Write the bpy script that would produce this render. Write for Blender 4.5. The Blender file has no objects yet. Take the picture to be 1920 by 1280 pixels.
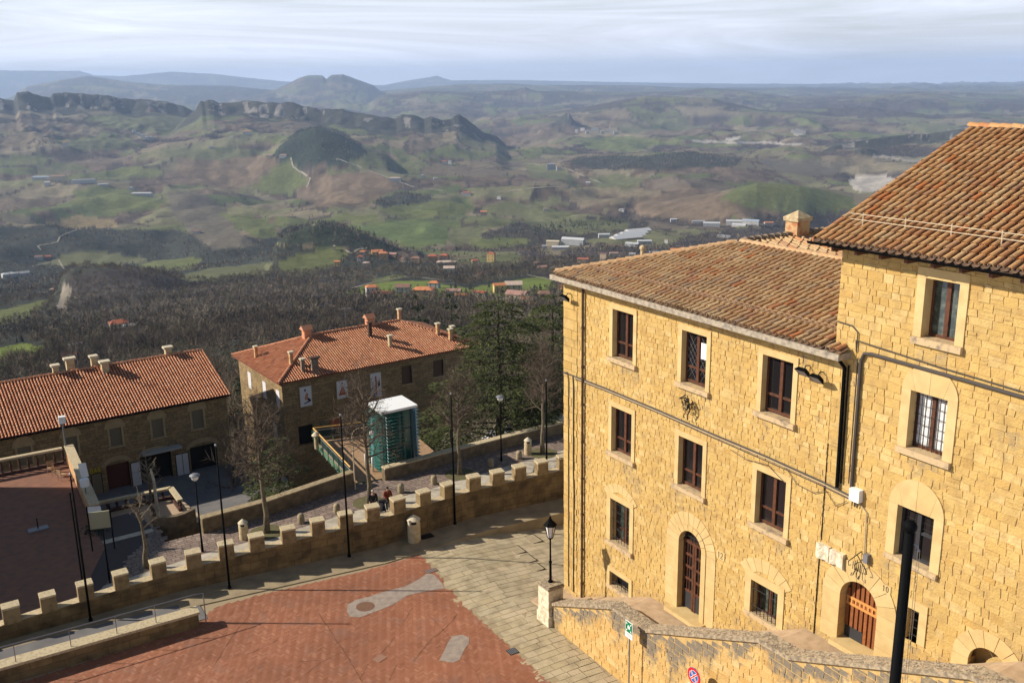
import bpy, bmesh, math, random
import numpy as np
from mathutils import Vector, Matrix

scene = bpy.context.scene
col = scene.collection
R = math.radians

# ------------------------------------------------------------------ camera
HC = 23.0
FPX, PIT, ROLL, YAW = 1832.36, .260098, -.0155294, .547482
cp, sp = math.cos(PIT), math.sin(PIT)
cr, sr = math.cos(ROLL), math.sin(ROLL)
cam = bpy.data.cameras.new('camera')
camo = bpy.data.objects.new('camera', cam)
col.objects.link(camo)
scene.camera = camo
cam.sensor_width = 36.0
cam.lens = 36.0 * FPX / 1920
cam.clip_start = 0.1
cam.clip_end = 200000
_r0, _d0, _f0 = Vector((1, 0, 0)), Vector((0, -sp, -cp)), Vector((0, cp, -sp))
_u = _r0 * cr - _d0 * sr
_v = _r0 * sr + _d0 * cr
camo.matrix_world = Matrix(((_u.x, -_v.x, -_f0.x, 0), (_u.y, -_v.y, -_f0.y, 0), (_u.z, -_v.z, -_f0.z, HC), (0, 0, 0, 1)))

# ------------------------------------------------------------------ light
SUN_EL, SUN_DIR = R(31.4), Vector((1, -.045, -.611)).normalized()
world = bpy.data.worlds.new('World')
scene.world = world
world.use_nodes = True
wn, wl = world.node_tree.nodes, world.node_tree.links
bg = wn['Background']
bg.inputs['Strength'].default_value = 0.05
sky = wn.new('ShaderNodeTexSky')
sky.sky_type = 'NISHITA'
sky.sun_disc = False
sky.sun_elevation = SUN_EL
sky.sun_rotation = R(-88)
sky.altitude = 700
sky.air_density = 1.35
sky.dust_density = .45
# thin high cloud, laid on a plane far overhead
tc = wn.new('ShaderNodeTexCoord')
sepx = wn.new('ShaderNodeSeparateXYZ')
wl.new(tc.outputs['Generated'], sepx.inputs[0])
def wmath(op, a, b=None, c=None):
    n = wn.new('ShaderNodeMath'); n.operation = op
    for i, x in enumerate((a, b, c)):
        if x is None: continue
        if isinstance(x, (int, float)): n.inputs[i].default_value = x
        else: wl.new(x, n.inputs[i])
    return n.outputs[0]
zz = wmath('ADD', wmath('MAXIMUM', sepx.outputs[2], 0.0), 0.055)
cx, cy = wmath('DIVIDE', sepx.outputs[0], zz), wmath('DIVIDE', sepx.outputs[1], zz)
comb = wn.new('ShaderNodeCombineXYZ')
wl.new(wmath('MULTIPLY_ADD', sepx.outputs[2], 6.0, wmath('MULTIPLY', sepx.outputs[0], 2.0)), comb.inputs[0]); wl.new(wmath('MULTIPLY', sepx.outputs[1], 1.6), comb.inputs[1]); wl.new(wmath('MULTIPLY', sepx.outputs[2], 24), comb.inputs[2])
nz = wn.new('ShaderNodeTexNoise'); nz.inputs['Scale'].default_value = 1.1
nz.inputs['Detail'].default_value = 9; nz.inputs['Roughness'].default_value = .62; nz.inputs['Distortion'].default_value = 1.1
wl.new(comb.outputs[0], nz.inputs['Vector'])
cr1 = wn.new('ShaderNodeValToRGB')
cr1.color_ramp.elements[0].position = .36; cr1.color_ramp.elements[1].position = .70
wl.new(nz.outputs[0], cr1.inputs[0])
# low small cumulus near the horizon
comb2 = wn.new('ShaderNodeCombineXYZ')
wl.new(wmath('MULTIPLY', sepx.outputs[0], 17), comb2.inputs[0]); wl.new(wmath('MULTIPLY', sepx.outputs[2], 75), comb2.inputs[2]); wl.new(wmath('MULTIPLY', sepx.outputs[1], 6), comb2.inputs[1])
nz2 = wn.new('ShaderNodeTexNoise'); nz2.inputs['Scale'].default_value = 1.0; nz2.inputs['Detail'].default_value = 6
nz2.inputs['Roughness'].default_value = .55
wl.new(comb2.outputs[0], nz2.inputs['Vector'])
cr2 = wn.new('ShaderNodeValToRGB')
cr2.color_ramp.elements[0].position = .60; cr2.color_ramp.elements[1].position = .72
wl.new(nz2.outputs[0], cr2.inputs[0])
band = wmath('MULTIPLY', wmath('SMOOTH_MIN', 1.0, wmath('MULTIPLY', sepx.outputs[2], 60), .1), wmath('MAXIMUM', wmath('SUBTRACT', 1.0, wmath('MULTIPLY', sepx.outputs[2], 13)), 0.0))
mx = wn.new('ShaderNodeMixRGB'); wl.new(sky.outputs[0], mx.inputs[1]); mx.inputs[2].default_value = (21.0, 21.6, 24.8, 1)
veil = wmath('MAXIMUM', wmath('SUBTRACT', 1.0, wmath('MULTIPLY', sepx.outputs[2], 3.0)), 0.0)
wl.new(wmath('MULTIPLY', wmath('MULTIPLY_ADD', cr1.outputs[0], .58, .36), veil), mx.inputs[0])
mx2 = wn.new('ShaderNodeMixRGB'); wl.new(mx.outputs[0], mx2.inputs[1]); mx2.inputs[2].default_value = (12.0, 12.2, 14.6, 1)
wl.new(wmath('MULTIPLY', wmath('MULTIPLY', cr2.outputs[0], band), .55), mx2.inputs[0])
wl.new(mx2.outputs[0], bg.inputs['Color'])

sunl = bpy.data.lights.new('sun', 'SUN')
sunl.energy = 5.0
sunl.angle = R(.5)
sunl.color = (1, .925, .81)
suno = bpy.data.objects.new('sun', sunl)
col.objects.link(suno)
suno.rotation_euler = SUN_DIR.to_track_quat('-Z', 'Y').to_euler()
suno.location = (-60, 20, 60)

vs = scene.view_settings
vs.view_transform = 'Standard'
vs.look = 'None'
vs.exposure = 0.52
vs.gamma = 1
vs.use_curve_mapping = False
scene.render.engine = 'CYCLES'
scene.cycles.use_denoising = True
scene.cycles.max_bounces = 6
scene.cycles.diffuse_bounces = 3
scene.cycles.glossy_bounces = 3
scene.cycles.transmission_bounces = 5
scene.cycles.transparent_max_bounces = 8
scene.cycles.volume_bounces = 1
scene.cycles.use_adaptive_sampling = False
scene.cycles.sample_clamp_indirect = 6

# ------------------------------------------------------------------ survey helpers
def ray(px, py):
    a, b = (px - 960) / FPX, (py - 640) / FPX
    x = cr * a + sr * b; yd = -sr * a + cr * b
    return np.array([x, cp - yd * sp, -sp - yd * cp])
def atz(px, py, z):
    r = ray(px, py); t = (z - HC) / r[2]
    return Vector((t * r[0], t * r[1], z))
def proj(x, y, z):
    Z = z - HC
    zc = y * cp - Z * sp; yd = -(y * sp + Z * cp)
    u = cr * x - sr * yd; v = sr * x + cr * yd
    return 960 + FPX * u / zc, 640 + FPX * v / zc, zc

# ------------------------------------------------------------------ mesh helpers
ORG = {}
class MB:
    def __init__(s): s.v = []; s.f = []; s.m = []; s.a = []
    def face(s, pts, m=0, a=0.0):
        n = len(s.v); s.v.extend([tuple(p) for p in pts]); s.f.append(tuple(range(n, n + len(pts)))); s.m.append(m); s.a.append(a)
    def box8(s, c, m=0, a=0.0, skip=()):
        n = len(s.v); s.v.extend([tuple(p) for p in c])
        for i, q in enumerate(((0, 3, 2, 1), (4, 5, 6, 7), (0, 1, 5, 4), (1, 2, 6, 5), (2, 3, 7, 6), (3, 0, 4, 7))):
            if i in skip: continue
            s.f.append(tuple(n + k for k in q)); s.m.append(m); s.a.append(a)
    def obox(s, o, ax, ay, az, m=0, a=0.0):
        o, ax, ay, az = Vector(o), Vector(ax), Vector(ay), Vector(az)
        s.box8([o, o + ax, o + ax + ay, o + ay, o + az, o + ax + az, o + ax + ay + az, o + ay + az], m, a)
    def cbox(s, c, sx, sy, sz, rz=0, m=0, a=0.0):   # centred in plan, base at c.z
        c = Vector(c); ca, sa = math.cos(rz), math.sin(rz)
        ax, ay = Vector((ca, sa, 0)) * sx, Vector((-sa, ca, 0)) * sy
        s.obox(c - ax / 2 - ay / 2, ax, ay, Vector((0, 0, sz)), m, a)
    def prism(s, pts, vec, m=0, mtop=None, a=0.0, bottom=True):
        pts = [Vector(p) for p in pts]; vec = Vector(vec); k = len(pts)
        n = len(s.v); s.v.extend([tuple(p) for p in pts]); s.v.extend([tuple(p + vec) for p in pts])
        for i in range(k):
            j = (i + 1) % k
            s.f.append((n + i, n + j, n + k + j, n + k + i)); s.m.append(m); s.a.append(a)
        s.f.append(tuple(n + k + i for i in range(k))); s.m.append(m if mtop is None else mtop); s.a.append(a)
        if bottom: s.f.append(tuple(n + i for i in reversed(range(k)))); s.m.append(m); s.a.append(a)
    def tube(s, pts, r, n=6, m=0, cap=True, a=0.0):
        pts = [Vector(p) for p in pts]
        rs = r if isinstance(r, (list, tuple)) else [r] * len(pts)
        base = len(s.v); up = None
        for i, p in enumerate(pts):
            d = (pts[min(i + 1, len(pts) - 1)] - pts[max(i - 1, 0)])
            if d.length < 1e-9: d = Vector((0, 0, 1))
            d.normalize()
            if up is None:
                up = d.cross(Vector((0, 0, 1)))
                if up.length < .01: up = Vector((1, 0, 0))
            up = up - d * up.dot(d)
            if up.length < 1e-6: up = d.orthogonal()
            up.normalize(); w = d.cross(up)
            for k in range(n):
                t = 2 * math.pi * k / n
                s.v.append(tuple(p + (up * math.cos(t) + w * math.sin(t)) * rs[i]))
        for i in range(len(pts) - 1):
            for k in range(n):
                k2 = (k + 1) % n
                s.f.append((base + i * n + k, base + i * n + k2, base + (i + 1) * n + k2, base + (i + 1) * n + k)); s.m.append(m); s.a.append(a)
        if cap:
            s.f.append(tuple(base + k for k in reversed(range(n)))); s.m.append(m); s.a.append(a)
            e = base + (len(pts) - 1) * n
            s.f.append(tuple(e + k for k in range(n))); s.m.append(m); s.a.append(a)
    def lathe(s, c, prof, n=12, m=0, a=0.0):
        c = Vector(c); base = len(s.v)
        for r, z in prof:
            for k in range(n):
                t = 2 * math.pi * k / n
                s.v.append((c.x + r * math.cos(t), c.y + r * math.sin(t), c.z + z))
        for i in range(len(prof) - 1):
            for k in range(n):
                k2 = (k + 1) % n
                s.f.append((base + i * n + k, base + i * n + k2, base + (i + 1) * n + k2, base + (i + 1) * n + k)); s.m.append(m); s.a.append(a)
        s.f.append(tuple(base + k for k in reversed(range(n)))); s.m.append(m); s.a.append(a)
        e = base + (len(prof) - 1) * n
        s.f.append(tuple(e + k for k in range(n))); s.m.append(m); s.a.append(a)
    def build(s, name, mats, parent=None, smooth=False, attr=None):
        me = bpy.data.meshes.new(name)
        o = ORG.get(parent.name, Vector((0, 0, 0))) if parent else Vector((0, 0, 0))
        vv = np.array(s.v, dtype=np.float64).reshape(-1, 3) - np.array(o)
        me.from_pydata(vv.tolist(), [], s.f)
        if not isinstance(mats, (list, tuple)): mats = [mats]
        for mt in mats: me.materials.append(mt)
        me.polygons.foreach_set('material_index', s.m)
        if smooth: me.polygons.foreach_set('use_smooth', [True] * len(s.f))
        if attr:
            at = me.attributes.new('stain', 'FLOAT', 'POINT'); at.data.foreach_set('value', [attr(v) for v in s.v])
        me.update()
        ob = bpy.data.objects.new(name, me); col.objects.link(ob)
        if parent: ob.parent = parent
        ORG[ob.name] = o
        return ob

def tag(o, label, cat, group=None, kind=None):
    if label: o['label'] = label
    if cat: o['category'] = cat
    if group: o['group'] = group
    if kind: o['kind'] = kind
    return o
def thing(name, label, cat, loc=(0, 0, 0), group=None):
    o = bpy.data.objects.new(name, None); col.objects.link(o)
    o.location = loc; o.empty_display_size = .2
    ORG[o.name] = Vector(loc)
    return tag(o, label, cat, group)
def struct(o): o['kind'] = 'structure'; return o
def dup(root, loc, rz=0.0, label=None, scale=1.0, group=None):
    def rec(o, par):
        c = o.copy(); col.objects.link(c)
        if par is not None: c.parent = par
        for ch in list(o.children): rec(ch, c)
        return c
    c = rec(root, None)
    c.location = loc; c.rotation_euler = (0, 0, rz); c.scale = (scale,) * 3
    if label: c['label'] = label
    if group: c['group'] = group
    ORG[c.name] = Vector(loc)
    return c

# ------------------------------------------------------------------ materials
def nodes(name):
    m = bpy.data.materials.new(name); m.use_nodes = True
    nt = m.node_tree
    return m, nt.nodes, nt.links, nt.nodes['Principled BSDF']
def ramp(n, stops):
    r = n.new('ShaderNodeValToRGB'); e = r.color_ramp.elements
    while len(e) < len(stops): e.new(.5)
    for i, (p, c) in enumerate(stops):
        e[i].position = p; e[i].color = (c[0], c[1], c[2], 1) if isinstance(c, (tuple, list)) else (c, c, c, 1)
    return r
def mat(name, c, rough=.85, c2=None, scale=4.0, lo=.35, hi=.65, bump=0.0, bscale=None, island=None, metal=0.0, spec=.3, detail=6, stain=None, mult=None, mscale=1.0, coat=0.0, trans=0.0, alpha=1.0, ior=1.45, course=None):
    m, n, l, b = nodes(name)
    b.inputs['Roughness'].default_value = rough; b.inputs['Metallic'].default_value = metal
    b.inputs['Specular IOR Level'].default_value = spec
    b.inputs['Transmission Weight'].default_value = trans; b.inputs['IOR'].default_value = ior
    if coat: b.inputs['Coat Weight'].default_value = coat
    co = n.new('ShaderNodeTexCoord')
    cur = None
    if island:
        g = n.new('ShaderNodeNewGeometry'); r = ramp(n, island); l.new(g.outputs['Random Per Island'], r.inputs[0]); cur = r.outputs[0]
    if c2 is not None:
        t = n.new('ShaderNodeTexNoise'); t.inputs['Scale'].default_value = scale; t.inputs['Detail'].default_value = detail
        l.new(co.outputs['Object'], t.inputs['Vector'])
        r = ramp(n, [(lo, 0.0), (hi, 1.0)]); l.new(t.outputs[0], r.inputs[0])
        x = n.new('ShaderNodeMixRGB'); l.new(r.outputs[0], x.inputs[0])
        if cur is not None: l.new(cur, x.inputs[1])
        else: x.inputs[1].default_value = (*c, 1)
        x.inputs[2].default_value = (*c2, 1); cur = x.outputs[0]
    if mult is not None:    # broad value drift across the surface
        t = n.new('ShaderNodeTexNoise'); t.inputs['Scale'].default_value = mscale; t.inputs['Detail'].default_value = 8
        l.new(co.outputs['Object'], t.inputs['Vector'])
        r = ramp(n, [(.3, mult), (.7, 1.0)]); l.new(t.outputs[0], r.inputs[0])
        x = n.new('ShaderNodeMixRGB'); x.blend_type = 'MULTIPLY'; x.inputs[0].default_value = 1
        if cur is not None: l.new(cur, x.inputs[1])
        else: x.inputs[1].default_value = (*c, 1)
        l.new(r.outputs[0], x.inputs[2]); cur = x.outputs[0]
    if course is not None:       # coursed blocks, laid along whichever way the wall runs
        sx = n.new('ShaderNodeSeparateXYZ'); l.new(co.outputs['Object'], sx.inputs[0])
        def mm(op, a_, b_):
            q = n.new('ShaderNodeMath'); q.operation = op
            for i_, x_ in enumerate((a_, b_)):
                if isinstance(x_, float): q.inputs[i_].default_value = x_
                else: l.new(x_, q.inputs[i_])
            return q.outputs[0]
        cx_ = n.new('ShaderNodeCombineXYZ'); l.new(mm('ADD', mm('MULTIPLY', sx.outputs[0], course[2]), mm('MULTIPLY', sx.outputs[1], course[3])), cx_.inputs[0]); l.new(sx.outputs[2], cx_.inputs[1])
        bt = n.new('ShaderNodeTexBrick'); bt.inputs['Scale'].default_value = 1.0; bt.inputs['Brick Width'].default_value = course[0]; bt.inputs['Row Height'].default_value = course[1]; bt.inputs['Mortar Size'].default_value = .018; bt.inputs['Mortar Smooth'].default_value = .3
        bt.inputs['Color1'].default_value = (.72, .72, .72, 1); bt.inputs['Color2'].default_value = (1.12, 1.08, 1.0, 1); bt.inputs['Mortar'].default_value = (.62, .60, .56, 1)
        tn = n.new('ShaderNodeTexNoise'); tn.inputs['Scale'].default_value = 2.5; l.new(co.outputs['Object'], tn.inputs['Vector'])
        vm = n.new('ShaderNodeMixRGB'); vm.inputs[0].default_value = .10; l.new(cx_.outputs[0], vm.inputs[1]); l.new(tn.outputs['Color'], vm.inputs[2]); l.new(vm.outputs[0], bt.inputs['Vector'])
        x = n.new('ShaderNodeMixRGB'); x.blend_type = 'MULTIPLY'; x.inputs[0].default_value = 1
        if cur is not None: l.new(cur, x.inputs[1])
        else: x.inputs[1].default_value = (*c, 1)
        l.new(bt.outputs['Color'], x.inputs[2]); cur = x.outputs[0]
    if stain is not None:
        at = n.new('ShaderNodeAttribute'); at.attribute_name = 'stain'
        t = n.new('ShaderNodeTexNoise'); t.inputs['Scale'].default_value = 5; t.inputs['Detail'].default_value = 8
        l.new(co.outputs['Object'], t.inputs['Vector'])
        ad = n.new('ShaderNodeMath'); ad.operation = 'MULTIPLY_ADD'; l.new(t.outputs[0], ad.inputs[0]); ad.inputs[1].default_value = .9; l.new(at.outputs['Fac'], ad.inputs[2])
        r = ramp(n, [(.62, 0.0), (.95, .92)]); l.new(ad.outputs[0], r.inputs[0])
        x = n.new('ShaderNodeMixRGB'); l.new(r.outputs[0], x.inputs[0])
        if cur is not None: l.new(cur, x.inputs[1])
        else: x.inputs[1].default_value = (*c, 1)
        x.inputs[2].default_value = (*stain, 1); cur = x.outputs[0]
    if cur is not None: l.new(cur, b.inputs['Base Color'])
    else: b.inputs['Base Color'].default_value = (*c, 1)
    if bump:
        t = n.new('ShaderNodeTexNoise'); t.inputs['Scale'].default_value = bscale or 25; t.inputs['Detail'].default_value = 8
        l.new(co.outputs['Object'], t.inputs['Vector'])
        bp = n.new('ShaderNodeBump'); bp.inputs['Strength'].default_value = bump; bp.inputs['Distance'].default_value = .05
        l.new(t.outputs[0], bp.inputs['Height']); l.new(bp.outputs[0], b.inputs['Normal'])
    return m

M = {}
M['stone'] = mat('stone', (.5, .34, .15), .92, (.40, .25, .09), 3.0, .45, .8, bump=.55, bscale=16,
    island=[(0, (.52, .335, .108)), (.25, (.57, .385, .135)), (.5, (.54, .35, .112)), (.7, (.60, .42, .165)), (.85, (.50, .305, .09)), (1, (.62, .445, .19))], mult=.84, mscale=.6, stain=(.30, .215, .115))
M['mortar'] = mat('mortar', (.55, .37, .145), .95, (.44, .29, .11), 6, bump=.4)
M['ashlar'] = mat('ashlar', (.58, .43, .21), .9, (.48, .33, .14), 2.5, .4, .75, bump=.25, bscale=30,
    island=[(0, (.54, .375, .155)), (.5, (.595, .43, .20)), (1, (.565, .395, .17))])
M['sill'] = mat('sill', (.50, .36, .20), .9, (.22, .17, .12), 5, .5, .72, bump=.4)
M['parapet'] = mat('parapet_stone', (.5, .34, .15), .93, (.42, .25, .08), 2.0, .45, .75, bump=.5, bscale=18,
    island=[(0, (.50, .33, .125)), (.4, (.58, .39, .155)), (.7, (.52, .31, .10)), (1, (.60, .42, .19))], stain=(.17, .145, .115))
M['coping'] = mat('lichen_coping', (.40, .31, .20), .95, (.21, .165, .115), 7, .4, .6, bump=.7, bscale=14)
M['slab'] = mat('eave_slab', (.40, .33, .24), .95, (.20, .17, .14), 6, .42, .7, bump=.5)
TILE = [(0, (.46, .25, .12)), (.15, (.57, .35, .175)), (.35, (.62, .42, .22)), (.5, (.52, .29, .145)), (.62, (.66, .47, .26)), (.75, (.58, .385, .20)), (.88, (.42, .29, .19)), (.95, (.56, .22, .085)), (1, (.56, .41, .25))]
M['tile'] = mat('old_roof_tile', (.4, .2, .1), .9, (.24, .18, .12), 9, .55, .74, bump=.4, bscale=30, island=TILE, mult=.8, mscale=1.2)
M['pan'] = mat('channel_tile', (.22, .125, .07), .95, (.13, .085, .055), 6)  # shadow between the cover tiles is put into this darker colour
M['tilered'] = mat('tower_roof_tile', (.4, .2, .1), .9, (.22, .16, .10), 7, .55, .74, bump=.35, bscale=30,
    island=[(0, (.44, .20, .08)), (.2, (.52, .28, .115)), (.45, (.58, .35, .16)), (.65, (.50, .24, .09)), (.8, (.60, .40, .20)), (.92, (.42, .22, .11)), (1, (.56, .20, .06))], mult=.85, mscale=1.2)
M['ridge'] = mat('ridge_tile', (.56, .34, .16), .9, (.40, .26, .15), 8, bump=.3, island=[(0, (.55, .30, .13)), (.5, (.60, .38, .20)), (1, (.58, .36, .17))])
M['ridgedark'] = mat('dark_ridge_tile', (.16, .12, .09), .95, (.30, .22, .15), 8, bump=.4)
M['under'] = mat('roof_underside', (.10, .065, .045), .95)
M['frtile'] = mat('far_roof_tile', (.5, .2, .1), .85, (.30, .13, .07), 1.5, .5, .8, island=[(0, (.50, .20, .10)), (.4, (.60, .27, .145)), (.7, (.54, .23, .12)), (.9, (.64, .34, .20)), (1, (.42, .17, .09))])
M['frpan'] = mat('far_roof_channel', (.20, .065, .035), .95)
M['wood'] = mat('brown_frame', (.12, .045, .022), .55, (.07, .028, .015), 8)
M['doorwood'] = mat('door_wood', (.33, .12, .04), .55, (.20, .07, .025), 10, island=[(0, (.34, .115, .035)), (1, (.24, .08, .028))])
M['lattice'] = mat('pale_door_rail', (.58, .25, .07), .55)
M['glass'] = mat('dark_glass', (.012, .011, .012), .08, spec=.6)
M['glassg'] = mat('curtained_glass', (.035, .045, .036), .12, (.10, .115, .09), 5, .45, .65, spec=.6)
M['curtain'] = mat('white_curtain', (.75, .74, .70), .8, (.50, .49, .46), 14, detail=2)
M['iron'] = mat('iron', (.018, .016, .015), .6, metal=.3)
M['pole'] = mat('black_paint', (.004, .004, .0042), .65, spec=.05)
M['pipe'] = mat('rusty_downpipe', (.10, .055, .035), .7, (.05, .03, .02), 4)
M['cable'] = mat('cable', (.06, .05, .045), .7)
M['cablel'] = mat('pale_cable', (.42, .32, .20), .8)
M['white'] = mat('white_paint', (.78, .77, .74), .5)
M['plaque'] = mat('worn_limestone', (.68, .58, .42), .95, (.42, .34, .22), 5, .45, .7, bump=.8, bscale=9)
M['door_dark'] = mat('dark_door_panel', (.035, .035, .038), .5)
M['floor_walk'] = mat('landing_paving', (.46, .33, .21), .92, (.36, .25, .15), 3, bump=.2)
M['chimbrick'] = mat('chimney_brick', (.52, .34, .17), .92, (.42, .17, .08), 3, .46, .60, bump=.4)
M['chimcap'] = mat('chimney_cap', (.56, .44, .26), .92, (.36, .26, .15), 6, bump=.4)
M['brick'] = mat('piazza_brick', (.4, .15, .08), .9, (.29, .145, .10), 1.1, .55, .78, island=[(0, (.29, .108, .054)), (.35, (.36, .142, .076)), (.7, (.32, .124, .064)), (1, (.42, .19, .11))], mult=.72, mscale=.35)
M['brickjoint'] = mat('brick_joint', (.28, .15, .10), .95)
M['paver'] = mat('stone_paver', (.43, .34, .2), .92, (.30, .24, .15), 1.6, .45, .7, bump=.25, island=[(0, (.42, .335, .20)), (.4, (.48, .39, .245)), (.75, (.45, .37, .24)), (1, (.51, .40, .26))], mult=.84, mscale=.4)
M['paverjoint'] = mat('paver_joint', (.31, .24, .145), .95)
M['patch'] = mat('concrete_patch', (.33, .265, .21), .95, (.25, .20, .165), 4, bump=.2)
M['crack'] = mat('crack', (.14, .065, .04), .98)
M['castiron'] = mat('cast_iron_cover', (.14, .08, .05), .8, (.20, .10, .06), 12)
M['plaster'] = mat('blotched_wall', (.25, .172, .08), .95, (.115, .08, .042), 1.3, .40, .68, bump=.5, bscale=9, mult=.7, mscale=3, course=(.75, .36, .85, .5))  # blotches, over a base darkened to deepen the shade on the near face
M['merlon'] = mat('merlon_stone', (.25, .178, .088), .95, (.14, .095, .048), 3.5, .45, .7, bump=.4, bscale=14)  # base colour lowered to carry the shade on the merlon fronts
M['mcap'] = mat('pale_merlon_cap', (.52, .42, .26), .95, (.36, .28, .17), 9, .45, .7, bump=.5)
M['concrete'] = mat('cast_concrete', (.55, .44, .26), .9, (.42, .32, .18), 4, bump=.2)
M['concretel'] = mat('cast_concrete_lid', (.62, .55, .40), .9, (.48, .40, .27), 5, bump=.3)
M['bollard'] = mat('weathered_bollard', (.36, .29, .18), .95, (.20, .16, .10), 5, bump=.4)
M['street'] = mat('street_brick', (.15, .11, .095), .92, (.20, .15, .12), 3, island=[(0, (.24, .165, .13)), (.5, (.31, .22, .17)), (1, (.37, .28, .215))], mult=.8, mscale=.5)
M['streetjoint'] = mat('street_joint', (.07, .055, .05), .95)
M['streetlight'] = mat('pale_street_strip', (.54, .47, .36), .92, (.38, .325, .245), 2, bump=.2, mult=.8, mscale=.6)
M['terrace'] = mat('terrace_paving', (.25, .115, .068), .92, (.19, .095, .062), 2, bump=.1)
M['lplaza'] = mat('grey_plaza_paving', (.19, .175, .165), .92, (.15, .14, .135), 1.2, mult=.85, mscale=.5)
M['retain'] = mat('retaining_stone', (.22, .16, .09), .95, (.12, .09, .055), 2.2, bump=.5)
M['b_stone'] = mat('building_stone', (.33, .235, .12), .93, (.24, .165, .085), 5, .42, .66, bump=.35, bscale=9, mult=.85, mscale=1.5, course=(.62, .27, .25, 1.39))
M['b_trim'] = mat('building_trim', (.42, .31, .165), .9, (.34, .25, .13), 3)
M['shutter'] = mat('roller_shutter', (.19, .155, .10), .7)
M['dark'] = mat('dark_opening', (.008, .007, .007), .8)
M['balwood'] = mat('balustrade', (.09, .042, .028), .85, (.05, .025, .018), 4)
M['baluster'] = mat('pale_baluster', (.36, .28, .18), .9)
M['handrail'] = mat('steel_rail', (.30, .28, .26), .4, metal=.7)
M['yellowrail'] = mat('wooden_rail', (.62, .36, .10), .5)
M['greensteel'] = mat('green_steel', (.10, .20, .12), .5)
M['deck'] = mat('timber_deck', (.36, .225, .125), .85, (.28, .17, .09), 3, island=[(0, (.33, .20, .11)), (1, (.40, .26, .15))])
M['gglass'] = mat('green_glass', (.018, .105, .078), .06, (.010, .06, .046), 1.2, spec=.7)
M['gblade'] = mat('glass_louvre_blade', (.05, .20, .16), .08, spec=.8)
M['gedge'] = mat('glass_edge', (.30, .44, .46), .2)
M['core'] = mat('lift_core', (.02, .045, .045), .4)
M['bark'] = mat('tree_bark', (.20, .16, .105), .95, (.11, .085, .055), 6, bump=.6)
M['barkd'] = mat('dark_bark', (.075, .055, .04), .95, (.045, .035, .027), 6, bump=.6)
M['twig'] = mat('bare_twigs', (.12, .088, .062), .95)
M['twigl'] = mat('pale_twigs', (.22, .17, .115), .95)
M['cedar'] = mat('cedar_needles', (.05, .07, .02), .9, island=[(0, (.024, .034, .010)), (.45, (.046, .060, .016)), (.8, (.075, .086, .023)), (1, (.12, .12, .036))])
M['conifer'] = mat('conifer_needles', (.02, .03, .016), .9, island=[(0, (.012, .02, .011)), (.6, (.024, .036, .018)), (1, (.04, .055, .025))])
M['wtwig'] = mat('winter_wood_twigs', (.11, .085, .062), .95)
M['skin'] = mat('skin', (.50, .29, .20), .6)
M['blackcloth'] = mat('black_cloth', (.014, .013, .017), .85)
M['redcloth'] = mat('rust_red_jacket', (.20, .042, .016), .8)
M['navy'] = mat('dark_navy_cloth', (.012, .013, .022), .85)
M['hairg'] = mat('grey_hair', (.42, .40, .38), .9)
M['haird'] = mat('dark_hair', (.02, .014, .01), .8)
M['rubber'] = mat('rubber', (.015, .015, .015), .7)
M['green'] = mat('sign_green', (.0, .16, .065), .45)
M['red'] = mat('sign_red', (.55, .015, .02), .45)
M['blue'] = mat('sign_blue', (.02, .12, .36), .45)
M['grey'] = mat('grey_metal', (.22, .22, .23), .5, metal=.4)
M['yellow'] = mat('sign_yellow', (.55, .42, .01), .6)
M['gold'] = mat('gold_letters', (.60, .42, .16), .4, metal=.3)
M['poster'] = mat('poster_white', (.62, .60, .60), .7)
M['posterd'] = mat('poster_dark', (.03, .025, .03), .7)
M['posterr'] = mat('poster_red', (.36, .09, .04), .7)
M['postero'] = mat('poster_flesh', (.48, .22, .13), .7)
M['lampglass'] = mat('frosted_lamp', (.72, .70, .66), .3)
M['grass_earth'] = mat('tree_pit_earth', (.10, .08, .04), .98, (.13, .12, .05), 6)
M['paleedge'] = mat('sunlit_edge_stone', (.36, .28, .165), .92, (.24, .18, .10), 4, bump=.3)
M['rock'] = mat('rock', (.30, .26, .20), .95, (.16, .14, .11), .2, bump=.5)

# ================================================================== terrain
def hsh(ix, iy, seed):
    h = (ix.astype(np.int64) * 374761393 + iy.astype(np.int64) * 668265263 + seed * 1442695041) & 0xffffffff
    h = ((h ^ (h >> 13)) * 1274126177) & 0xffffffff
    h = ((h ^ (h >> 16)) * 2246822519) & 0xffffffff
    return ((h ^ (h >> 15)) & 0xffffff) / float(0xffffff)
def vnoise(x, y, seed):
    ix, iy = np.floor(x), np.floor(y); fx, fy = x - ix, y - iy
    fx = fx * fx * (3 - 2 * fx); fy = fy * fy * (3 - 2 * fy)
    a, b = hsh(ix, iy, seed), hsh(ix + 1, iy, seed); c, d = hsh(ix, iy + 1, seed), hsh(ix + 1, iy + 1, seed)
    return (a * (1 - fx) + b * fx) * (1 - fy) + (c * (1 - fx) + d * fx) * fy
def fbm(x, y, seed, oct=5, gain=.5):
    s, a, t = 0, 1.0, 0
    for o in range(oct):
        s = s + a * vnoise(x * 2 ** o + 17.3 * o, y * 2 ** o - 9.1 * o, seed + o); t += a; a *= gain
    return s / t - .5
def sstep(a, b, x):
    t = np.clip((x - a) / (b - a), 0, 1); return t * t * (3 - 2 * t)

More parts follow.
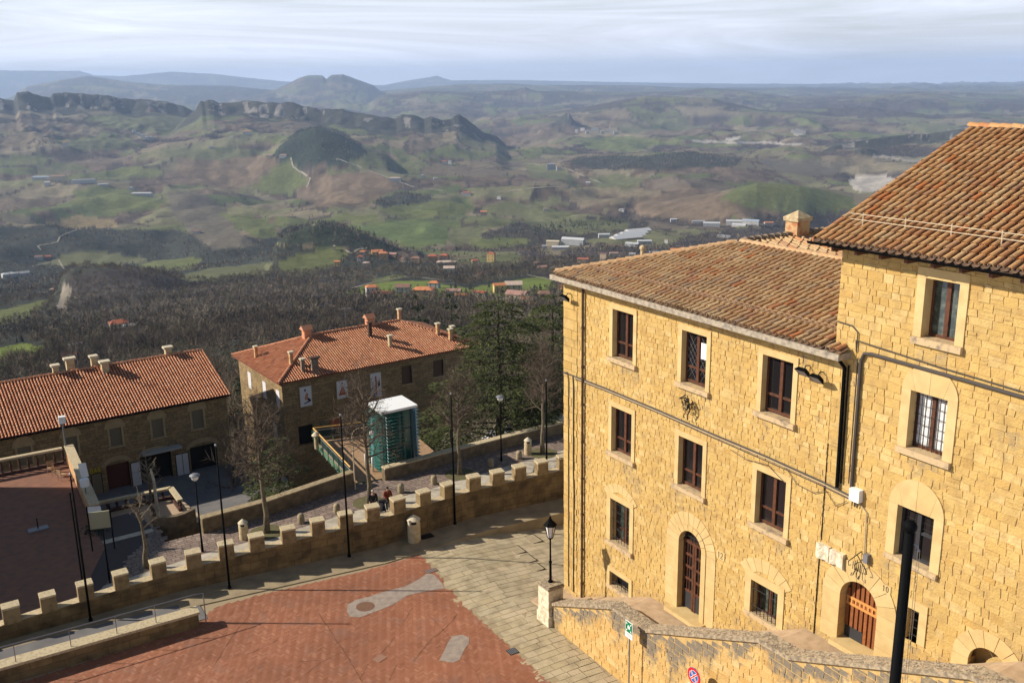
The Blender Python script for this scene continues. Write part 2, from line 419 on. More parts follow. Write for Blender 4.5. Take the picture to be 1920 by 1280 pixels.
_dy = [(640, 450), (600, 600), (560, 850), (540, 1000), (500, 1500), (470, 2000), (440, 2500), (400, 3100), (350, 4000), (300, 5200), (270, 6500), (240, 8500), (215, 11000), (195, 15000), (182, 20000), (172, 30000), (168, 46000)]
_bd, _bz = [0, 100, 118, 150, 200, 300], [-16, -16.5, -19, -30, -46, -74]
for y, d in _dy:
    r = ray(960, y); _bd.append(d); _bz.append(HC + d * r[2] / math.hypot(r[0], r[1]))
_bz[-1] = _bz[-3] - 40; _bz[-2] = _bz[-3] - 30
def azel(px, py):
    r = ray(px, py); return math.atan2(r[0], r[1]), r[2] / math.hypot(r[0], r[1])
# (distance, front width, back width, cliff share, crest outline)
RIDGES = [
 (36000, 6000, 6000, 0, [(-300, 140), (-100, 128), (0, 131), (80, 132), (150, 133), (175, 141), (230, 143), (320, 135), (400, 139), (470, 147), (520, 152), (600, 158), (720, 160), (760, 152), (820, 143), (846, 151), (966, 150), (1050, 152), (1140, 154), (1246, 156), (1428, 158), (1574, 158), (1793, 162), (1920, 164), (2200, 160)]),
 (20000, 5000, 5000, 0, [(-300, 165), (0, 195), (50, 162), (110, 150), (165, 142), (230, 152), (300, 159), (430, 161), (500, 168), (600, 172), (720, 170), (800, 163), (870, 158), (960, 157), (1010, 160), (1100, 160), (1200, 161), (1300, 166), (1500, 165), (1750, 170), (2200, 168)]),
 (18500, 3200, 2600, 0, [(420, 196), (490, 178), (535, 160), (562, 146), (578, 142), (604, 142), (612, 149), (620, 142), (642, 140), (680, 153), (700, 160), (716, 173), (745, 190)]),
 (14000, 2500, 2500, 0, [(690, 190), (720, 177), (800, 170), (870, 173), (930, 171), (962, 169), (985, 164), (1005, 171), (1060, 172), (1160, 174), (1270, 173), (1320, 166), (1380, 169), (1430, 175), (1480, 182), (1560, 181), (1640, 178), (1690, 174), (1722, 171), (1760, 175), (1800, 183), (1860, 187), (1950, 184), (2200, 180)]),
 (9500, 1900, 1600, 0, [(960, 225), (1040, 212), (1100, 202), (1140, 194), (1180, 186), (1210, 181), (1240, 184), (1262, 182), (1290, 184), (1335, 184), (1370, 193), (1420, 206), (1450, 209), (1500, 208), (1560, 216), (1620, 218), (1700, 215), (1760, 220), (1830, 212), (1950, 222), (2200, 215)]),
 (7000, 2500, 1400, .21, [(-300, 200), (-60, 190), (0, 184), (26, 190), (31, 173), (52, 171), (62, 176), (95, 184), (99, 175), (140, 175), (165, 178), (205, 180), (225, 186), (262, 187), (310, 190), (345, 201), (362, 209), (385, 219), (430, 240), (480, 258)]),
 (6300, 2200, 1200, .23, [(270, 268), (320, 250), (352, 224), (366, 210), (376, 189), (384, 192), (390, 188), (398, 188), (412, 195), (440, 193), (466, 189), (490, 192), (520, 194), (545, 191), (562, 197), (600, 205), (632, 203), (660, 208), (705, 216), (742, 220), (752, 213), (772, 213), (786, 217), (795, 221), (808, 216), (830, 224), (845, 222), (852, 216), (862, 214), (872, 220), (890, 234), (906, 248), (950, 262)]),
 (4600, 600, 800, 0, [(470, 310), (505, 288), (525, 272), (545, 259), (565, 248), (590, 238), (605, 240), (640, 252), (680, 274), (715, 286), (745, 302)]),
 (7600, 500, 800, .5, [(1000, 250), (1030, 238), (1052, 226), (1060, 214), (1068, 214), (1075, 228), (1090, 240), (1120, 250)]),
 (5200, 260, 500, .5, [(1590, 300), (1606, 288), (1616, 281), (1626, 282), (1640, 293), (1655, 302)]),
 (5600, 700, 900, .35, [(1540, 280), (1570, 270), (1620, 265), (1680, 258), (1740, 256), (1800, 246), (1900, 240), (2200, 240)]),
 (4800, 800, 900, 0, [(1000, 318), (1080, 300), (1160, 296), (1210, 290), (1290, 284), (1380, 296), (1450, 308), (1520, 312), (1600, 320)]),
 (4100, 500, 600, 0, [(600, 330), (700, 322), (800, 326), (900, 330), (1000, 334), (1080, 340)]),
 (3300, 500, 500, 0, [(1180, 395), (1280, 372), (1360, 352), (1420, 340), (1500, 348), (1600, 372), (1700, 380)]),
 (1350, 230, 260, .35, [(100, 560), (120, 530), (140, 512), (200, 507), (260, 508), (310, 520), (360, 540), (420, 560)]),
 (1750, 260, 300, 0, [(500, 478), (540, 446), (590, 430), (640, 436), (700, 452), (740, 468), (800, 480)]),
]
RID = []
for D, wf, wb, cl, pts in RIDGES:
    a = [azel(*p) for p in pts]
    RID.append((D, wf, wb, cl, np.array([q[0] for q in a]), np.array([HC + D * q[1] for q in a])))
RM = []
def height(az, d):
    x, y = d * np.sin(az), d * np.cos(az)
    z = np.interp(d, _bd, _bz)
    far = sstep(1200, 3500, d)
    amp = 8 * sstep(120, 600, d) + 74 * far + 66 * sstep(6000, 14000, d)
    z = z + amp * 2 * fbm(x / 800, y / 1000, 3, 4) * (.4 + .6 * sstep(500, 3000, d))
    rg = 1 - np.abs(fbm(x / 420, y / 420, 11, 4)) * 4
    z = z + far * 40 * (rg - .4) + sstep(1500, 2500, d) * 7 * (-np.abs(fbm(x / 150, y / 150, 31, 3)) * 4)
    z = z + sstep(300, 1500, d) * 3.5 * fbm(x / 90, y / 90, 23, 3)
    for k, (D, wf, wb, cl, pa, pz) in enumerate(RID):
        Dm = D * (1 + .035 * np.sin(az * (9 + k)) + (.014 if cl else .02) * fbm(az * (9 if cl else 25), az * 0 + k, 40 + k, 2))
        crest = np.interp(az, pa, pz)
        fade = sstep(pa[0] - .004, pa[0] + .012, az) * (1 - sstep(pa[-1] - .012, pa[-1] + .004, az))
        t = d - Dm
        fr = np.clip(-t / wf, 0, 1)
        if cl: pf = (1 - cl * sstep(0, .06 + .3 * np.clip(fbm(x / 160, y / 160, 170 + k, 3) + .1, 0, .4), fr)) * (1 - fr)
        else: pf = 1 - fr * fr * (3 - 2 * fr)
        gul = 1 - (.22 if cl else .11) * np.abs(fbm(x / (D * .03), y / (D * .03), 70 + k, 4)) * 4 * sstep(.10, .45, fr)
        bk = np.clip(t / wb, 0, 1)
        crest = crest + D * (.0022 if cl else .0007) * fbm(az * 220, az * 0 + 3 * k, 140 + k, 4) * (1 - sstep(0, .06, np.abs(t) / wf))
        if cl: crest = crest + D * .0035 * fbm(x / 170, y / 170, 160 + k, 3) * sstep(0, .06, np.clip(-t / wf, 0, 1))
        cs = sum(np.interp(az + o_, pa, pz) for o_ in (-.035, -.02, -.008, .008, .02, .035)) / 6
        kk = sstep(.02, .5, fr); crest = crest * (1 - kk) + cs * kk
        pr = np.where(t < 0, pf * gul, 1 - bk * bk * (3 - 2 * bk))
        if cl and d.ndim == 2: RM.append((crest > z + 12) & (fade > .3) & (((t < 0) & (fr < .15 + .35 * fbm(x / 180, y / 180, 190, 3))) | ((t >= 0) & (bk < .5))))
        z = np.where(crest > z, z + (crest - z) * pr * fade, z)
    return z
def zat(x, y):
    return float(height(np.array([math.atan2(x, y)]), np.array([math.hypot(x, y)]))[0])
_ds = np.geomspace(110, 40000, 2600)
def ongnd(px, py):           # where the line of sight through a survey point meets the ground
    r = ray(px, py); a = math.atan2(r[0], r[1]); e = r[2] / math.hypot(r[0], r[1])
    h = height(np.full_like(_ds, a), _ds); i = np.argmax(h >= HC + e * _ds)
    d = _ds[i]; return Vector((d * math.sin(a), d * math.cos(a), float(h[i])))

az = np.concatenate([np.radians(np.linspace(-58, -31, 60)), np.radians(np.linspace(-30.8, 30.8, 1130)), np.radians(np.linspace(31, 50, 50))])
dist = np.unique(np.concatenate([np.linspace(62, 118, 8), np.geomspace(120, 42000, 560), np.arange(5500, 7250, 17.0)]))
AZ, D2 = np.meshgrid(az, dist)
HZ = height(AZ, D2)
X2, Y2 = D2 * np.sin(AZ), D2 * np.cos(AZ)
# pixel of every vertex, used to look up surveyed fields and woods
Zr = HZ - HC
zc = Y2 * cp - Zr * sp; yd = -(Y2 * sp + Zr * cp)
PX = 960 + FPX * (cr * X2 - sr * yd) / zc; PY = 640 + FPX * (sr * X2 + cr * yd) / zc
wob = np.clip(1200 / D2, .3, 2.2)
PXd = PX + 7 * wob * fbm(X2 / 60, Y2 / 60, 91, 3) + 16 * fbm(AZ * 60, np.log(D2) * 14, 92, 4)
PYd = PY + 4 * wob * fbm(X2 / 60, Y2 / 60, 93, 3) + 6 * fbm(AZ * 60, np.log(D2) * 14, 94, 4)
def inpoly(poly):
    c = np.zeros(PXd.shape, bool); n = len(poly)
    for i in range(n):
        x1, y1 = poly[i]; x2, y2 = poly[(i + 1) % n]
        if y1 == y2: continue
        k = ((y1 > PYd) != (y2 > PYd)) & (PXd < (x2 - x1) * (PYd - y1) / (y2 - y1) + x1)
        c ^= k
    return c
# patchwork of fields
sc_ = np.where(D2 < 3000, 190.0, np.where(D2 < 6000, 260.0, 420.0))
wx = X2 + 150 * fbm(X2 / 260, Y2 / 260, 51, 4); wy = Y2 * .8 + 150 * fbm(X2 / 260, Y2 / 260, 52, 4)
gx, gy = wx / sc_, wy / sc_
b1 = np.full(gx.shape, 9.0); b2 = np.full(gx.shape, 9.0); idh = np.zeros(gx.shape)
for di in (-1, 0, 1):
    for dj in (-1, 0, 1):
        ix, iy = np.floor(gx) + di, np.floor(gy) + dj
        dd = np.hypot(ix + hsh(ix, iy, 5) - gx, iy + hsh(ix, iy, 6) - gy)
        near = dd < b1
        b2 = np.where(near, b1, np.minimum(b2, dd)); idh = np.where(near, hsh(ix, iy, 7), idh); b1 = np.where(near, dd, b1)
edge = b2 - b1
pal = np.array([(.092, .098, .040), (.118, .115, .056), (.130, .104, .066), (.098, .102, .044), (.145, .118, .074), (.080, .092, .036), (.112, .088, .062), (.126, .118, .062), (.158, .132, .084), (.105, .107, .048), (.096, .104, .040), (.120, .103, .064)])
C3 = pal[np.minimum((idh * len(pal)).astype(int), len(pal) - 1)]
n1 = fbm(X2 / 700, Y2 / 700, 61, 4); n2 = fbm(X2 / 120, Y2 / 120, 62, 4); n3 = fbm(X2 / 35, Y2 / 35, 63, 3)
gv = 1 - 4 * np.abs(fbm(X2 / 420, Y2 / 420, 11, 4)) + .55 * n2 + .9 * n1
wood = (gv < .13) & (D2 > 900)
wood |= (edge < .035 + .10 * n2) & (D2 > 900)
wood |= (D2 > 9000) & (n1 + .3 * n2 > .0)
slope = np.abs(np.gradient(HZ, axis=0) / np.gradient(D2, axis=0))
bad = ((gv < .33) | (n1 + .3 * n2 > .19) | (slope > .40)) & ~wood & (D2 > 1100)
WC = np.array((.066, .052, .043))
colr = C3 * 1.22 * (1 + .22 * n3[..., None] + .25 * n2[..., None])
SC_ = np.array((.118, .085, .060)) * (1 + 1.5 * n3 + 1.0 * n2)[..., None]
colr = np.where(bad[..., None], SC_, colr)
WCOL = WC * (1 + 1.0 * n3[..., None] + .6 * n2[..., None])
colr = np.where(wood[..., None], WCOL, colr)
nearw = D2 < 1050 + 250 * n1
wood |= nearw
colr = np.where(nearw[..., None], np.array((.105, .086, .056)) * (1 + .9 * n3[..., None]), colr)
G1, G2, G3, G4 = (.122, .152, .032), (.108, .118, .042), (.108, .110, .052), (.094, .120, .040)
TAN, PLO, BRN, ROC, DRK = (.21, .16, .082), (.112, .096, .070), (.135, .098, .064), (.36, .32, .27), (.038, .040, .030)
FIELDS = [
 ('w', DRK, [(-50, 430), (110, 420), (300, 440), (420, 430), (520, 460), (700, 475), (900, 500), (1060, 480), (1060, 620), (-50, 760)]),
 ('w', DRK, [(110, 425), (330, 432), (430, 448), (520, 450), (500, 486), (380, 478), (150, 470)]),
 ('w', (.05, .042, .038), [(128, 512), (220, 503), (310, 515), (420, 530), (560, 520), (700, 530), (700, 560), (560, 640), (420, 640), (250, 660), (130, 600)]),
 ('w', (.026, .034, .022), [(500, 300), (530, 268), (560, 244), (600, 236), (650, 250), (690, 285), (640, 310), (560, 312)]),
 ('w', (.03, .036, .022), [(505, 448), (540, 425), (620, 418), (690, 440), (750, 468), (720, 478), (640, 462), (540, 462)]),
 ('w', (.04, .04, .03), [(1060, 302), (1110, 292), (1200, 292), (1290, 284), (1390, 298), (1380, 312), (1240, 318), (1120, 318)]),
 ('w', (.042, .042, .032), [(700, 378), (760, 360), (810, 370), (790, 392), (720, 392)]),
 ('w', (.048, .044, .034), [(900, 440), (960, 420), (1090, 405), (1220, 415), (1210, 428), (1060, 455), (930, 470)]),
 ('w', (.058, .046, .042), [(960, 460), (1040, 478), (1120, 460), (1240, 462), (1300, 440), (1420, 425), (1560, 410), (1560, 470), (1040, 540)]),
 ('f', BRN, [(330, 300), (420, 275), (520, 300), (500, 340), (420, 360), (340, 330)]),
 ('f', BRN, [(600, 330), (700, 320), (760, 350), (680, 385), (600, 390), (560, 370)]),
 ('f', BRN, [(1180, 380), (1280, 345), (1380, 365), (1480, 400), (1300, 415), (1200, 405)]),
 ('f', PLO, [(310, 362), (380, 362), (430, 395), (440, 430), (485, 462), (400, 470), (350, 430), (318, 390)]),
 ('f', TAN, [(85, 418), (150, 403), (215, 411), (222, 424), (150, 429)]),
 ('f', G2, [(135, 358), (190, 348), (250, 365), (300, 372), (296, 392), (240, 400), (180, 396), (140, 380)]),
 ('f', G3, [(80, 302), (150, 308), (178, 322), (110, 322)]),
 ('f', G2, [(470, 350), (520, 310), (545, 304), (560, 322), (582, 338), (545, 368), (490, 362)]),
 ('f', G2, [(405, 398), (470, 408), (515, 425), (520, 446), (480, 446), (450, 428)]),
 ('f', G2, [(600, 413), (640, 400), (700, 404), (706, 416), (640, 419)]),
 ('f', G4, [(650, 424), (720, 417), (800, 413), (838, 428), (845, 446), (838, 460), (770, 460), (735, 452), (690, 434)]),
 ('f', G2, [(700, 392), (760, 382), (885, 370), (890, 392), (850, 406), (760, 406)]),
 ('f', G3, [(850, 430), (905, 420), (905, 450), (860, 462), (845, 452)]),
 ('f', G2, [(880, 452), (960, 444), (1000, 452), (960, 464), (890, 466)]),
 ('f', G2, [(520, 490), (590, 468), (640, 464), (652, 474), (640, 496), (580, 512), (522, 508)]),
 ('f', G2, [(253, 496), (330, 485), (374, 482), (382, 492), (350, 506), (270, 505)]),
 ('f', G3, [(333, 516), (420, 500), (508, 492), (505, 512), (430, 523), (350, 530)]),
 ('f', G3, [(150, 470), (260, 478), (280, 490), (200, 500), (110, 500), (60, 500)]),
 ('f', G1, [(-60, 660), (40, 645), (85, 646), (94, 660), (70, 676), (-60, 690)]),
 ('f', G2, [(-60, 598), (40, 572), (92, 560), (76, 580), (40, 602), (-60, 618)]),
 ('f', G1, [(640, 548), (720, 528), (800, 527), (880, 540), (960, 525), (1020, 519), (1046, 530), (1030, 552), (940, 556), (760, 558)]),
 ('f', G2, [(690, 524), (745, 514), (766, 518), (720, 530)]),
 ('f', G2, [(1350, 372), (1400, 340), (1480, 345), (1600, 368), (1610, 394), (1500, 402), (1420, 392)]),
 ('f', G3, [(1100, 334), (1160, 324), (1222, 340), (1180, 354), (1120, 352)]),
 ('f', G3, [(905, 386), (960, 374), (1010, 384), (1000, 400), (930, 402)]),
 ('f', G3, [(960, 400), (1060, 404), (1180, 418), (1180, 430), (1080, 440), (1000, 425)]),
 ('f', G3, [(980, 300), (1060, 320), (1090, 340), (1000, 334)]),
 ('f', G3, [(100, 262), (180, 255), (260, 268), (200, 282), (120, 280)]),
 ('f', G3, [(300, 280), (420, 276), (520, 286), (430, 300), (330, 298)]),
 ('f', G3, [(240, 205), (340, 215), (420, 240), (300, 250), (180, 235)]),
 ('f', G2, [(1090, 260), (1180, 255), (1260, 268), (1180, 285), (1100, 280)]),
 ('f', PLO, [(1420, 300), (1520, 296), (1600, 306), (1560, 330), (1460, 326)]),
 ('f', ROC, [(1590, 340), (1615, 328), (1650, 326), (1680, 336), (1660, 352), (1630, 362), (1600, 356)]),
 ('f', ROC, [(1560, 270), (1610, 264), (1680, 258), (1740, 254), (1800, 243), (1860, 240), (1860, 250), (1800, 256), (1730, 266), (1640, 272), (1570, 278)]),
 ('f', ROC, [(1478, 246), (1500, 242), (1518, 243), (1510, 251), (1490, 254)]),
 ('f', ROC, [(1358, 258), (1392, 256), (1388, 262), (1362, 264)]),
 ('f', (.20, .17, .13), [(112, 548), (124, 530), (135, 540), (132, 570), (120, 592), (108, 575)]),
 ('f', (.30, .27, .23), [(1300, 262), (1500, 268), (1500, 272), (1300, 267)]),
 ('f', (.28, .24, .20), [(1640, 291), (1740, 300), (1740, 306), (1640, 296)]),
]
for kind, c, poly in FIELDS:
    k = inpoly(poly) & (D2 > 130)
    wood = np.where(k, kind == 'w', wood)
    colr = np.where(k[..., None], np.array(c) * 1.08 * (1 + ((.9 if kind == 'w' or c == BRN else .22) * n3 + .25 * n2)[..., None]), colr)
# rock on the cliff brows
rid = np.zeros(D2.shape, bool)
for q in RM: rid |= q
steep = rid & (D2 > 4900)
sl = np.gradient(HZ, axis=0) / np.gradient(D2, axis=0)
rk = (fbm(X2 / 70, Y2 / 70, 66, 3) + fbm(AZ * 160, D2 / 900, 67, 4) > .17) & (sl > .30)
colr = np.where(steep[..., None], np.where(rk[..., None], np.array((.22, .195, .165)), np.array((.050, .048, .036)) * (1 + 1.0 * n3 + .8 * n2)[..., None]), colr)
nr, nc = HZ.shape
verts = np.stack([X2, Y2, HZ], -1).reshape(-1, 3)
i0 = (np.arange(nr - 1)[:, None] * nc + np.arange(nc - 1)[None, :]).reshape(-1)
quads = np.stack([i0, i0 + 1, i0 + nc + 1, i0 + nc], 1)
def npmesh(name, verts, faces, k, mats, parent=None, smooth=False):
    me = bpy.data.meshes.new(name)
    me.vertices.add(len(verts)); me.vertices.foreach_set('co', np.ascontiguousarray(verts, np.float32).ravel())
    nf = len(faces); me.loops.add(nf * k); me.loops.foreach_set('vertex_index', np.ascontiguousarray(faces, np.int32).ravel())
    me.polygons.add(nf); me.polygons.foreach_set('loop_start', np.arange(0, nf * k, k, dtype=np.int32))
    for mt in (mats if isinstance(mats, (list, tuple)) else [mats]): me.materials.append(mt)
    if smooth: me.polygons.foreach_set('use_smooth', np.ones(nf, bool))
    me.update(calc_edges=True)
    ob = bpy.data.objects.new(name, me); col.objects.link(ob)
    if parent: ob.parent = parent
    return ob
m, n, l, b = nodes('valley_ground')
at = n.new('ShaderNodeAttribute'); at.attribute_name = 'Col'
geo = n.new('ShaderNodeNewGeometry')
t = n.new('ShaderNodeTexNoise'); t.inputs['Scale'].default_value = .045; t.inputs['Detail'].default_value = 10; t.inputs['Roughness'].default_value = .7
l.new(geo.outputs['Position'], t.inputs['Vector'])
r = ramp(n, [(.3, .70), (.7, 1.28)]); l.new(t.outputs[0], r.inputs[0])
x = n.new('ShaderNodeMixRGB'); x.blend_type = 'MULTIPLY'; x.inputs[0].default_value = 1
l.new(at.outputs['Color'], x.inputs[1]); l.new(r.outputs[0], x.inputs[2]); l.new(x.outputs[0], b.inputs['Base Color'])
b.inputs['Roughness'].default_value = .97; b.inputs['Specular IOR Level'].default_value = .1
bp = n.new('ShaderNodeBump'); bp.inputs['Strength'].default_value = .6; bp.inputs['Distance'].default_value = 6
l.new(t.outputs[0], bp.inputs['Height']); l.new(bp.outputs[0], b.inputs['Normal'])
terr = npmesh('valley_terrain', verts, quads, 4, m, smooth=True)
ca = terr.data.color_attributes.new('Col', 'FLOAT_COLOR', 'POINT')
ca.data.foreach_set('color', np.concatenate([np.clip(colr, .008, .6), np.ones((nr, nc, 1))], -1).astype(np.float32).ravel())
struct(terr)

# ------------------------------------------------------------------ winter woods (one mass nobody could count)
rng = np.random.default_rng(7)
def scatter(n, dmin, dmax, power, mask):
    w = D2 ** power * mask * (D2 > dmin) * (D2 < dmax) * (np.abs(AZ) < R(33))
    w *= (PY > 150) & (PX > -60) & (PX < 1990)
    p = w.ravel() / w.sum(); idx = rng.choice(p.size, n, p=p)
    a = AZ.ravel()[idx] + rng.uniform(-.5, .5, n) * R(.055); d = D2.ravel()[idx] * (1 + rng.uniform(-.005, .005, n))
    return a, d, height(a, d)
def tonemat():
    m, n, l, b = nodes('winter_wood_crowns'); a_ = n.new('ShaderNodeAttribute'); a_.attribute_name = 'tone'
    r = ramp(n, [(0, (.062, .048, .037)), (.3, (.108, .083, .060)), (.55, (.155, .12, .084)), (.75, (.13, .115, .064)), (.9, (.21, .165, .118)), (1, (.28, .23, .17))])
    l.new(a_.outputs['Fac'], r.inputs[0]); l.new(r.outputs[0], b.inputs['Base Color']); b.inputs['Roughness'].default_value = .95; b.inputs['Specular IOR Level'].default_value = .1
    return m
MT = tonemat()
def twigmesh(name, a, d, h, H, nt, width, mat_, spread=.38):
    N = len(a); x, y = d * np.sin(a), d * np.cos(a)
    bx, by, bz = (np.repeat(q, nt) for q in (x, y, h)); HH = np.repeat(H, nt)
    ph = rng.uniform(0, 2 * np.pi, N * nt); th = np.arccos(rng.uniform(-.75, 1, N * nt)); rad = rng.uniform(.62, 1.08, N * nt) * HH * spread
    cz = bz + HH * .56; ux, uy, uz = np.cos(ph) * np.sin(th), np.sin(ph) * np.sin(th), np.cos(th) * 1.15
    e = np.stack([bx + rad * ux, by + rad * uy, cz + rad * uz], 1); q = rng.uniform(.0, .55, N * nt)
    s = np.stack([bx + rad * ux * q, by + rad * uy * q, cz - HH * .12 * (1 - q) + rad * uz * q * .8], 1)
    tr = (np.arange(N * nt) % nt) == 0
    s[tr] = np.stack([bx, by, bz], 1)[tr]; e[tr] = np.stack([bx, by, cz], 1)[tr]
    dv = e - s; side = np.cross(dv, rng.normal(size=dv.shape)); side /= np.linalg.norm(side, axis=1, keepdims=True) + 1e-9
    wv = side * (width * HH * rng.uniform(.5, 1.2, N * nt))[:, None]
    bend = np.stack([rng.normal(0, .06, N * nt) * HH for _ in range(3)], 1)
    mid = (s + e) / 2 + bend
    V = np.stack([s - wv * .3, mid - wv, e, mid + wv], 1).reshape(-1, 3)
    F = np.arange(len(V)).reshape(-1, 4)
    ob = npmesh(name, V, F, 4, mat_)
    tone = np.clip(.5 + 1.5 * fbm(x / 70, y / 70, 300, 3) + rng.normal(0, .22, N), 0, 1)
    at_ = ob.data.attributes.new('tone', 'FLOAT', 'FACE'); at_.data.foreach_set('value', np.repeat(tone, nt).astype(np.float32))
    return ob
wmask = wood & (D2 > 125)
a, d, h = scatter(8500, 170, 700, 1.3, wmask)
o = twigmesh('near_winter_wood', a, d, h, rng.uniform(4.5, 12, len(a)), 84, .0085, MT)
tag(o, 'mass of bare grey-brown winter trees on the slope below the houses', 'woodland', kind='stuff')
a, d, h = scatter(11000, 650, 1700, 1.5, wmask)
o = twigmesh('middle_winter_wood', a, d, h, rng.uniform(5.5, 13, len(a)), 34, .019, MT)
tag(o, 'dark bare woodland around the green fields and hamlets', 'woodland', kind='stuff')
a, d, h = scatter(26000, 1600, 6800, 1.25, wood & ~(steep))
o = twigmesh('far_winter_wood', a, d, h, rng.uniform(6, 12, len(a)), 8, .075, MT, spread=.5)
tag(o, 'patches of bare woodland and hedgerows across the valley fields', 'woodland', kind='stuff')
# dark evergreen groves
def conemesh(name, a, d, h, H, nt, mat_, fat=.28):
    N = len(a); x, y = d * np.sin(a), d * np.cos(a)
    bx, by, bz, HH = (np.repeat(q, nt) for q in (x, y, h, H))
    ph = rng.uniform(0, 2 * np.pi, N * nt); t = rng.uniform(.08, .95, N * nt); rr = fat * HH * (1 - t) * rng.uniform(.7, 1.25, N * nt) + .02 * HH
    s = np.stack([bx, by, bz + HH * np.clip(t + .14, 0, 1)], 1)
    dl = np.clip(.55 * (1 - t) + .18, 0, 1)
    e1 = np.stack([bx + rr * np.cos(ph - dl), by + rr * np.sin(ph - dl), bz + HH * (t - .03)], 1)
    e2 = np.stack([bx + rr * np.cos(ph + dl), by + rr * np.sin(ph + dl), bz + HH * (t - .03)], 1)
    V = np.stack([s, e1, e2], 1).reshape(-1, 3)
    return npmesh(name, V, np.arange(len(V)).reshape(-1, 3), 3, mat_)
ev = inpoly([(505, 300), (530, 268), (560, 246), (600, 238), (650, 252), (690, 285), (640, 308), (560, 312)]) | inpoly([(560, 440), (620, 418), (690, 440), (750, 468), (720, 478), (640, 462)]) | inpoly([(700, 378), (760, 360), (800, 372), (770, 388), (720, 392)]) | inpoly([(1060, 302), (1110, 292), (1200, 292), (1290, 286), (1330, 296), (1240, 304), (1120, 310)]) | inpoly([(930, 455), (1000, 425), (1090, 410), (1200, 420), (1060, 440)]) | inpoly([(60, 268), (80, 262), (110, 266), (108, 278), (70, 280)])
a, d, h = scatter(2600, 1200, 6500, 1.3, ev)
o = conemesh('evergreen_groves', a, d, h, rng.uniform(9, 17, len(a)), 12, M['conifer'])
tag(o, 'dark evergreen groves on the hill and among the far fields', 'woodland', kind='stuff')
a, d, h = scatter(420, 180, 1100, 1.2, wmask)
o = conemesh('scattered_evergreens', a, d, h, rng.uniform(4, 9, len(a)), 40, M['conifer'], fat=.33)
tag(o, 'dark green ivy and evergreen clumps among the bare trees', 'woodland', kind='stuff')

a, d, h = scatter(240, 700, 3200, 1.0, inpoly([(620, 470), (700, 462), (860, 470), (1040, 488), (1050, 512), (880, 520), (700, 510), (640, 505)]) | inpoly([(690, 540), (830, 536), (1040, 540), (1040, 566), (700, 562)]))
o = conemesh('garden_evergreens', a, d, h, rng.uniform(3.5, 8, len(a)), 30, M['conifer'], fat=.36)
tag(o, 'small dark garden trees between the hamlet houses', 'trees', kind='stuff')
# ------------------------------------------------------------------ lanes
mlane = mat('pale_lane', (.27, .235, .18), .95)
def lane(pts, w):
    P = []
    for i in range(len(pts) - 1):
        for k in range(6):
            t_ = k / 6; P.append((pts[i][0] * (1 - t_) + pts[i + 1][0] * t_, pts[i][1] * (1 - t_) + pts[i + 1][1] * t_))
    P.append(pts[-1]); Q = [ongnd(*p) for p in P]; b = MB(); L = []
    for i, q in enumerate(Q):
        dv = (Q[min(i + 1, len(Q) - 1)] - Q[max(i - 1, 0)]); dv.z = 0
        sd = Vector((-dv.y, dv.x, 0)); sd = sd.normalized() if sd.length > 1e-6 else Vector((1, 0, 0))
        row = []
        for s_ in (-1, 1):
            p = q + sd * s_ * w / 2; p.z = zat(p.x, p.y) + .5; row.append(p)
        L.append(row)
    for i in range(len(L) - 1): b.face([L[i][0], L[i][1], L[i + 1][1], L[i + 1][0]])
    struct(b.build('country_lane', mlane))
for pts, w in (([(660, 541), (700, 530), (745, 521), (785, 520), (830, 526), (870, 527), (920, 520), (990, 516), (1046, 528)], 3.5),
               ([(648, 470), (660, 476), (672, 468), (690, 466)], 4), ([(545, 296), (550, 316), (582, 336), (575, 352)], 6), ([(630, 298), (690, 320), (735, 336), (770, 350), (830, 358)], 6),
               ([(150, 428), (112, 445), (108, 455), (70, 462), (78, 470)], 4), ([(1040, 536), (1060, 530)], 3), ([(880, 322), (930, 312), (1000, 308), (1060, 316), (1130, 345)], 5), ([(60, 500), (110, 488), (120, 505)], 4),
               ([(250, 250), (262, 258), (285, 266)], 8), ([(930, 362), (1020, 352), (1130, 350)], 5), ([(195, 700), (240, 690), (300, 688)], 3)):
    lane(pts, w)

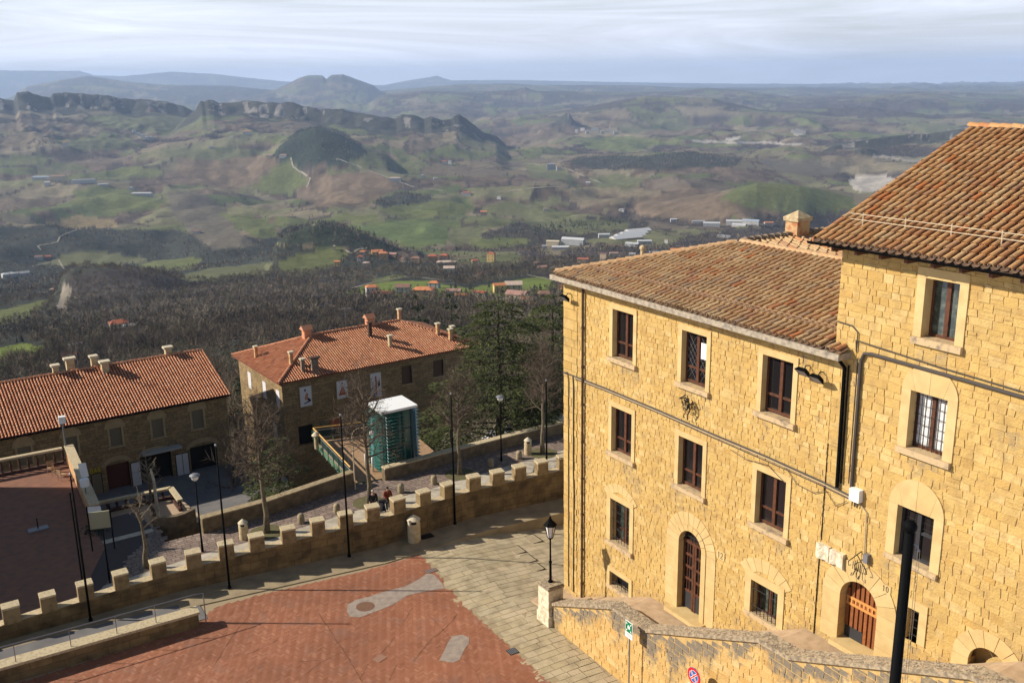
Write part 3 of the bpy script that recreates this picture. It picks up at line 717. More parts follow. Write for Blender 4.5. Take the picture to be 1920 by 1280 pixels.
# ------------------------------------------------------------------ houses of the valley
WALLS = {'white': (.50, .48, .45), 'cream': (.60, .50, .34), 'yellow': (.62, .44, .18), 'tan': (.42, .32, .21), 'brown': (.30, .20, .14), 'orange': (.60, .34, .14), 'grey': (.40, .40, .40)}
ROOFS = {'red': (.42, .13, .065), 'orange': (.58, .22, .09), 'brown': (.25, .14, .10), 'pinkish': (.40, .23, .18), 'pale': (.55, .42, .33), 'white': (.52, .52, .52), 'grey': (.30, .30, .31), 'blue-grey': (.36, .42, .50)}
HM = {}
def hm(d, k, pre):
    if (pre, k) not in HM: HM[(pre, k)] = mat(pre + k.replace('-', '_'), d[k], .9, tuple(c * .8 for c in d[k]), .4)
    return HM[(pre, k)]
mpane = mat('house_window', (.02, .02, .025), .3)
def house(px, x2, ytop, yb, wc, rc, label, cat='house', flat=False, windows=0, group=None, yaw=None, depth=None, name='house'):
    g = ongnd((px + x2) / 2, yb); _, _, zc_ = proj(g.x, g.y, g.z)
    w = (x2 - px) * zc_ / FPX; hh = (yb - ytop) * zc_ / FPX
    dp = depth or min(max(w * .62, 5), 14)
    a_ = math.atan2(g.x, g.y); rz = -a_ + (yaw if yaw is not None else random.Random(int(px * 7 + yb)).uniform(-.45, .25))
    k = w / (w * abs(math.cos(.3)) + dp * abs(math.sin(.3))); w *= k
    g = Vector((g.x + math.sin(a_) * dp * .4, g.y + math.cos(a_) * dp * .4, g.z))
    t = thing(name, label, cat, g, group)
    ca, sa = math.cos(rz), math.sin(rz)
    def T(u, v, z): return g + Vector((ca * u - sa * v, sa * u + ca * v, z))
    rh = 0.08 * w if flat else min(.30 * hh, .26 * dp); we = hh - rh
    b = MB(); b.box8([T(-w / 2, -dp / 2, -4), T(w / 2, -dp / 2, -4), T(w / 2, dp / 2, -4), T(-w / 2, dp / 2, -4), T(-w / 2, -dp / 2, we), T(w / 2, -dp / 2, we), T(w / 2, dp / 2, we), T(-w / 2, dp / 2, we)])
    b.build('wall', hm(WALLS, wc, 'house_wall_'), t)
    b = MB(); e = .5
    A, B_, C_, D_ = T(-w / 2 - e, -dp / 2 - e, we + .02), T(w / 2 + e, -dp / 2 - e, we + .02), T(w / 2 + e, dp / 2 + e, we + .02), T(-w / 2 - e, dp / 2 + e, we + .02)
    ins = 0 if (int(px) % 3 == 0 or flat) else dp * .45
    E, F = T(-w / 2 - e + ins, 0, we + rh), T(w / 2 + e - ins, 0, we + rh)
    b.face([A, B_, F, E]); b.face([C_, D_, E, F]); b.face([D_, A, E]); b.face([B_, C_, F]); b.face([D_, C_, B_, A])
    b.build('roof', hm(ROOFS, rc, 'house_roof_'), t)
    if windows:
        for lv in ((.30, .72) if we > 4.2 else (.5,)):
            for q in range(windows):
                u = -w / 2 + w * (q + .5) / windows
                bb = MB(); hw, hh2 = .55, .75
                bb.box8([T(u - hw, -dp / 2 - .05, we * lv - hh2), T(u + hw, -dp / 2 - .05, we * lv - hh2), T(u + hw, -dp / 2 + .1, we * lv - hh2), T(u - hw, -dp / 2 + .1, we * lv - hh2), T(u - hw, -dp / 2 - .05, we * lv + hh2), T(u + hw, -dp / 2 - .05, we * lv + hh2), T(u + hw, -dp / 2 + .1, we * lv + hh2), T(u - hw, -dp / 2 + .1, we * lv + hh2)])
                bb.build('window', mpane, t)
    return t
NEAR = [
 (685, 711, 534, 556, 'white', 'orange', 'white house with an orange hipped roof, leftmost of the near hamlet', 3),
 (698, 740, 547, 557, 'tan', 'red', 'low long red roofed shed in front of the leftmost white house', 0),
 (741, 772, 533, 551, 'white', 'brown', 'big plain white house with thin brown roof line below the curving lane', 3),
 (773, 818, 539, 554, 'brown', 'orange', 'long brown house with a wide orange roof right of the plain white house', 4),
 (803, 826, 527, 541, 'grey', 'orange', 'grey house with orange roof standing just behind the long brown house', 2),
 (834, 866, 542, 553, 'grey', 'pinkish', 'grey house under a dull pink roof in the middle of the near hamlet', 2),
 (852, 882, 551, 561, 'tan', 'orange', 'low bright orange roof nearest the winter wood in the hamlet middle', 0),
 (885, 914, 546, 555, 'white', 'red', 'small white cottage with a red roof left of the yellow house', 2),
 (924, 948, 531, 549, 'yellow', 'orange', 'tall yellow house with a flat orange roof at the green field edge', 2),
 (945, 981, 528, 547, 'cream', 'pale', 'pale cream villa with a pale patchy roof beside the tall yellow house', 3),
 (948, 992, 546, 567, 'cream', 'pinkish', 'wide cream house with a dull pink hipped roof, nearest of the hamlet', 4),
 (978, 997, 557, 573, 'white', 'red', 'red roof half hidden by trees below the wide cream house', 0),
 (1007, 1037, 546, 563, 'yellow', 'brown', 'yellow house with a brown hipped roof at the hamlet right end', 3),
 (1046, 1060, 534, 545, 'orange', 'orange', 'orange gable peeping out beside the palazzo corner', 0),
]
for (p1, p2, y1, y2, wc, rc, lb, nw) in NEAR: house(p1, p2, y1, y2, wc, rc, lb, windows=nw, group='houses of the near hamlet')
UP = [
 (625, 630, 460, 470, 'cream', 'pale', 'slim pale tower house at the tip of the sloping green field', 0),
 (627, 639, 489, 500, 'yellow', 'orange', 'small yellow house lowest at the left of the upper hamlet', 2),
 (670, 684, 479, 491, 'white', 'red', 'bright white cube house in the upper hamlet', 2),
 (674, 690, 470, 480, 'cream', 'orange', 'cream house with orange roof just above the white cube house', 2),
 (696, 719, 469, 480, 'yellow', 'orange', 'long yellow house with orange roof topmost in the upper hamlet', 3),
 (710, 729, 472, 485, 'orange', 'orange', 'orange house right of the long yellow house', 2),
 (729, 746, 474, 484, 'brown', 'pinkish', 'brown house with pinkish roof at the end of the orange row', 0),
 (770, 792, 481, 493, 'brown', 'brown', 'square brown house alone in the middle of the upper hamlet', 2),
 (802, 822, 477, 489, 'orange', 'red', 'red roofed house left of its red twin in the upper hamlet', 2),
 (824, 843, 476, 488, 'brown', 'red', 'red roofed house right of its red twin in the upper hamlet', 2),
 (818, 859, 489, 498, 'tan', 'pale', 'long tan terrace building below the two red roofs', 3),
 (831, 854, 499, 518, 'cream', 'pale', 'tall cream farmhouse with pale roof above the curving lane', 2),
 (884, 898, 486, 494, 'tan', 'red', 'small tan cottage between the cream farmhouse and the yellow villa', 0),
 (913, 930, 473, 491, 'yellow', 'red', 'yellow villa with red roof among dark garden trees', 2),
 (895, 904, 511, 519, 'tan', 'red', 'tiny tan hut beside the curving lane', 0),
 (1000, 1016, 491, 499, 'tan', 'pinkish', 'dull pink roofed cottage left of the palazzo eave', 0),
 (1008, 1026, 498, 508, 'cream', 'pinkish', 'pale cottage just below the dull pink roofed one', 0),
 (680, 696, 491, 499, 'tan', 'pale', 'tan garden house below the white cube house', 0),
 (748, 762, 484, 492, 'cream', 'brown', 'low cream house left of the square brown house', 0),
 (862, 876, 494, 501, 'grey', 'brown', 'low grey shed right of the long tan terrace', 0),
]
for (p1, p2, y1, y2, wc, rc, lb, nw) in UP: house(p1, p2, y1, y2, wc, rc, lb, windows=nw, group='houses of the upper hamlet')
MISC = [
 (206, 243, 600, 621, 'cream', 'red', 'lone house with red roofs in the wood above the left roof', 3),
 (232, 256, 607, 622, 'white', 'white', 'white outbuilding right of the lone house in the wood', 0),
 (119, 150, 660, 677, 'tan', 'red', 'red roof half hidden just behind the left building chimneys', 0),
 (4, 30, 511, 520, 'white', 'white', 'white sheds at the left edge below the winding lane', 0),
 (30, 56, 509, 519, 'white', 'grey', 'white workshop right of the white sheds at the left edge', 0),
 (66, 82, 480, 488, 'white', 'brown', 'white farm with a brown roof beside the winding lane', 0),
 (84, 97, 480, 487, 'brown', 'red', 'brown barn right of the white farm on the winding lane', 0),
 (56, 66, 535, 543, 'tan', 'pale', 'tan cottage in the wood left of the rocky outcrop', 0),
 (94, 104, 541, 552, 'orange', 'pale', 'small orange house beside the rocky outcrop', 0),
 (70, 90, 547, 553, 'white', 'grey', 'low white greenhouse below the tan cottage', 0),
 (363, 376, 432, 438, 'white', 'brown', 'tiny white farmhouse alone on the ploughed field', 0),
 (247, 287, 361, 368, 'white', 'white', 'long white barn on the green hill at left', 0),
 (242, 252, 351, 357, 'white', 'grey', 'small white house above the long white barn', 0),
 (62, 96, 331, 338, 'white', 'blue-grey', 'long pale shed topmost in the left hillside village', 0),
 (95, 124, 329, 341, 'cream', 'pinkish', 'big cream house at the heart of the left hillside village', 0),
 (84, 95, 341, 350, 'white', 'white', 'white block at the lower edge of the left hillside village', 0),
 (136, 180, 337, 344, 'white', 'grey', 'long white row at the right of the left hillside village', 0),
 (184, 204, 345, 349, 'white', 'white', 'white sheds at the far right of the left hillside village', 0),
 (118, 127, 266, 277, 'white', 'orange', 'pale church tower house beside the dark grove at left', 0),
 (392, 402, 274, 279, 'white', 'grey', 'white farm at the left of the cypress row', 0),
 (456, 471, 247, 254, 'white', 'orange', 'white and orange farm on the high green slope', 0),
 (524, 540, 291, 297, 'white', 'pinkish', 'pale houses at the saddle left of the dark conical hill', 0),
 (500, 514, 290, 296, 'cream', 'pinkish', 'cream house left of the pale saddle houses', 0),
 (828, 838, 301, 308, 'white', 'red', 'left one of two white farms on the brown slope', 0),
 (840, 848, 302, 309, 'white', 'grey', 'right one of two white farms on the brown slope', 0),
 (1025, 1042, 307, 319, 'grey', 'grey', 'large grey manor on the mid valley ridge', 0),
 (1043, 1052, 312, 320, 'white', 'brown', 'white annex right of the large grey manor', 0),
 (730, 752, 333, 341, 'white', 'pale', 'white farm cluster where the long lane bends', 0),
 (788, 796, 328, 334, 'white', 'grey', 'tiny white house right of the long lane', 0),
 (812, 822, 333, 337, 'white', 'grey', 'tiny low white shed on the lane ridge', 0),
 (865, 884, 360, 368, 'white', 'red', 'white farm with red roof above the green terraces', 0),
 (932, 941, 369, 375, 'white', 'grey', 'white cottage left of the dark tree row', 0),
 (900, 914, 395, 404, 'tan', 'orange', 'tan farm with orange roof above the large green field', 0),
 (1018, 1027, 390, 397, 'white', 'pinkish', 'white cottage in the woods above the factory', 0),
 (1098, 1107, 342, 347, 'white', 'white', 'tiny white house at the end of the valley track', 0),
 (1160, 1172, 391, 396, 'white', 'grey', 'white farm on the brown hillside above the sheds', 0),
]
for (p1, p2, y1, y2, wc, rc, lb, nw) in MISC: house(p1, p2, y1, y2, wc, rc, lb, windows=nw)
for i, (p1, y1, lb) in enumerate([(248, 249, 'topmost of the small white houses on the village road at left'), (256, 254, 'second small white house down the village road at left'), (264, 257, 'third small white house down the village road at left'), (272, 261, 'fourth small white house down the village road at left'), (280, 264, 'lowest of the small white houses on the village road at left')]):
    house(p1, p1 + 8, y1 - 5, y1 + 1, 'white', 'grey', lb, group='houses on the far village road')
for p1, y1, w, lb in [(1078, 247, 6, 'westernmost white house below the far rock pinnacle'), (1088, 244, 9, 'white house right of the far rock pinnacle'), (1098, 249, 7, 'low white house of the far pinnacle village'), (1108, 244, 15, 'wide white hall of the far pinnacle village'), (1126, 250, 7, 'white house beside the wide white hall'), (1137, 247, 8, 'second house right of the wide white hall'), (1150, 251, 9, 'rightmost house of the far pinnacle village')]:
    house(p1, p1 + w, y1 - 4, y1 + 2, 'white', 'grey', lb, group='houses of the far pinnacle village')
SHEDS = [
 (1121, 1144, 438, 446, 'white', 'white', 'single white warehouse left of the four long sheds', 0),
 (1142, 1206, 442, 449, 'tan', 'white', 'lowest of the four long white parallel sheds', 30),
 (1150, 1212, 438, 444, 'tan', 'white', 'second from the front of the four long white sheds', 30),
 (1160, 1216, 434, 440, 'tan', 'white', 'third from the front of the four long white sheds', 30),
 (1170, 1222, 430, 436, 'tan', 'white', 'rearmost of the four long white parallel sheds', 30),
 (1172, 1200, 455, 463, 'grey', 'white', 'broad white hall in front of the four long sheds', 0),
 (1194, 1222, 450, 458, 'grey', 'white', 'white hall right of the broad hall before the long sheds', 0),
 (1052, 1098, 446, 460, 'grey', 'white', 'big grey factory with white striped roof', 0),
 (1024, 1050, 451, 461, 'cream', 'cream', 'cream block of flats left of the big grey factory', 0),
 (1016, 1026, 460, 468, 'white', 'white', 'white block at the left end of the factory yard', 0),
 (1034, 1068, 461, 468, 'white', 'white', 'long white depot in front of the big grey factory', 0),
 (1361, 1392, 413, 422, 'white', 'white', 'left white block of the far industrial estate', 0),
 (1392, 1424, 412, 421, 'white', 'blue-grey', 'right white block of the far industrial estate', 0),
 (1372, 1400, 420, 425, 'white', 'white', 'low white hall before the far industrial estate', 0),
 (1297, 1322, 414, 419, 'white', 'grey', 'low white shed left of the far industrial estate', 0),
 (1318, 1350, 417, 425, 'grey', 'white', 'grey depot in front of the low white shed', 0),
 (1256, 1270, 411, 416, 'white', 'white', 'single white tent roof in the far wood', 0),
 (1432, 1450, 416, 423, 'white', 'orange', 'white house with orange roof left of the chimney', 0),
 (1179, 1192, 475, 483, 'white', 'white', 'white silo barn above the palazzo ridge', 0),
 (1246, 1254, 449, 456, 'white', 'pinkish', 'small white house in the wood right of the long sheds', 0),
 (1256, 1276, 466, 476, 'cream', 'orange', 'orange roofed house peeping over the palazzo hip', 0),
 (1278, 1292, 464, 472, 'cream', 'orange', 'second orange roof peeping over the palazzo hip', 0),
 (1216, 1246, 472, 478, 'grey', 'grey', 'long grey shed just above the palazzo hip', 0),
 (1344, 1372, 441, 446, 'white', 'grey', 'pale row of cottages in the far right wood', 0),
 (1125, 1140, 475, 492, 'tan', 'brown', 'tan house behind the small roof vent of the palazzo', 0),
 (1142, 1160, 473, 484, 'cream', 'pinkish', 'cream house right of the small roof vent', 0),
 (1082, 1106, 484, 494, 'tan', 'red', 'red roofed house above the left end of the palazzo eave', 0),
]
ROOFS['cream'] = (.62, .54, .38)
for (p1, p2, y1, y2, wc, rc, lb, dp_) in SHEDS: house(p1, p2, y1, y2, wc, rc, lb, 'building', flat=True, yaw=(.55 if dp_ else None), depth=dp_ or None, name='industrial_building' if 'house' not in lb else 'house')

# ================================================================== palazzo on the right
C0 = Vector((2.26, 41.18, 0))
ES, EW = Vector((math.sin(YAW), -math.cos(YAW), 0)), Vector((math.cos(YAW), math.sin(YAW), 0))
UP_ = Vector((0, 0, 1))
def F(s, w, z): return C0 + ES * s + EW * w + UP_ * z
def subrect(rects, h):
    out = []
    for (a, b, c, d) in rects:
        if h[0] >= b or h[1] <= a or h[2] >= d or h[3] <= c: out.append((a, b, c, d)); continue
        if h[2] > c: out.append((a, b, c, h[2]))
        if h[3] < d: out.append((a, b, h[3], d))
        lo, hi = max(c, h[2]), min(d, h[3])
        if h[0] > a: out.append((a, h[0], lo, hi))
        if h[1] < b: out.append((h[1], b, lo, hi))
    return out
def stonewall(mb, T, s0, s1, z0, z1, holes, ch, cw, rnd, joint=.011, topf=None, stain=None, m=0, rough=1.0):
    wav = [(rnd.uniform(.4, 1.1), rnd.uniform(0, 6), rnd.uniform(.010, .030)) for _ in range(4)]
    dz = lambda s, z: sum(a * math.sin(k * s + p + z * .6) for k, p, a in wav)
    z = z0
    while z < z1:
        h = rnd.uniform(*ch); zt = min(z + h, z1)
        if z1 - zt < .08: zt = z1
        s = s0 - rnd.uniform(0, cw[0])
        while s < s1:
            w = rnd.uniform(*cw) * (1.0 if rnd.random() > .12 else 1.5)
            a, b = max(s, s0), min(s + w, s1); s += w
            if b - a < .03: continue
            parts = [(a, b, z, zt)]
            q = rnd.random()
            if q < .10 and h > .2: zm = z + h * rnd.uniform(.4, .6); parts = [(a, b, z, zm), (a, b, zm, zt)]
            elif q < .16 and b - a > .4:
                sm = (a + b) / 2; zm = z + h * .5; parts = [(a, sm, z, zt), (sm, b, z, zm), (sm, b, zm, zt)]
            for hl in holes: parts = subrect(parts, hl)
            for (pa, pb, pc, pd) in parts:
                if topf:
                    lim = min(topf(pa), topf(pb)) - .01
                    if pc > lim - .06: continue
                    pd = min(pd, lim)
                if pb - pa < .05 or pd - pc < .05: continue
                j = joint * rnd.uniform(.6, 1.6); rel = (.003 + .013 * rnd.random() ** 2) * rough; jt = lambda: rnd.uniform(-.019, .019) * rough
                cs = []
                for (u, v) in ((pa + j, pc + j), (pb - j, pc + j), (pb - j, pd - j), (pa + j, pd - j)):
                    cs.append((u + jt(), v + jt() + dz(u, v)))
                bk = [T(u, .03, v) for u, v in cs]
                cu, cv = (pa + pb) / 2, (pc + pd) / 2
                fr = [T(u + (cu - u) * .05, -rel + rnd.uniform(-.005, .005), v + (cv - v) * .06) for u, v in cs]
                st = stain(cu, cv) if stain else 0.0
                n = len(mb.v); mb.v.extend([tuple(p) for p in bk + fr])
                for f in ((4, 5, 6, 7), (0, 1, 5, 4), (1, 2, 6, 5), (2, 3, 7, 6), (3, 0, 4, 7)):
                    mb.f.append(tuple(n + k for k in f)); mb.m.append(m); mb.a.append(st)
        z = zt
def backing(mb, T, s0, s1, z0, z1, holes, m=1, w=.012):
    rs = [(s0, s1, z0, z1)]
    for h in holes: rs = subrect(rs, h)
    for (a, b, c, d) in rs: mb.face([T(a, w, c), T(b, w, c), T(b, w, d), T(a, w, d)], m)

# --- openings: (s0, s1, z0, z1)
WIN = {}
for ci, (a, b) in enumerate(((3.51, 4.84), (7.68, 9.0), (11.70, 13.03))):
    WIN['u%d' % ci] = (a, b, 12.13, 14.14)
    WIN['m%d' % ci] = (a, b, 8.06, 10.04)
WIN['grille'] = (3.50, 4.81, 4.02, 5.96)
WIN['cellar'] = (3.51, 4.83, 1.90, 2.58)
WIN['low'] = (11.70, 12.96, 4.62, 5.90)
D12 = (7.87, 9.14, 2.95, 6.42)
TW = {'top': (17.51, 18.55, 15.96, 17.64), 'mid': (17.37, 18.54, 12.66, 14.39), 'low': (17.29, 18.50, 9.25, 10.86), 'small': (17.96, 18.34, 6.82, 7.84)}
D10 = (15.50, 16.92, 5.55, 7.80)
rnd = random.Random(5)
palz = thing('stone_palazzo', 'long yellow stone palazzo wing with a barrel tiled hip roof and three window rows', 'building', F(0, 0, 0))
wingholes = [(v[0] - .06, v[1] + .06, v[2] - .05, v[3] + .06) for v in WIN.values()] + [(D12[0] - .05, D12[1] + .05, 2.6, D12[3] + .03)]
def streak(ops):
    g = random.Random(17)
    L = []
    for (a, b_, z0, z1) in ops:
        for _ in range(4): L.append((a + (b_ - a) * g.choice((-.12, .0, .25, .5, .8, 1.0, 1.12)) + g.uniform(-.1, .1), z0 - .15, g.uniform(.5, 1.9), g.uniform(.12, .3)))
    for _ in range(40): L.append((g.uniform(0, 25), g.uniform(3, 15.5), g.uniform(.4, 1.6), g.uniform(.15, .6)))
    def f(s, z):
        v = max(0.0, .36 - .5 * max(0, z - float(np.interp(s, [0, 1, 6.3, 9.7, 14.2, 17.2, 21.4, 26], [0, .1, 2.6, 2.7, 5.2, 5.3, 7.9, 8.1]))))
        for (c, zt, ln, w) in L:
            if zt - ln < z < zt and abs(s - c) < w: v = max(v, (.34 * (1 - (zt - z) / ln) + .10) * (1 - (abs(s - c) / w) ** 2))
        return v
    return f
SK = streak(list(WIN.values()) + list(TW.values()))
def onface(v): q = Vector(v) - C0; return SK(q.dot(ES), v[2])
b = MB()
stonewall(b, F, 1.05, 14.58, -1.2, 14.80, wingholes, (.135, .225), (.17, .42), rnd, joint=.0055)
# larger corner stones
z = -1.2
while z < 14.8:
    h = rnd.uniform(.26, .46); e = rnd.choice((.62, 1.0, .8)); zt = min(z + h, 14.8)
    s = 0.0
    for a_, b_ in ((0, e), (e, 1.05)):
        if b_ - a_ > .06:
            j = .012; rel = rnd.uniform(.01, .035)
            b.box8([F(a_ + j, -rel, z + j), F(b_ - j, -rel, z + j), F(b_ - j, .03, z + j), F(a_ + j, .03, z + j), F(a_ + j, -rel, zt - j), F(b_ - j, -rel, zt - j), F(b_ - j, .03, zt - j), F(a_ + j, .03, zt - j)], 0, skip=(0,))
    z = zt
backing(b, F, 0, 14.6, -1.3, 14.82, wingholes)
# the other sides of the body
for q in ([F(0, .012, -1.3), F(0, 10.4, -1.3), F(0, 10.4, 14.82), F(0, .012, 14.82)], [F(0, 10.4, -1.3), F(14.6, 10.4, -1.3), F(14.6, 10.4, 14.82), F(0, 10.4, 14.82)]):
    b.face(q, 1)
b.build('wall', [M['stone'], M['mortar']], palz, attr=onface)
tower = thing('stone_tower_house', 'taller yellow stone house at the right with a steep tiled roof and arched window heads', 'building', F(14.6, 0, 0))
twh = [(v[0] - .06, v[1] + .06, v[2] - .05, v[3] + .06) for v in TW.values()] + [(D10[0] - .05, D10[1] + .05, 5.2, D10[3] + .03), (19.80, 21.30, 6.2, 7.95)]
b = MB()
stonewall(b, F, 14.6, 25.5, -.5, 18.2, twh, (.155, .30), (.22, .56), rnd, joint=.0065)
backing(b, F, 14.6, 25.5, -.6, 18.25, twh)
b.face([F(14.6, .012, 14.0), F(14.6, 13.6, 14.0), F(14.6, 13.6, 18.2), F(14.6, 6.5, 21.0), F(14.6, .012, 18.25)], 1)
b.face([F(25.5, .012, -.6), F(25.5, 13.6, -.6), F(25.5, 13.6, 18.2), F(25.5, .012, 18.25)], 1)
b.face([F(14.6, 13.6, -.6), F(25.5, 13.6, -.6), F(25.5, 13.6, 18.2), F(14.6, 13.6, 18.2)], 1)
b.build('wall', [M['stone'], M['mortar']], tower, attr=onface)

def rbox(mb, s0, s1, w0, w1, z0, z1, m=0):
    mb.box8([F(s0, w0, z0), F(s1, w0, z0), F(s1, w1, z0), F(s0, w1, z0), F(s0, w0, z1), F(s1, w0, z1), F(s1, w1, z1), F(s0, w1, z1)], m)
def sashes(mb, s0, s1, z0, z1, w=.19, t=.07, trans=.30):
    rbox(mb, s0, s0 + t, w, w + .08, z0, z1); rbox(mb, s1 - t, s1, w, w + .08, z0, z1)
    rbox(mb, s0 + t, s1 - t, w, w + .08, z0, z0 + t * 1.3); rbox(mb, s0 + t, s1 - t, w, w + .08, z1 - t, z1)
    mid = (s0 + s1) / 2
    rbox(mb, mid - .065, mid + .065, w - .02, w + .07, z0 + t * 1.3, z1 - t)
    if trans:
        zt = z0 + (z1 - z0) * trans
        rbox(mb, s0 + t, mid - .065, w + .005, w + .06, zt - .04, zt + .04); rbox(mb, mid + .065, s1 - t, w + .005, w + .06, zt - .04, zt + .04)
def surround(parent, s0, s1, z0, z1, wd=.20):
    b = MB()
    rbox(b, s0 - wd, s0, -.045, .42, z0, z1); rbox(b, s1, s1 + wd, -.045, .42, z0, z1); rbox(b, s0 - wd, s1 + wd, -.05, .42, z1, z1 + wd * 1.1)
    return b.build('stone_surround', M['ashlar'], parent)
def archhead(parent, s0, s1, z0, z1, ztop, wd=.26, n=4):
    """rectangular window under a solid round stone head cut in voussoirs"""
    b = MB(); c = (s0 + s1) / 2; a = (s1 - s0) / 2 + wd; hh = ztop - z1
    rbox(b, s0 - wd, s0 - .0, -.04, .42, z0, z1); rbox(b, s1, s1 + wd, -.04, .42, z0, z1)
    K = 6
    for i in range(n):
        t0, t1 = math.pi - math.pi * i / n, math.pi - math.pi * (i + 1) / n
        arc = [(c + a * math.cos(t0 + (t1 - t0) * k / K), z1 + .004 + hh * math.sin(t0 + (t1 - t0) * k / K)) for k in range(K + 1)]
        bx0, bx1 = c - a + 2 * a * i / n, c - a + 2 * a * (i + 1) / n
        poly = [(bx0 + .005, z1 + .004), (bx1 - .005, z1 + .004)] + [(u - .005 if k == 0 and i < n else u, v) for k, (u, v) in enumerate(reversed(arc))]
        cl = []
        for p in poly:
            if not cl or math.hypot(p[0] - cl[-1][0], p[1] - cl[-1][1]) > 1e-3: cl.append(p)
        if math.hypot(cl[0][0] - cl[-1][0], cl[0][1] - cl[-1][1]) < 1e-3: cl.pop()
        b.prism([F(u, -.035 - .003 * (i % 2), v) for u, v in cl], EW * .455)
    return b.build('stone_surround', M['ashlar'], parent)
def sill(parent, s0, s1, z0, e=.24, d=.15, h=.17):
    b = MB(); rbox(b, s0 - e, s1 + e, -d, .40, z0 - h, z0 + .005); return b.build('sill', M['sill'], parent)
def glass(parent, s0, s1, z0, z1, m='glass', w=.235, name='pane'):
    b = MB(); b.face([F(s0, w, z0), F(s1, w, z0), F(s1, w, z1), F(s0, w, z1)]); return b.build(name, M[m], parent)
def bars(parent, s0, s1, z0, z1, nv, nh, w=.06, r=.012, extra=None):
    b = MB()
    for i in range(nv):
        s = s0 + (s1 - s0) * (i + .5) / nv; b.tube([F(s, w, z0), F(s, w, z1)], r, 5)
    for i in range(nh):
        z = z0 + (z1 - z0) * (i + .5) / nh; b.tube([F(s0, w, z), F(s1, w, z)], r * .9, 5)
    if extra: extra(b)
    return b.build('iron_grille', M['iron'], parent)
def window(parent, key, o, label=None, lead=False):
    s0, s1, z0, z1 = o
    b = MB(); sashes(b, s0, s1, z0 + .05, z1)
    w = b.build('window', M['wood'], parent)
    if label: w['label'] = label
    glass(w, s0, s1, z0, z1)
    surround(w, s0, s1, z0, z1); sill(w, s0, s1, z0)
    return w
for k in ('u0', 'u2', 'm0', 'm1', 'm2'): window(palz, k, WIN[k])
w = window(palz, 'u1', WIN['u1'], 'window with leaded diamond panes and a paper sheet')
b = MB(); s0, s1, z0, z1 = WIN['u1']; mid = (s0 + s1) / 2
for (a_, c_) in ((s0 + .08, mid - .07), (mid + .07, s1 - .08)):
    H_, W_ = z1 - z0 - .2, c_ - a_
    for i in range(-3, 9):
        for sg in (1, -1):
            t0 = i * .28; p = []
            for t in (0, W_):
                v = t0 + sg * t * 1.35 + (W_ * 1.35 if sg < 0 else 0); p.append((a_ + t, z0 + .1 + v))
            if all(z0 + .08 <= q[1] <= z1 - .05 for q in p): b.tube([F(p[0][0], .222, p[0][1]), F(p[1][0], .222, p[1][1])], .007, 4)
b.build('lead_lattice', M['grey'], w)
b = MB(); rbox(b, mid + .12, s1 - .12, .205, .214, z0 + 1.05, z0 + 1.65); b.build('paper_sheet', M['white'], w)
# ground floor grilled window
s0, s1, z0, z1 = WIN['grille']
b = MB(); sashes(b, s0, s1, z0, z1, w=.30); w = b.build('window', M['wood'], palz); w['label'] = 'lower window behind an iron grille'
glass(w, s0, s1, z0, z1, 'glassg', .34); surround(w, s0, s1, z0, z1, .24); sill(w, s0, s1, z0)
bars(w, s0, s1, z0, z1, 7, 5, .08)
b = MB()                                                       # relieving arch over it
for i in range(7):
    t0, t1 = math.pi * (.80 - .6 * i / 7), math.pi * (.80 - .6 * (i + 1) / 7); c = (s0 + s1) / 2
    q = [(c + r_ * math.cos(t), z1 - .52 + r_ * math.sin(t) * .95) for r_, t in ((.98, t0), (.98, t1 + .012), (1.38, t1 + .012), (1.38, t0))]
    b.prism([F(u, -.03, v) for u, v in q], EW * .06)
b.build('relieving_arch', M['ashlar'], w)
s0, s1, z0, z1 = WIN['cellar']
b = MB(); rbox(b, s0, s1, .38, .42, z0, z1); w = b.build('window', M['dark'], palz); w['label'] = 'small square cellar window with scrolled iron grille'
surround(w, s0, s1, z0, z1, .2); sill(w, s0, s1, z0, d=.06)
def scroll(b):
    for i in range(4):
        c = s0 + (s1 - s0) * (i + .5) / 4
        b.tube([F(c + .13 * math.cos(t), .10, z0 + .33 + .2 * math.sin(t)) for t in np.linspace(0, 6.28, 13)], .014, 4)
bars(w, s0, s1, z0, z1, 5, 2, .10, .013, scroll)
s0, s1, z0, z1 = WIN['low']
b = MB(); sashes(b, s0, s1, z0, z1, w=.34, trans=0); w = b.build('window', M['wood'], palz); w['label'] = 'low barred window beside the stair'
glass(w, s0, s1, z0, z1, 'glassg', .38); surround(w, s0, s1, z0, z1, .28); sill(w, s0, s1, z0, d=.08)
bars(w, s0, s1, z0 - .04, z1, 7, 2, .02, .015)
b = MB()
for i in range(7):
    t0, t1 = math.pi * (.80 - .6 * i / 7), math.pi * (.80 - .6 * (i + 1) / 7); c = (s0 + s1) / 2
    q = [(c + r_ * math.cos(t), z1 - .46 + r_ * math.sin(t) * .95) for r_, t in ((.98, t0), (.98, t1 + .012), (1.5, t1 + .012), (1.5, t0))]
    b.prism([F(u, -.028, v) for u, v in q], EW * .06)
b.build('relieving_arch', M['ashlar'], w)

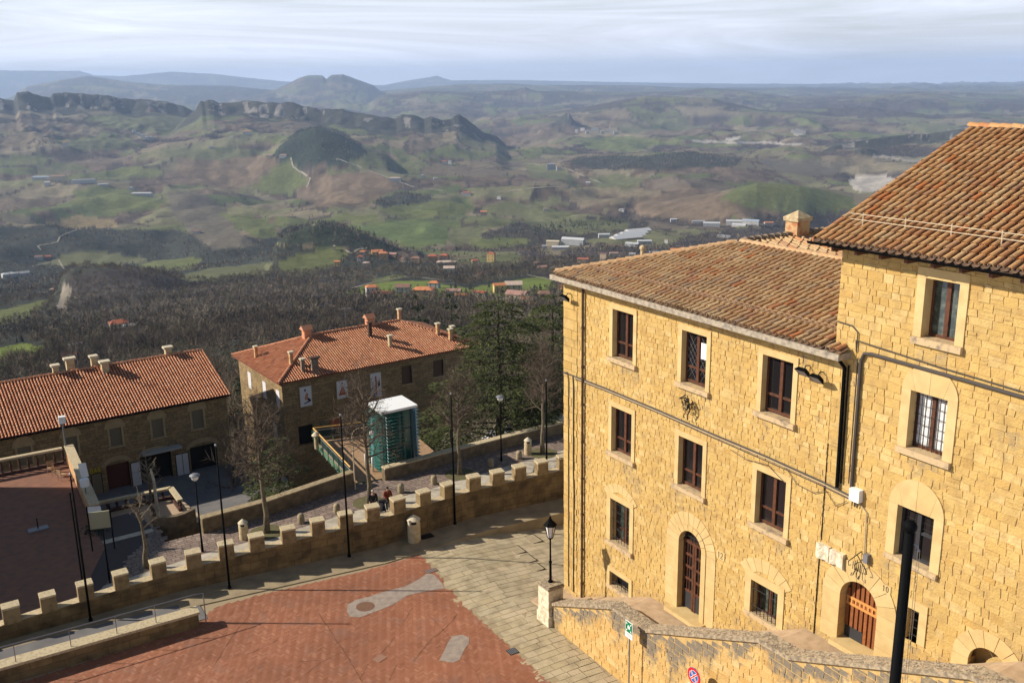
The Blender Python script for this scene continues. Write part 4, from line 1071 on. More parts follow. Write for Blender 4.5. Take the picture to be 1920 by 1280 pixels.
def ring(mb, c, zs, r0, r1, w0, w1, n, zfoot, split=None, m=0, gap=.010, ell=1.0):
    K = 3
    for i in range(n):
        t0, t1 = math.pi - math.pi * i / n, math.pi - math.pi * (i + 1) / n
        g0 = gap / r1
        ts = [t0 - g0 + (t1 - t0 + 2 * g0) * k / K for k in range(K + 1)]
        q = [(c + r0 * math.cos(t), zs + r0 * math.sin(t) * ell) for t in ts] + [(c + r1 * math.cos(t), zs + r1 * math.sin(t)) for t in reversed(ts)]
        mb.prism([F(u, w0 - .004 * (i % 2), v) for u, v in q], EW * (w1 - w0), m)
    for sg in (-1, 1):
        z = zfoot; h = split or (zs - zfoot)
        while z < zs - .02:
            zt = min(z + h, zs)
            if zs - zt < .12: zt = zs
            a_, b_ = sorted((c + sg * r0, c + sg * r1)); rbox(mb, a_, b_, w0, w1, z + gap / 2, zt - gap / 2, m); z = zt
# arched door 12
s0, s1, z0, z1 = D12; c = (s0 + s1) / 2; r_ = (s1 - s0) / 2; zs = z1 - r_
b = MB()
for sgn in (0, 1):
    a_, e_ = (s0, c - .01) if sgn == 0 else (c + .01, s1)
    rbox(b, a_, a_ + .10, .20, .28, z0, zs); rbox(b, e_ - .10, e_, .20, .28, z0, zs)
    for k in range(5):
        zz_ = z0 + .78 + (zs - z0 - .78) * k / 4; rbox(b, a_ + .1, e_ - .1, .205, .275, zz_ - .05, zz_ + .05)
    for k in range(1, 3):
        u = a_ + .1 + (e_ - a_ - .2) * k / 3; rbox(b, u - .012, u + .012, .215, .26, z0 + .8, zs)
rbox(b, s0, s1, .18, .28, zs - .02, zs + .10)
door = b.build('door', M['wood'], palz); door['label'] = 'arched glazed door number 12'
b = MB(); rbox(b, s0 + .1, c - .11, .22, .26, z0 + .03, z0 + .76); rbox(b, c + .11, s1 - .1, .22, .26, z0 + .03, z0 + .76); b.build('lower_panel', M['door_dark'], door)
b = MB(); b.face([F(s0, .25, z0 + .75), F(s1, .25, z0 + .75), F(s1, .25, zs)] + [F(c + r_ * math.cos(t), .25, zs + r_ * math.sin(t)) for t in np.linspace(0, math.pi, 13)]); b.build('pane', M['glass'], door)
b = MB()
for k in range(1, 7):
    u = s0 + (s1 - s0) * k / 7; b.tube([F(u, .15, zs + .08), F(u, .15, zs + math.sqrt(max(r_ * r_ - (u - c) ** 2, 0)))], .012, 5)
for z_ in (.30,): b.tube([F(c - r_ * .85, .15, zs + z_), F(c + r_ * .85, .15, zs + z_)], .012, 5)
b.build('fanlight_grille', M['iron'], door)
b = MB(); ring(b, c, zs, r_, r_ + .24, -.06, .30, 9, z0 - .1, None)
b.build('stone_surround', M['ashlar'], door)
b = MB(); ring(b, c, zs, r_ + .245, r_ + .74, -.030, .03, 13, z0 - .1, .42); b.build('voussoirs', M['ashlar'], door)
b = MB(); rbox(b, s0 - .34, s1 + .34, -.42, .44, z0 - .16, z0); b.build('doorstep', M['ashlar'], door)
# planked door 10
s0, s1, z0, z1 = D10; c = (s0 + s1) / 2; r_ = (s1 - s0) / 2; zs = z1 - r_
b = MB(); np_ = 8
for k in range(np_):
    a_, e_ = s0 + (s1 - s0) * (k + .16) / np_, s0 + (s1 - s0) * (k + .80) / np_; mid = (a_ + e_) / 2
    zt = zs + math.sqrt(max(r_ * r_ - max(abs(a_ - c), abs(e_ - c)) ** 2, 0)); rbox(b, a_, e_, .28, .36, z0 + (.42 if k < 4 else .05), zt)
door = b.build('door', M['doorwood'], tower); door['label'] = 'arched plank door number 10'
b = MB(); b.face([F(s0, .37, z0), F(s1, .37, z0), F(s1, .37, zs)] + [F(c + r_ * math.cos(t), .37, zs + r_ * math.sin(t)) for t in np.linspace(0, math.pi, 13)]); b.build('backboard', M['wood'], door)
b = MB()
for zc_ in (zs - .10, zs - .32): rbox(b, s0 + .03, s1 - .03, .255, .285, zc_ - .04, zc_ + .04)
for k in range(9):
    u = s0 + .08 + (s1 - s0 - .16) * k / 8; rbox(b, u - .03, u + .03, .262, .28, zs - .28, zs - .14)
b.build('lattice_rail', M['lattice'], door)
b = MB(); rbox(b, s0 + .02, c, .30, .35, z0 + .01, z0 + .40); b.build('kick_panel', M['door_dark'], door)
b = MB(); ring(b, c, zs, r_, r_ + .68, -.035, .40, 9, z0 - .1, .55); b.build('voussoirs', M['ashlar'], door)
b = MB(); rbox(b, s0 - .1, s1 + .1, -.30, .36, z0 - .16, z0); b.build('doorstep', M['ashlar'], door)

# tower windows
s0, s1, z0, z1 = TW['top']
b = MB(); sashes(b, s0, s1, z0, z1, w=.30, trans=0); w = b.build('window', M['wood'], tower); w['label'] = 'top window with grey curtains'
glass(w, s0, s1, z0, z1, 'glassg', .34); surround(w, s0, s1, z0, z1, .26); sill(w, s0, s1, z0, .26, .13, .19)
s0, s1, z0, z1 = TW['mid']
b = MB(); sashes(b, s0, s1, z0, z1, w=.26, trans=0); w = b.build('window', M['wood'], tower); w['label'] = 'arch headed window with white curtains and a bar grid'
glass(w, s0, s1, z0, z1, 'curtain', .31, 'curtain'); archhead(w, s0, s1, z0, z1, 15.22, .30); sill(w, s0, s1, z0, .28, .13, .18)
bars(w, s0, s1, z0, z1, 8, 6, .22, .010)
s0, s1, z0, z1 = TW['low']
b = MB(); sashes(b, s0, s1, z0, z1, w=.20, trans=.55); w = b.build('window', M['door_dark'], tower); w['label'] = 'arch headed dark window with leaded upper panes'
glass(w, s0, s1, z0, z1, 'glass', .26); archhead(w, s0, s1, z0, z1, 11.80, .30); sill(w, s0, s1, z0, .28, .12, .16)
bars(w, s0 + .1, s1, z0 + .95, z1 - .1, 6, 3, .24, .007)
s0, s1, z0, z1 = TW['small']
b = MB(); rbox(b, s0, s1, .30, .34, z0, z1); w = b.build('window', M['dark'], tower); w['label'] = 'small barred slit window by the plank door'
surround(w, s0, s1, z0, z1, .26); bars(w, s0, s1, z0, z1, 2, 4, .10, .012)
b = MB(); rbox(b, 17.60, 17.92, -.05, .03, 6.95, 8.0); b.build('stone_tablet', M['sill'], tower)
# blind arch low on the right
b = MB(); ring(b, 20.55, 7.2, .58, 1.08, -.035, .10, 7, 6.2, None)
w = b.build('blind_arch', M['ashlar'], tower)
b = MB(); b.face([F(19.8, .35, 6.2), F(21.3, .35, 6.2), F(21.3, .35, 7.95), F(19.8, .35, 7.95)]); rbox(b, 19.8, 19.97, .1, .36, 6.2, 7.2); b.build('recess', M['mortar'], w)

# --- eaves and roofs
b = MB()
rbox(b, -.25, 15.2, -.56, .05, 14.80, 15.0)
b.build('eave_slab', M['slab'], palz)
def coppi(mb, O, eu, ev, nn, cols, sp_, expo, rnd, rt=.088, K=5, pan=True):
    eu, ev, nn = Vector(eu).normalized(), Vector(ev).normalized(), Vector(nn).normalized()
    def arc(c0, c1, r0, r1, up, K, lift0, lift1, mi=0):
        n = len(mb.v)
        for (cc, r_, lf) in ((c0, r0, lift0), (c1, r1, lift1)):
            for k in range(K + 1):
                t = math.pi * k / K
                mb.v.append(tuple(cc + eu * (-math.cos(t) * r_) + nn * (lf + up * math.sin(t) * r_ * (1.0 if up > 0 else .85))))
        for k in range(K):
            mb.f.append((n + k, n + k + 1, n + K + 1 + k + 1, n + K + 1 + k)); mb.m.append(mi); mb.a.append(0)
        return n
    for (u, v0, v1) in cols:
        if v1 - v0 < .15: continue
        v = v0 + rnd.uniform(-.04, .02); uj = u + rnd.uniform(-.008, .008)
        while v < v1 - .05:
            L = min(expo * 1.16, v1 - v + .05)
            a_ = O + eu * (uj + rnd.uniform(-.010, .010)) + ev * v; c_ = O + eu * (uj + rnd.uniform(-.010, .010)) + ev * (v + L)
            lj = rnd.uniform(-.004, .010)
            r0 = rt * rnd.uniform(.95, 1.06)
            n = arc(a_, c_, r0, r0 * .80, 1, K, .062 + lj, .030)
            # lower lip thickness
            q = len(mb.v)
            for k in range(K + 1):
                t = math.pi * k / K; mb.v.append(tuple(a_ + ev * .004 + eu * (-math.cos(t) * r0 * .82) + nn * (.062 + lj + math.sin(t) * r0 * .80)))
            for k in range(K): mb.f.append((n + k + 1, n + k, q + k, q + k + 1)); mb.m.append(0); mb.a.append(0)
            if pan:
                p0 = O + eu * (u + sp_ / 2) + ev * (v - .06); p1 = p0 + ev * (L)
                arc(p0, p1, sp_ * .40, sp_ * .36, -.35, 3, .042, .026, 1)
            v += expo * rnd.uniform(.96, 1.04)
def ridgeline(name, parent, P0, P1, m, r_=.13, L=.38, rnd=rnd):
    b = MB(); P0, P1 = Vector(P0), Vector(P1); d_ = (P1 - P0); n_ = int(d_.length / L); d_.normalize()
    sd = d_.cross(UP_).normalized(); up = sd.cross(d_)
    for i in range(n_):
        a_, c_ = P0 + d_ * (i * L), P0 + d_ * (i * L + L * 1.1); base = len(b.v); K = 6; j = rnd.uniform(0, .012)
        for (cc, rr, lf) in ((a_, r_ * 1.06, .025 + j), (c_, r_ * .92, 0)):
            for k in range(K + 1):
                t = math.pi * k / K; b.v.append(tuple(cc + sd * (-math.cos(t) * rr) + up * (lf + math.sin(t) * rr * .8)))
        for k in range(K): b.f.append((base + k, base + k + 1, base + K + 2 + k, base + K + 1 + k)); b.m.append(0); b.a.append(0)
        b.f.append(tuple(base + k for k in range(K + 1))); b.m.append(0); b.a.append(0)
    return b.build(name, M[m], parent)
AP, ZR, ZE, WE = 5.2, 16.52, 15.02, -.45
kf = (ZR - ZE) / (AP - WE)
def wingcols(lo, hi, sp_):
    out = []; s = lo
    while s < hi:
        wmax = AP if s > AP else s - .05
        out.append((s, 0.0, max(0, (wmax - WE)) * math.hypot(1, kf))); s += sp_
    return out
b = MB(); O = F(0, WE, ZE)
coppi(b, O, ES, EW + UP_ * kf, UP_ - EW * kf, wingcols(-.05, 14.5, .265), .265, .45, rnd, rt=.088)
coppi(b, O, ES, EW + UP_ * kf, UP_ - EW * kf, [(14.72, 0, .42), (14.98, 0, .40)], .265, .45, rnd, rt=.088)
# slope of the rear wing, seen over the ridge
kr = kf
cols = []; w_ = AP + .15
while w_ < 10.3:
    cols.append((w_, 0, (w_ - AP) * math.hypot(1, kr))); w_ += .265
bb = MB()
for (w_, _, Ls) in cols:
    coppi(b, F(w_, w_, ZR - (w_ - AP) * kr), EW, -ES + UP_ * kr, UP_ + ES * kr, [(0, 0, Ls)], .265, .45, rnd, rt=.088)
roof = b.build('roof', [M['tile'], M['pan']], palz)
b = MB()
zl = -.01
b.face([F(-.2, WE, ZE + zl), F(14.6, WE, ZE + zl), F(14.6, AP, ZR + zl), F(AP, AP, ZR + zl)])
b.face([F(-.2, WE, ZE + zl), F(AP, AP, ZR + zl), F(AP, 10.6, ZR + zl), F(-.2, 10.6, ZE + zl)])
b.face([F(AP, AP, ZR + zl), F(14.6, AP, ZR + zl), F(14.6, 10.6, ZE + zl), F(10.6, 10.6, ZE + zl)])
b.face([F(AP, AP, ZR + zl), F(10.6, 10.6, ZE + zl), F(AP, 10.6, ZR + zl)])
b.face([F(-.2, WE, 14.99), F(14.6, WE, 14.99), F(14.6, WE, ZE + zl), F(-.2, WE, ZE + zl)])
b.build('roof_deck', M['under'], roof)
ridgeline('hip_tiles', roof, F(-.1, WE + .1, ZE + .1), F(AP, AP, ZR + .05), 'ridge', .14)
ridgeline('main_ridge_tiles', roof, F(AP, AP, ZR + .03), F(14.6, AP, ZR + .03), 'ridge', .14)
ridgeline('rear_ridge_tiles', roof, F(AP, AP + .2, ZR + .05), F(AP, 10.6, ZR + .05), 'ridgedark', .16)
# big chimney and small vent
ch = thing('roof_chimney', 'stout brick chimney with a pale pyramid cap on the palazzo roof', 'chimney', F(AP, 8.4, ZR - .1))
b = MB(); b.cbox(F(AP, 8.4, ZR - .4), .74, .66, 1.02, YAW); b.build('shaft', M['chimbrick'], ch)
b = MB(); rz = YAW; q = F(AP, 8.4, ZR + .62)
def cq(sx, sy, z): return [q + Vector((math.cos(rz) * a_ * sx - math.sin(rz) * c_ * sy, math.sin(rz) * a_ * sx + math.cos(rz) * c_ * sy, z)) for a_, c_ in ((-1, -1), (1, -1), (1, 1), (-1, 1))]
b.box8(cq(.43, .40, 0) + cq(.45, .42, .15)); top_ = cq(.45, .42, .152)
for i in range(4): b.face([top_[i], top_[(i + 1) % 4], q + UP_ * .44])
b.build('cap', M['chimcap'], ch)
ch = thing('roof_vent', 'small pale clay vent pipe low on the palazzo hip', 'vent', F(2.2, 2.5, 15.75))
b = MB(); b.lathe(F(2.2, 2.5, 15.5), [(.09, 0), (.09, .62), (.13, .62), (.13, .72), (.05, .78)], 10); b.build('pipe', M['chimcap'], ch)
# snow guard rail on the wing roof
b = MB(); v_ = .55
def RP(s, w, h): return F(s, w, ZE + (w - WE) * kf + h)
b.tube([RP(.9, .45, .27), RP(14.5, .45, .27)], .014, 5); b.tube([RP(.6, .45, .20), RP(14.5, .45, .19)], .014, 5)
for i in range(8): s = 1.2 + i * 1.85; b.tube([RP(s, .45, .05), RP(s, .45, .36)], .02, 5)
b.build('snow_guard', mat('rusty_rail', (.28, .17, .10), .8), roof)
# tuft of dry grass on the eave
b = MB(); rr = random.Random(3)
for i in range(260):
    p = F(7.9 + rr.gauss(0, .22), -.38 + rr.gauss(0, .08), 15.0); d_ = Vector((rr.gauss(0, .5), rr.gauss(0, .5), 1)).normalized() * rr.uniform(.12, .38)
    sd = Vector((rr.uniform(-1, 1), rr.uniform(-1, 1), 0)).normalized() * .008; b.face([p - sd, p + sd, p + d_])
tag(b.build('dry_grass_tuft', mat('dry_grass', (.22, .14, .07), .95)), 'dry brown grass tuft growing on the palazzo gutter', 'plant')
# tower roof
TS, WT, ZT, WR, ZRt = 14.02, -.62, 18.30, 6.5, 21.28
kt = (ZRt - ZT) / (WR - WT); Lr = (WR - WT) * math.hypot(1, kt)
b = MB(); cols = []; s = TS + .08
while s < 26.2: cols.append((s - TS, 0, Lr)); s += .255
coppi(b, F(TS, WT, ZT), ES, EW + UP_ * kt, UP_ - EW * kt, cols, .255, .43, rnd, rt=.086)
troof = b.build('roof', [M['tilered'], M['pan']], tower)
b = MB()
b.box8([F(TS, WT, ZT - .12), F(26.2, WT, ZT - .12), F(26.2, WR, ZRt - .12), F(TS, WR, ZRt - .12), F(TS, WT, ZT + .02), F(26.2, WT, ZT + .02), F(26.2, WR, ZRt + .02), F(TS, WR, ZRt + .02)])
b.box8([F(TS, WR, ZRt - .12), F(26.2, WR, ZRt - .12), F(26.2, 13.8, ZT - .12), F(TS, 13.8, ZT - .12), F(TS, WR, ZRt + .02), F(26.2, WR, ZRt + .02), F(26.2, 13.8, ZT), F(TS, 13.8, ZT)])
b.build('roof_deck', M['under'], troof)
b = MB(); b.box8([F(TS - .06, WT, ZT - .14), F(TS, WT, ZT - .14), F(TS, WR, ZRt - .14), F(TS - .06, WR, ZRt - .14), F(TS - .06, WT, ZT + .06), F(TS, WT, ZT + .06), F(TS, WR, ZRt + .06), F(TS - .06, WR, ZRt + .06)])
b.build('verge_board', mat('verge_terracotta', (.40, .15, .06), .85), troof)
ridgeline('ridge_tiles', troof, F(TS - .05, WR, ZRt + .06), F(26.2, WR, ZRt + .06), 'tilered', .15)
b = MB(); rw, rz_ = 1.0, 0
def RT(s, w, h): return F(s, w, ZT + (w - WT) * kt + h)
for h in (.20, .36): b.tube([RT(TS + .5, .35, h), RT(26, .35, h)], .013, 5)
for i in range(8): s = TS + .95 + i * 1.45; b.tube([RT(s, .35, .05), RT(s, .35, .42)], .018, 5)
b.build('snow_guard', mat('pale_rail', (.52, .42, .28), .7), troof)
b = MB()
for s in np.linspace(14.7, 25.5, 14): rbox(b, s - .05, s + .05, -.55, .1, 18.04, 18.16)
b.build('rafter_ends', M['wood'], tower)
gp = []
b = MB(); K = 6; gc = [F(TS - .12, WT - .07, ZT - .02), F(26.2, WT - .07, ZT - .02)]; base = len(b.v)
for p in gc:
    for k in range(K + 1):
        t = math.pi * k / K; b.v.append(tuple(p + EW * (-math.cos(t) * .085) + UP_ * (-math.sin(t) * .10)))
for k in range(K): b.f.append((base + k, base + k + 1, base + K + 2 + k, base + K + 1 + k)); b.m.append(0); b.a.append(0)
b.build('gutter', M['pole'], tower)
# --- pipes and cables
b = MB(); b.tube([F(1.54, -.10, 14.8), F(1.54, -.10, .1)], .055, 7)
for z in np.arange(1, 14.5, 1.7): b.tube([F(1.54, -.10, z), F(1.54, -.10, z + .1)], .07, 7)
b.build('downpipe', M['pipe'], palz)
b = MB(); b.tube([F(14.9, -.3, 14.85), F(15.08, -.10, 14.5), F(15.12, -.09, 10.62)], .06, 7)
b.tube([F(15.2, -.07, 14.6), F(15.24, -.07, 10.8)], .025, 6); b.tube([F(15.02, -.06, 13.2), F(15.06, -.06, 10.7)], .018, 6)
b.build('downpipe', M['pole'], tower)
b = MB()
b.tube([F(15.64, -.07, 10.7), F(15.62, -.07, 14.85), F(15.72, -.07, 15.08), F(15.95, -.07, 15.13), F(18.3, -.07, 15.11), F(25, -.07, 15.0)], .05, 7)
b.tube([F(15.52, -.06, 10.9), F(15.50, -.06, 14.9)], .02, 6)
b.build('conduit', M['cable'], tower)
b = MB()
b.tube([F(14.65, -.05, 15.85), F(15.2, -.05, 15.82), F(15.42, -.05, 15.66), F(15.42, -.05, 15.05), F(15.38, -.06, 15.42), F(15.7, -.06, 15.40), F(18.3, -.06, 15.27), F(25, -.06, 15.08)], .018, 6)
b.build('cable', M['cable'], tower)
b = MB()
P_ = [(.05, 10.62), (.35, 10.64), (.9, 10.66), (3, 10.70), (6.5, 10.70), (9.5, 10.66), (12.1, 10.66), (14.5, 10.60), (15.6, 10.52)]
b.tube([F(s, -.06, z) for s, z in P_], .026, 6)
b.tube([F(s, -.05, z - .13 + .03 * math.sin(s * 3)) for s, z in P_ if s > .8], .016, 6)
b.tube([F(.05, -.05, 10.62), F(.35, -.05, 10.70), (F(.42, -.05, 10.3)), F(.42, -.05, .4)], .022, 6)
b.tube([F(.75, -.05, 10.66), F(.80, -.05, 10.2), F(.80, -.05, 6.2), F(.85, -.05, 5.2), F(.80, -.05, .3)], .028, 6)
b.tube([F(12.9, -.05, 10.6), F(13.5, -.07, 10.15), F(14.2, -.06, 10.1), F(14.7, -.06, 10.35), F(15.1, -.06, 9.98), F(15.5, -.06, 10.3)], .012, 5)
b.tube([F(10.4, -.05, 10.35), F(11.2, -.07, 10.25), F(12.2, -.07, 10.38), F(13.0, -.07, 10.02)], .012, 5)
b.build('cable', M['cable'], palz)
b = MB(); b.tube([F(s, -.055, z - .07) for s, z in P_ if s > .8], .02, 6); b.tube([F(15.9, -.05, 10.45), F(16.25, -.05, 10.2), F(16.3, -.05, 8.55)], .018, 6)
b.build('pale_cable', M['cablel'], palz)
b = MB()
for (s, z0, z1) in ((14.60, 8.6, 11.9), (14.57, 4.6, 8.0)): rbox(b, s - .008, s + .008, -.033, .0, z0, z1)
b.build('joint_line', M['iron'], palz)
# --- things fixed to the facade
def flood(s, z, lab, g='floodlights on the palazzo wall'):
    t = thing('floodlight', lab, 'floodlight', F(s, 0, z), g)
    b = MB(); b.tube([F(s, 0, z + .15), F(s, -.18, z + .18), F(s + .05, -.34, z + .02)], .02, 5); b.build('bracket', M['iron'], t)
    b = MB(); n_ = Vector((-.6, -.35, -.72)).normalized(); a_ = n_.cross(UP_).normalized() * .22; c_ = a_.normalized().cross(n_) * .17; o_ = F(s + .05, -.40, z - .02)
    b.box8([o_ - a_ * .7 - c_ * .7 - n_ * .14, o_ + a_ * .7 - c_ * .7 - n_ * .14, o_ + a_ * .7 + c_ * .7 - n_ * .14, o_ - a_ * .7 + c_ * .7 - n_ * .14, o_ - a_ - c_, o_ + a_ - c_, o_ + a_ + c_, o_ - a_ + c_]); b.build('housing', M['pole'], t)
    b = MB(); b.face([o_ + n_ * .004 + x_ for x_ in (-a_ * .85 - c_ * .85, a_ * .85 - c_ * .85, a_ * .85 + c_ * .85, -a_ * .85 + c_ * .85)]); b.build('lens', M['grey'], t)
flood(.55, 14.08, 'black floodlight under the eave at the left palazzo corner')
flood(13.66, 14.06, 'left black floodlight of the pair below the eave end')
flood(14.22, 13.98, 'right black floodlight of the pair, nearest the downpipe')
t = thing('junction_box', 'white electrical junction box where the wall cables meet', 'box', F(15.86, 0, 10.6))
b = MB(); rbox(b, 15.68, 16.04, -.20, 0, 10.45, 10.85); b.build('cover', M['white'], t)
b = MB()
for k in range(3): b.tube([F(15.75 + k * .09, -.1, 10.45), F(15.72 + k * .09, -.08, 10.25)], .02, 5)
b.build('cable_gland', M['cable'], t)
t = thing('stone_relief_plaque', 'worn pale stone relief of two blocks above the plank door', 'plaque', F(15.05, 0, 8.25))
for k in range(2):
    b = MB(); a_ = 14.5 + k * .56; N = 7
    P = [[F(a_ + .53 * i / N, -.11 - .03 * math.sin(i * 1.1 + k) - rnd.uniform(0, .015), 8.02 + .5 * j / N + rnd.uniform(-.02, .02)) for i in range(N + 1)] for j in range(N + 1)]
    for j in range(N):
        for i in range(N): b.face([P[j][i], P[j][i + 1], P[j + 1][i + 1], P[j + 1][i]])
    edge_ = P[0] + [P[j][N] for j in range(1, N + 1)] + list(reversed(P[N]))[1:] + [P[j][0] for j in range(N - 1, 0, -1)]
    for i in range(len(edge_)):
        p, q = edge_[i], edge_[(i + 1) % len(edge_)]
        pw = [x_ - EW * ((x_ - C0).dot(EW)) for x_ in (p, q)]; b.face([q, p, pw[0], pw[1]])
    b.build('carved_block', M['plaque'], t)
def curl(b, pts, r_=.016): b.tube([F(s, w, z) for s, w, z in pts], r_, 5)
b = MB()
for k in range(5): curl(b, [(16.02 + k * .07, -.18, 8.62 - abs(k - 2) * .05), (16.0 + k * .07, -.16, 8.25)], .012)
curl(b, [(16.15, -.02, 8.85), (16.15, -.2, 8.8), (15.85, -.2, 8.45), (15.88, -.2, 8.32), (15.96, -.2, 8.38)]); curl(b, [(16.15, -.2, 8.8), (16.5, -.2, 8.45), (16.56, -.2, 8.32), (16.46, -.2, 8.3)])
for sg in (-1, 1): curl(b, [(16.15 + sg * .03, -.17, 8.3), (16.12 + sg * .06, -.2, 8.08), (16.14 + sg * .14, -.24, 8.05), (16.16 + sg * .14, -.2, 8.14)])
tag(b.build('wrought_iron_bracket', M['iron']), 'black wrought iron scroll bracket above the plank door arch', 'ironwork')
b = MB(); rr = random.Random(12)
curl(b, [(8.0, -.05, 11.72), (7.95, -.3, 11.62), (8.1, -.34, 11.66), (8.25, -.3, 11.74), (8.45, -.28, 11.6), (8.5, -.28, 11.3), (8.35, -.26, 11.05), (8.42, -.3, 10.92)], .024)
for k in range(16):
    s, z = 8.12 + rr.uniform(0, .42), 11.2 + rr.uniform(0, .45); a0 = rr.uniform(0, 6)
    curl(b, [(s + .09 * math.cos(a0 + t), -.26 + rr.uniform(-.05, .05), z + .10 * math.sin(a0 + t)) for t in np.linspace(0, 4.5, 7)], .015)
curl(b, [(8.35, 0, 11.5), (8.35, -.28, 11.45)], .02); curl(b, [(8.2, -.26, 11.1), (8.15, -.28, 10.95), (8.25, -.3, 10.98)], .02)
tag(b.build('wrought_iron_ornament', M['iron']), 'black twisted wrought iron creature on the wall under the leaded window', 'ironwork')
t = thing('wall_lamp', 'small grey cased wall lamp beside the scroll bracket', 'lamp', F(16.42, 0, 8.75))
b = MB(); rbox(b, 16.34, 16.5, -.16, 0, 8.62, 8.9); b.build('case', M['grey'], t)
# house numbers
GL = {'1': [((.5, 0), (.5, 1)), ((.5, 1), (.25, .78))], '2': [((.05, .8), (.3, 1)), ((.3, 1), (.75, .95)), ((.75, .95), (.85, .65)), ((.85, .65), (.05, 0)), ((.05, 0), (.9, 0))], '0': [((.1, .2), (.1, .8)), ((.1, .8), (.45, 1)), ((.45, 1), (.8, .8)), ((.8, .8), (.8, .2)), ((.8, .2), (.45, 0)), ((.45, 0), (.1, .2))],
      'B': [((.1, 0), (.1, 1)), ((.1, 1), (.6, 1)), ((.6, 1), (.75, .76)), ((.75, .76), (.6, .52)), ((.6, .52), (.1, .52)), ((.6, .52), (.8, .26)), ((.8, .26), (.6, 0)), ((.6, 0), (.1, 0))], 'A': [((0, 0), (.42, 1)), ((.42, 1), (.84, 0)), ((.16, .36), (.68, .36))], 'R': [((.1, 0), (.1, 1)), ((.1, 1), (.6, 1)), ((.6, 1), (.75, .76)), ((.75, .76), (.6, .5)), ((.6, .5), (.1, .5)), ((.4, .5), (.8, 0))]}
def glyphs(b, text, T, s, z, h, wd, r_):
    for i, ch_ in enumerate(text):
        for (p, q) in GL[ch_]:
            b.tube([T(s + i * wd * 1.25 + p[0] * wd, z + p[1] * h), T(s + i * wd * 1.25 + q[0] * wd, z + q[1] * h)], r_, 4)
b = MB(); rbox(b, 9.94, 10.34, -.036, -.01, 5.98, 6.30); t = tag(b.build('house_number_plate', M['ashlar']), 'pale house number plate reading 12 right of the glazed door', 'number plate')
b = MB(); glyphs(b, '12', lambda s, z: F(s, -.040, z), 9.99, 6.03, .22, .12, .011); b.build('numeral', M['iron'], t)
b = MB(); rbox(b, 16.99, 17.32, -.036, -.01, 7.92, 8.18); t = tag(b.build('house_number_plate', M['ashlar']), 'pale house number plate reading 10 right of the plank door', 'number plate')
b = MB(); glyphs(b, '10', lambda s, z: F(s, -.040, z), 17.03, 7.96, .18, .10, .010); b.build('numeral', M['iron'], t)

# --- stair walk and its parapet
FL = [(-.2, -.05), (1.0, .1), (6.3, 2.62), (9.7, 2.72), (14.2, 5.2), (17.2, 5.32), (21.4, 7.9), (26, 8.1)]
b = MB(); b.prism([F(-.2, -1.8, -1.2)] + [F(s, -1.8, z) for s, z in FL] + [F(26, -1.8, -1.2)], EW * 1.81)
struct(b.build('stair_walkway', M['floor_walk']))
CP = [(2.0, .98), (6.55, 3.02), (8.6, 3.05), (14.25, 5.58), (15.5, 5.64), (21.4, 8.28), (26, 8.6)]
cop = lambda s: float(np.interp(s, [c_[0] for c_ in CP], [c_[1] for c_ in CP]))
par = thing('stair_parapet_wall', 'stepped yellow stone stair parapet streaked grey below its lichened coping', 'wall', F(2, -2.2, 0))
TP = lambda s, w, z: F(s, w - 2.2, z)
sn = [random.Random(i).uniform(0, 1) for i in range(400)]
def stain(s, z):
    d_ = cop(s) - z; k = s * 2.2; i = int(k); f_ = k - i; nn_ = sn[i % 400] * (1 - f_) + sn[(i + 1) % 400] * f_
    L_ = .35 + 2.3 * nn_ ** 1.5
    return max(0, .70 * (1 - d_ / L_) ** .6) if d_ < L_ else max(0.0, .16 * sn[(i * 7) % 400] - .06)
b = MB(); stonewall(b, TP, 2.0, 25, -.2, 8.6, [], (.18, .28), (.28, .62), rnd, joint=.008, topf=lambda s: cop(s) - .14, rough=.7)
b.face([TP(2, .012, -.3)] + [TP(s, .012, z - .12) for s, z in CP] + [TP(26, .012, -.3)], 1)
b.prism([TP(2, .013, -.3)] + [TP(s, .013, z - .12) for s, z in CP] + [TP(26, .013, -.3)], EW * .42, 1)
b.build('wall_face', [M['parapet'], M['mortar']], par, attr=lambda v: stain((Vector(v) - C0).dot(ES), v[2]))
b = MB()
NP = 60
for i in range(len(CP) - 1):
    (a_, za), (c_, zb) = CP[i], CP[i + 1]
    b.box8([TP(a_, -.07, za - .12), TP(c_, -.07, zb - .12), TP(c_, .52, zb - .12), TP(a_, .52, za - .12), TP(a_, -.07, za + .02), TP(c_, -.07, zb + .02), TP(c_, .52, zb + .06), TP(a_, .52, za + .06)])
b.build('coping', M['coping'], par)
b = MB(); rr = random.Random(8)
for i in range(1500):                                           # loose lichen and grit on the coping
    s = rr.uniform(2.1, 25); w_ = rr.uniform(-.05, .5); p = TP(s, w_, cop(s) + .025 + .07 * w_); q = rr.uniform(.012, .04)
    a0 = rr.uniform(0, 6); b.face([p + Vector((math.cos(a0 + t) * q, math.sin(a0 + t) * q, rr.uniform(0, .02))) for t in (0, 2.1, 4.2)], rr.choice((0, 0, 1, 2)))
b.build('lichen', [mat('lichen_pale', (.50, .40, .27), .95), mat('lichen_brown', (.30, .17, .10), .95), mat('lichen_black', (.15, .12, .09), .95)], par)['kind'] = 'stuff'

# ================================================================== piazza
rnd = random.Random(21)
WB = [Vector((x, y, 0)) for x, y in ((-34, 29.7), (-22.22, 37.37), (-15.87, 41.49), (-11.56, 43.54), (-7.25, 45.54), (-2.47, 48.82), (2.58, 51.22), (9.5, 54.5))]
def dip(x, y):     # the street beyond the piazza falls away to the right
    al = (x + 4.2) * .87 + (y - 46.2) * .49
    return -.085 * max(0, al - .6)
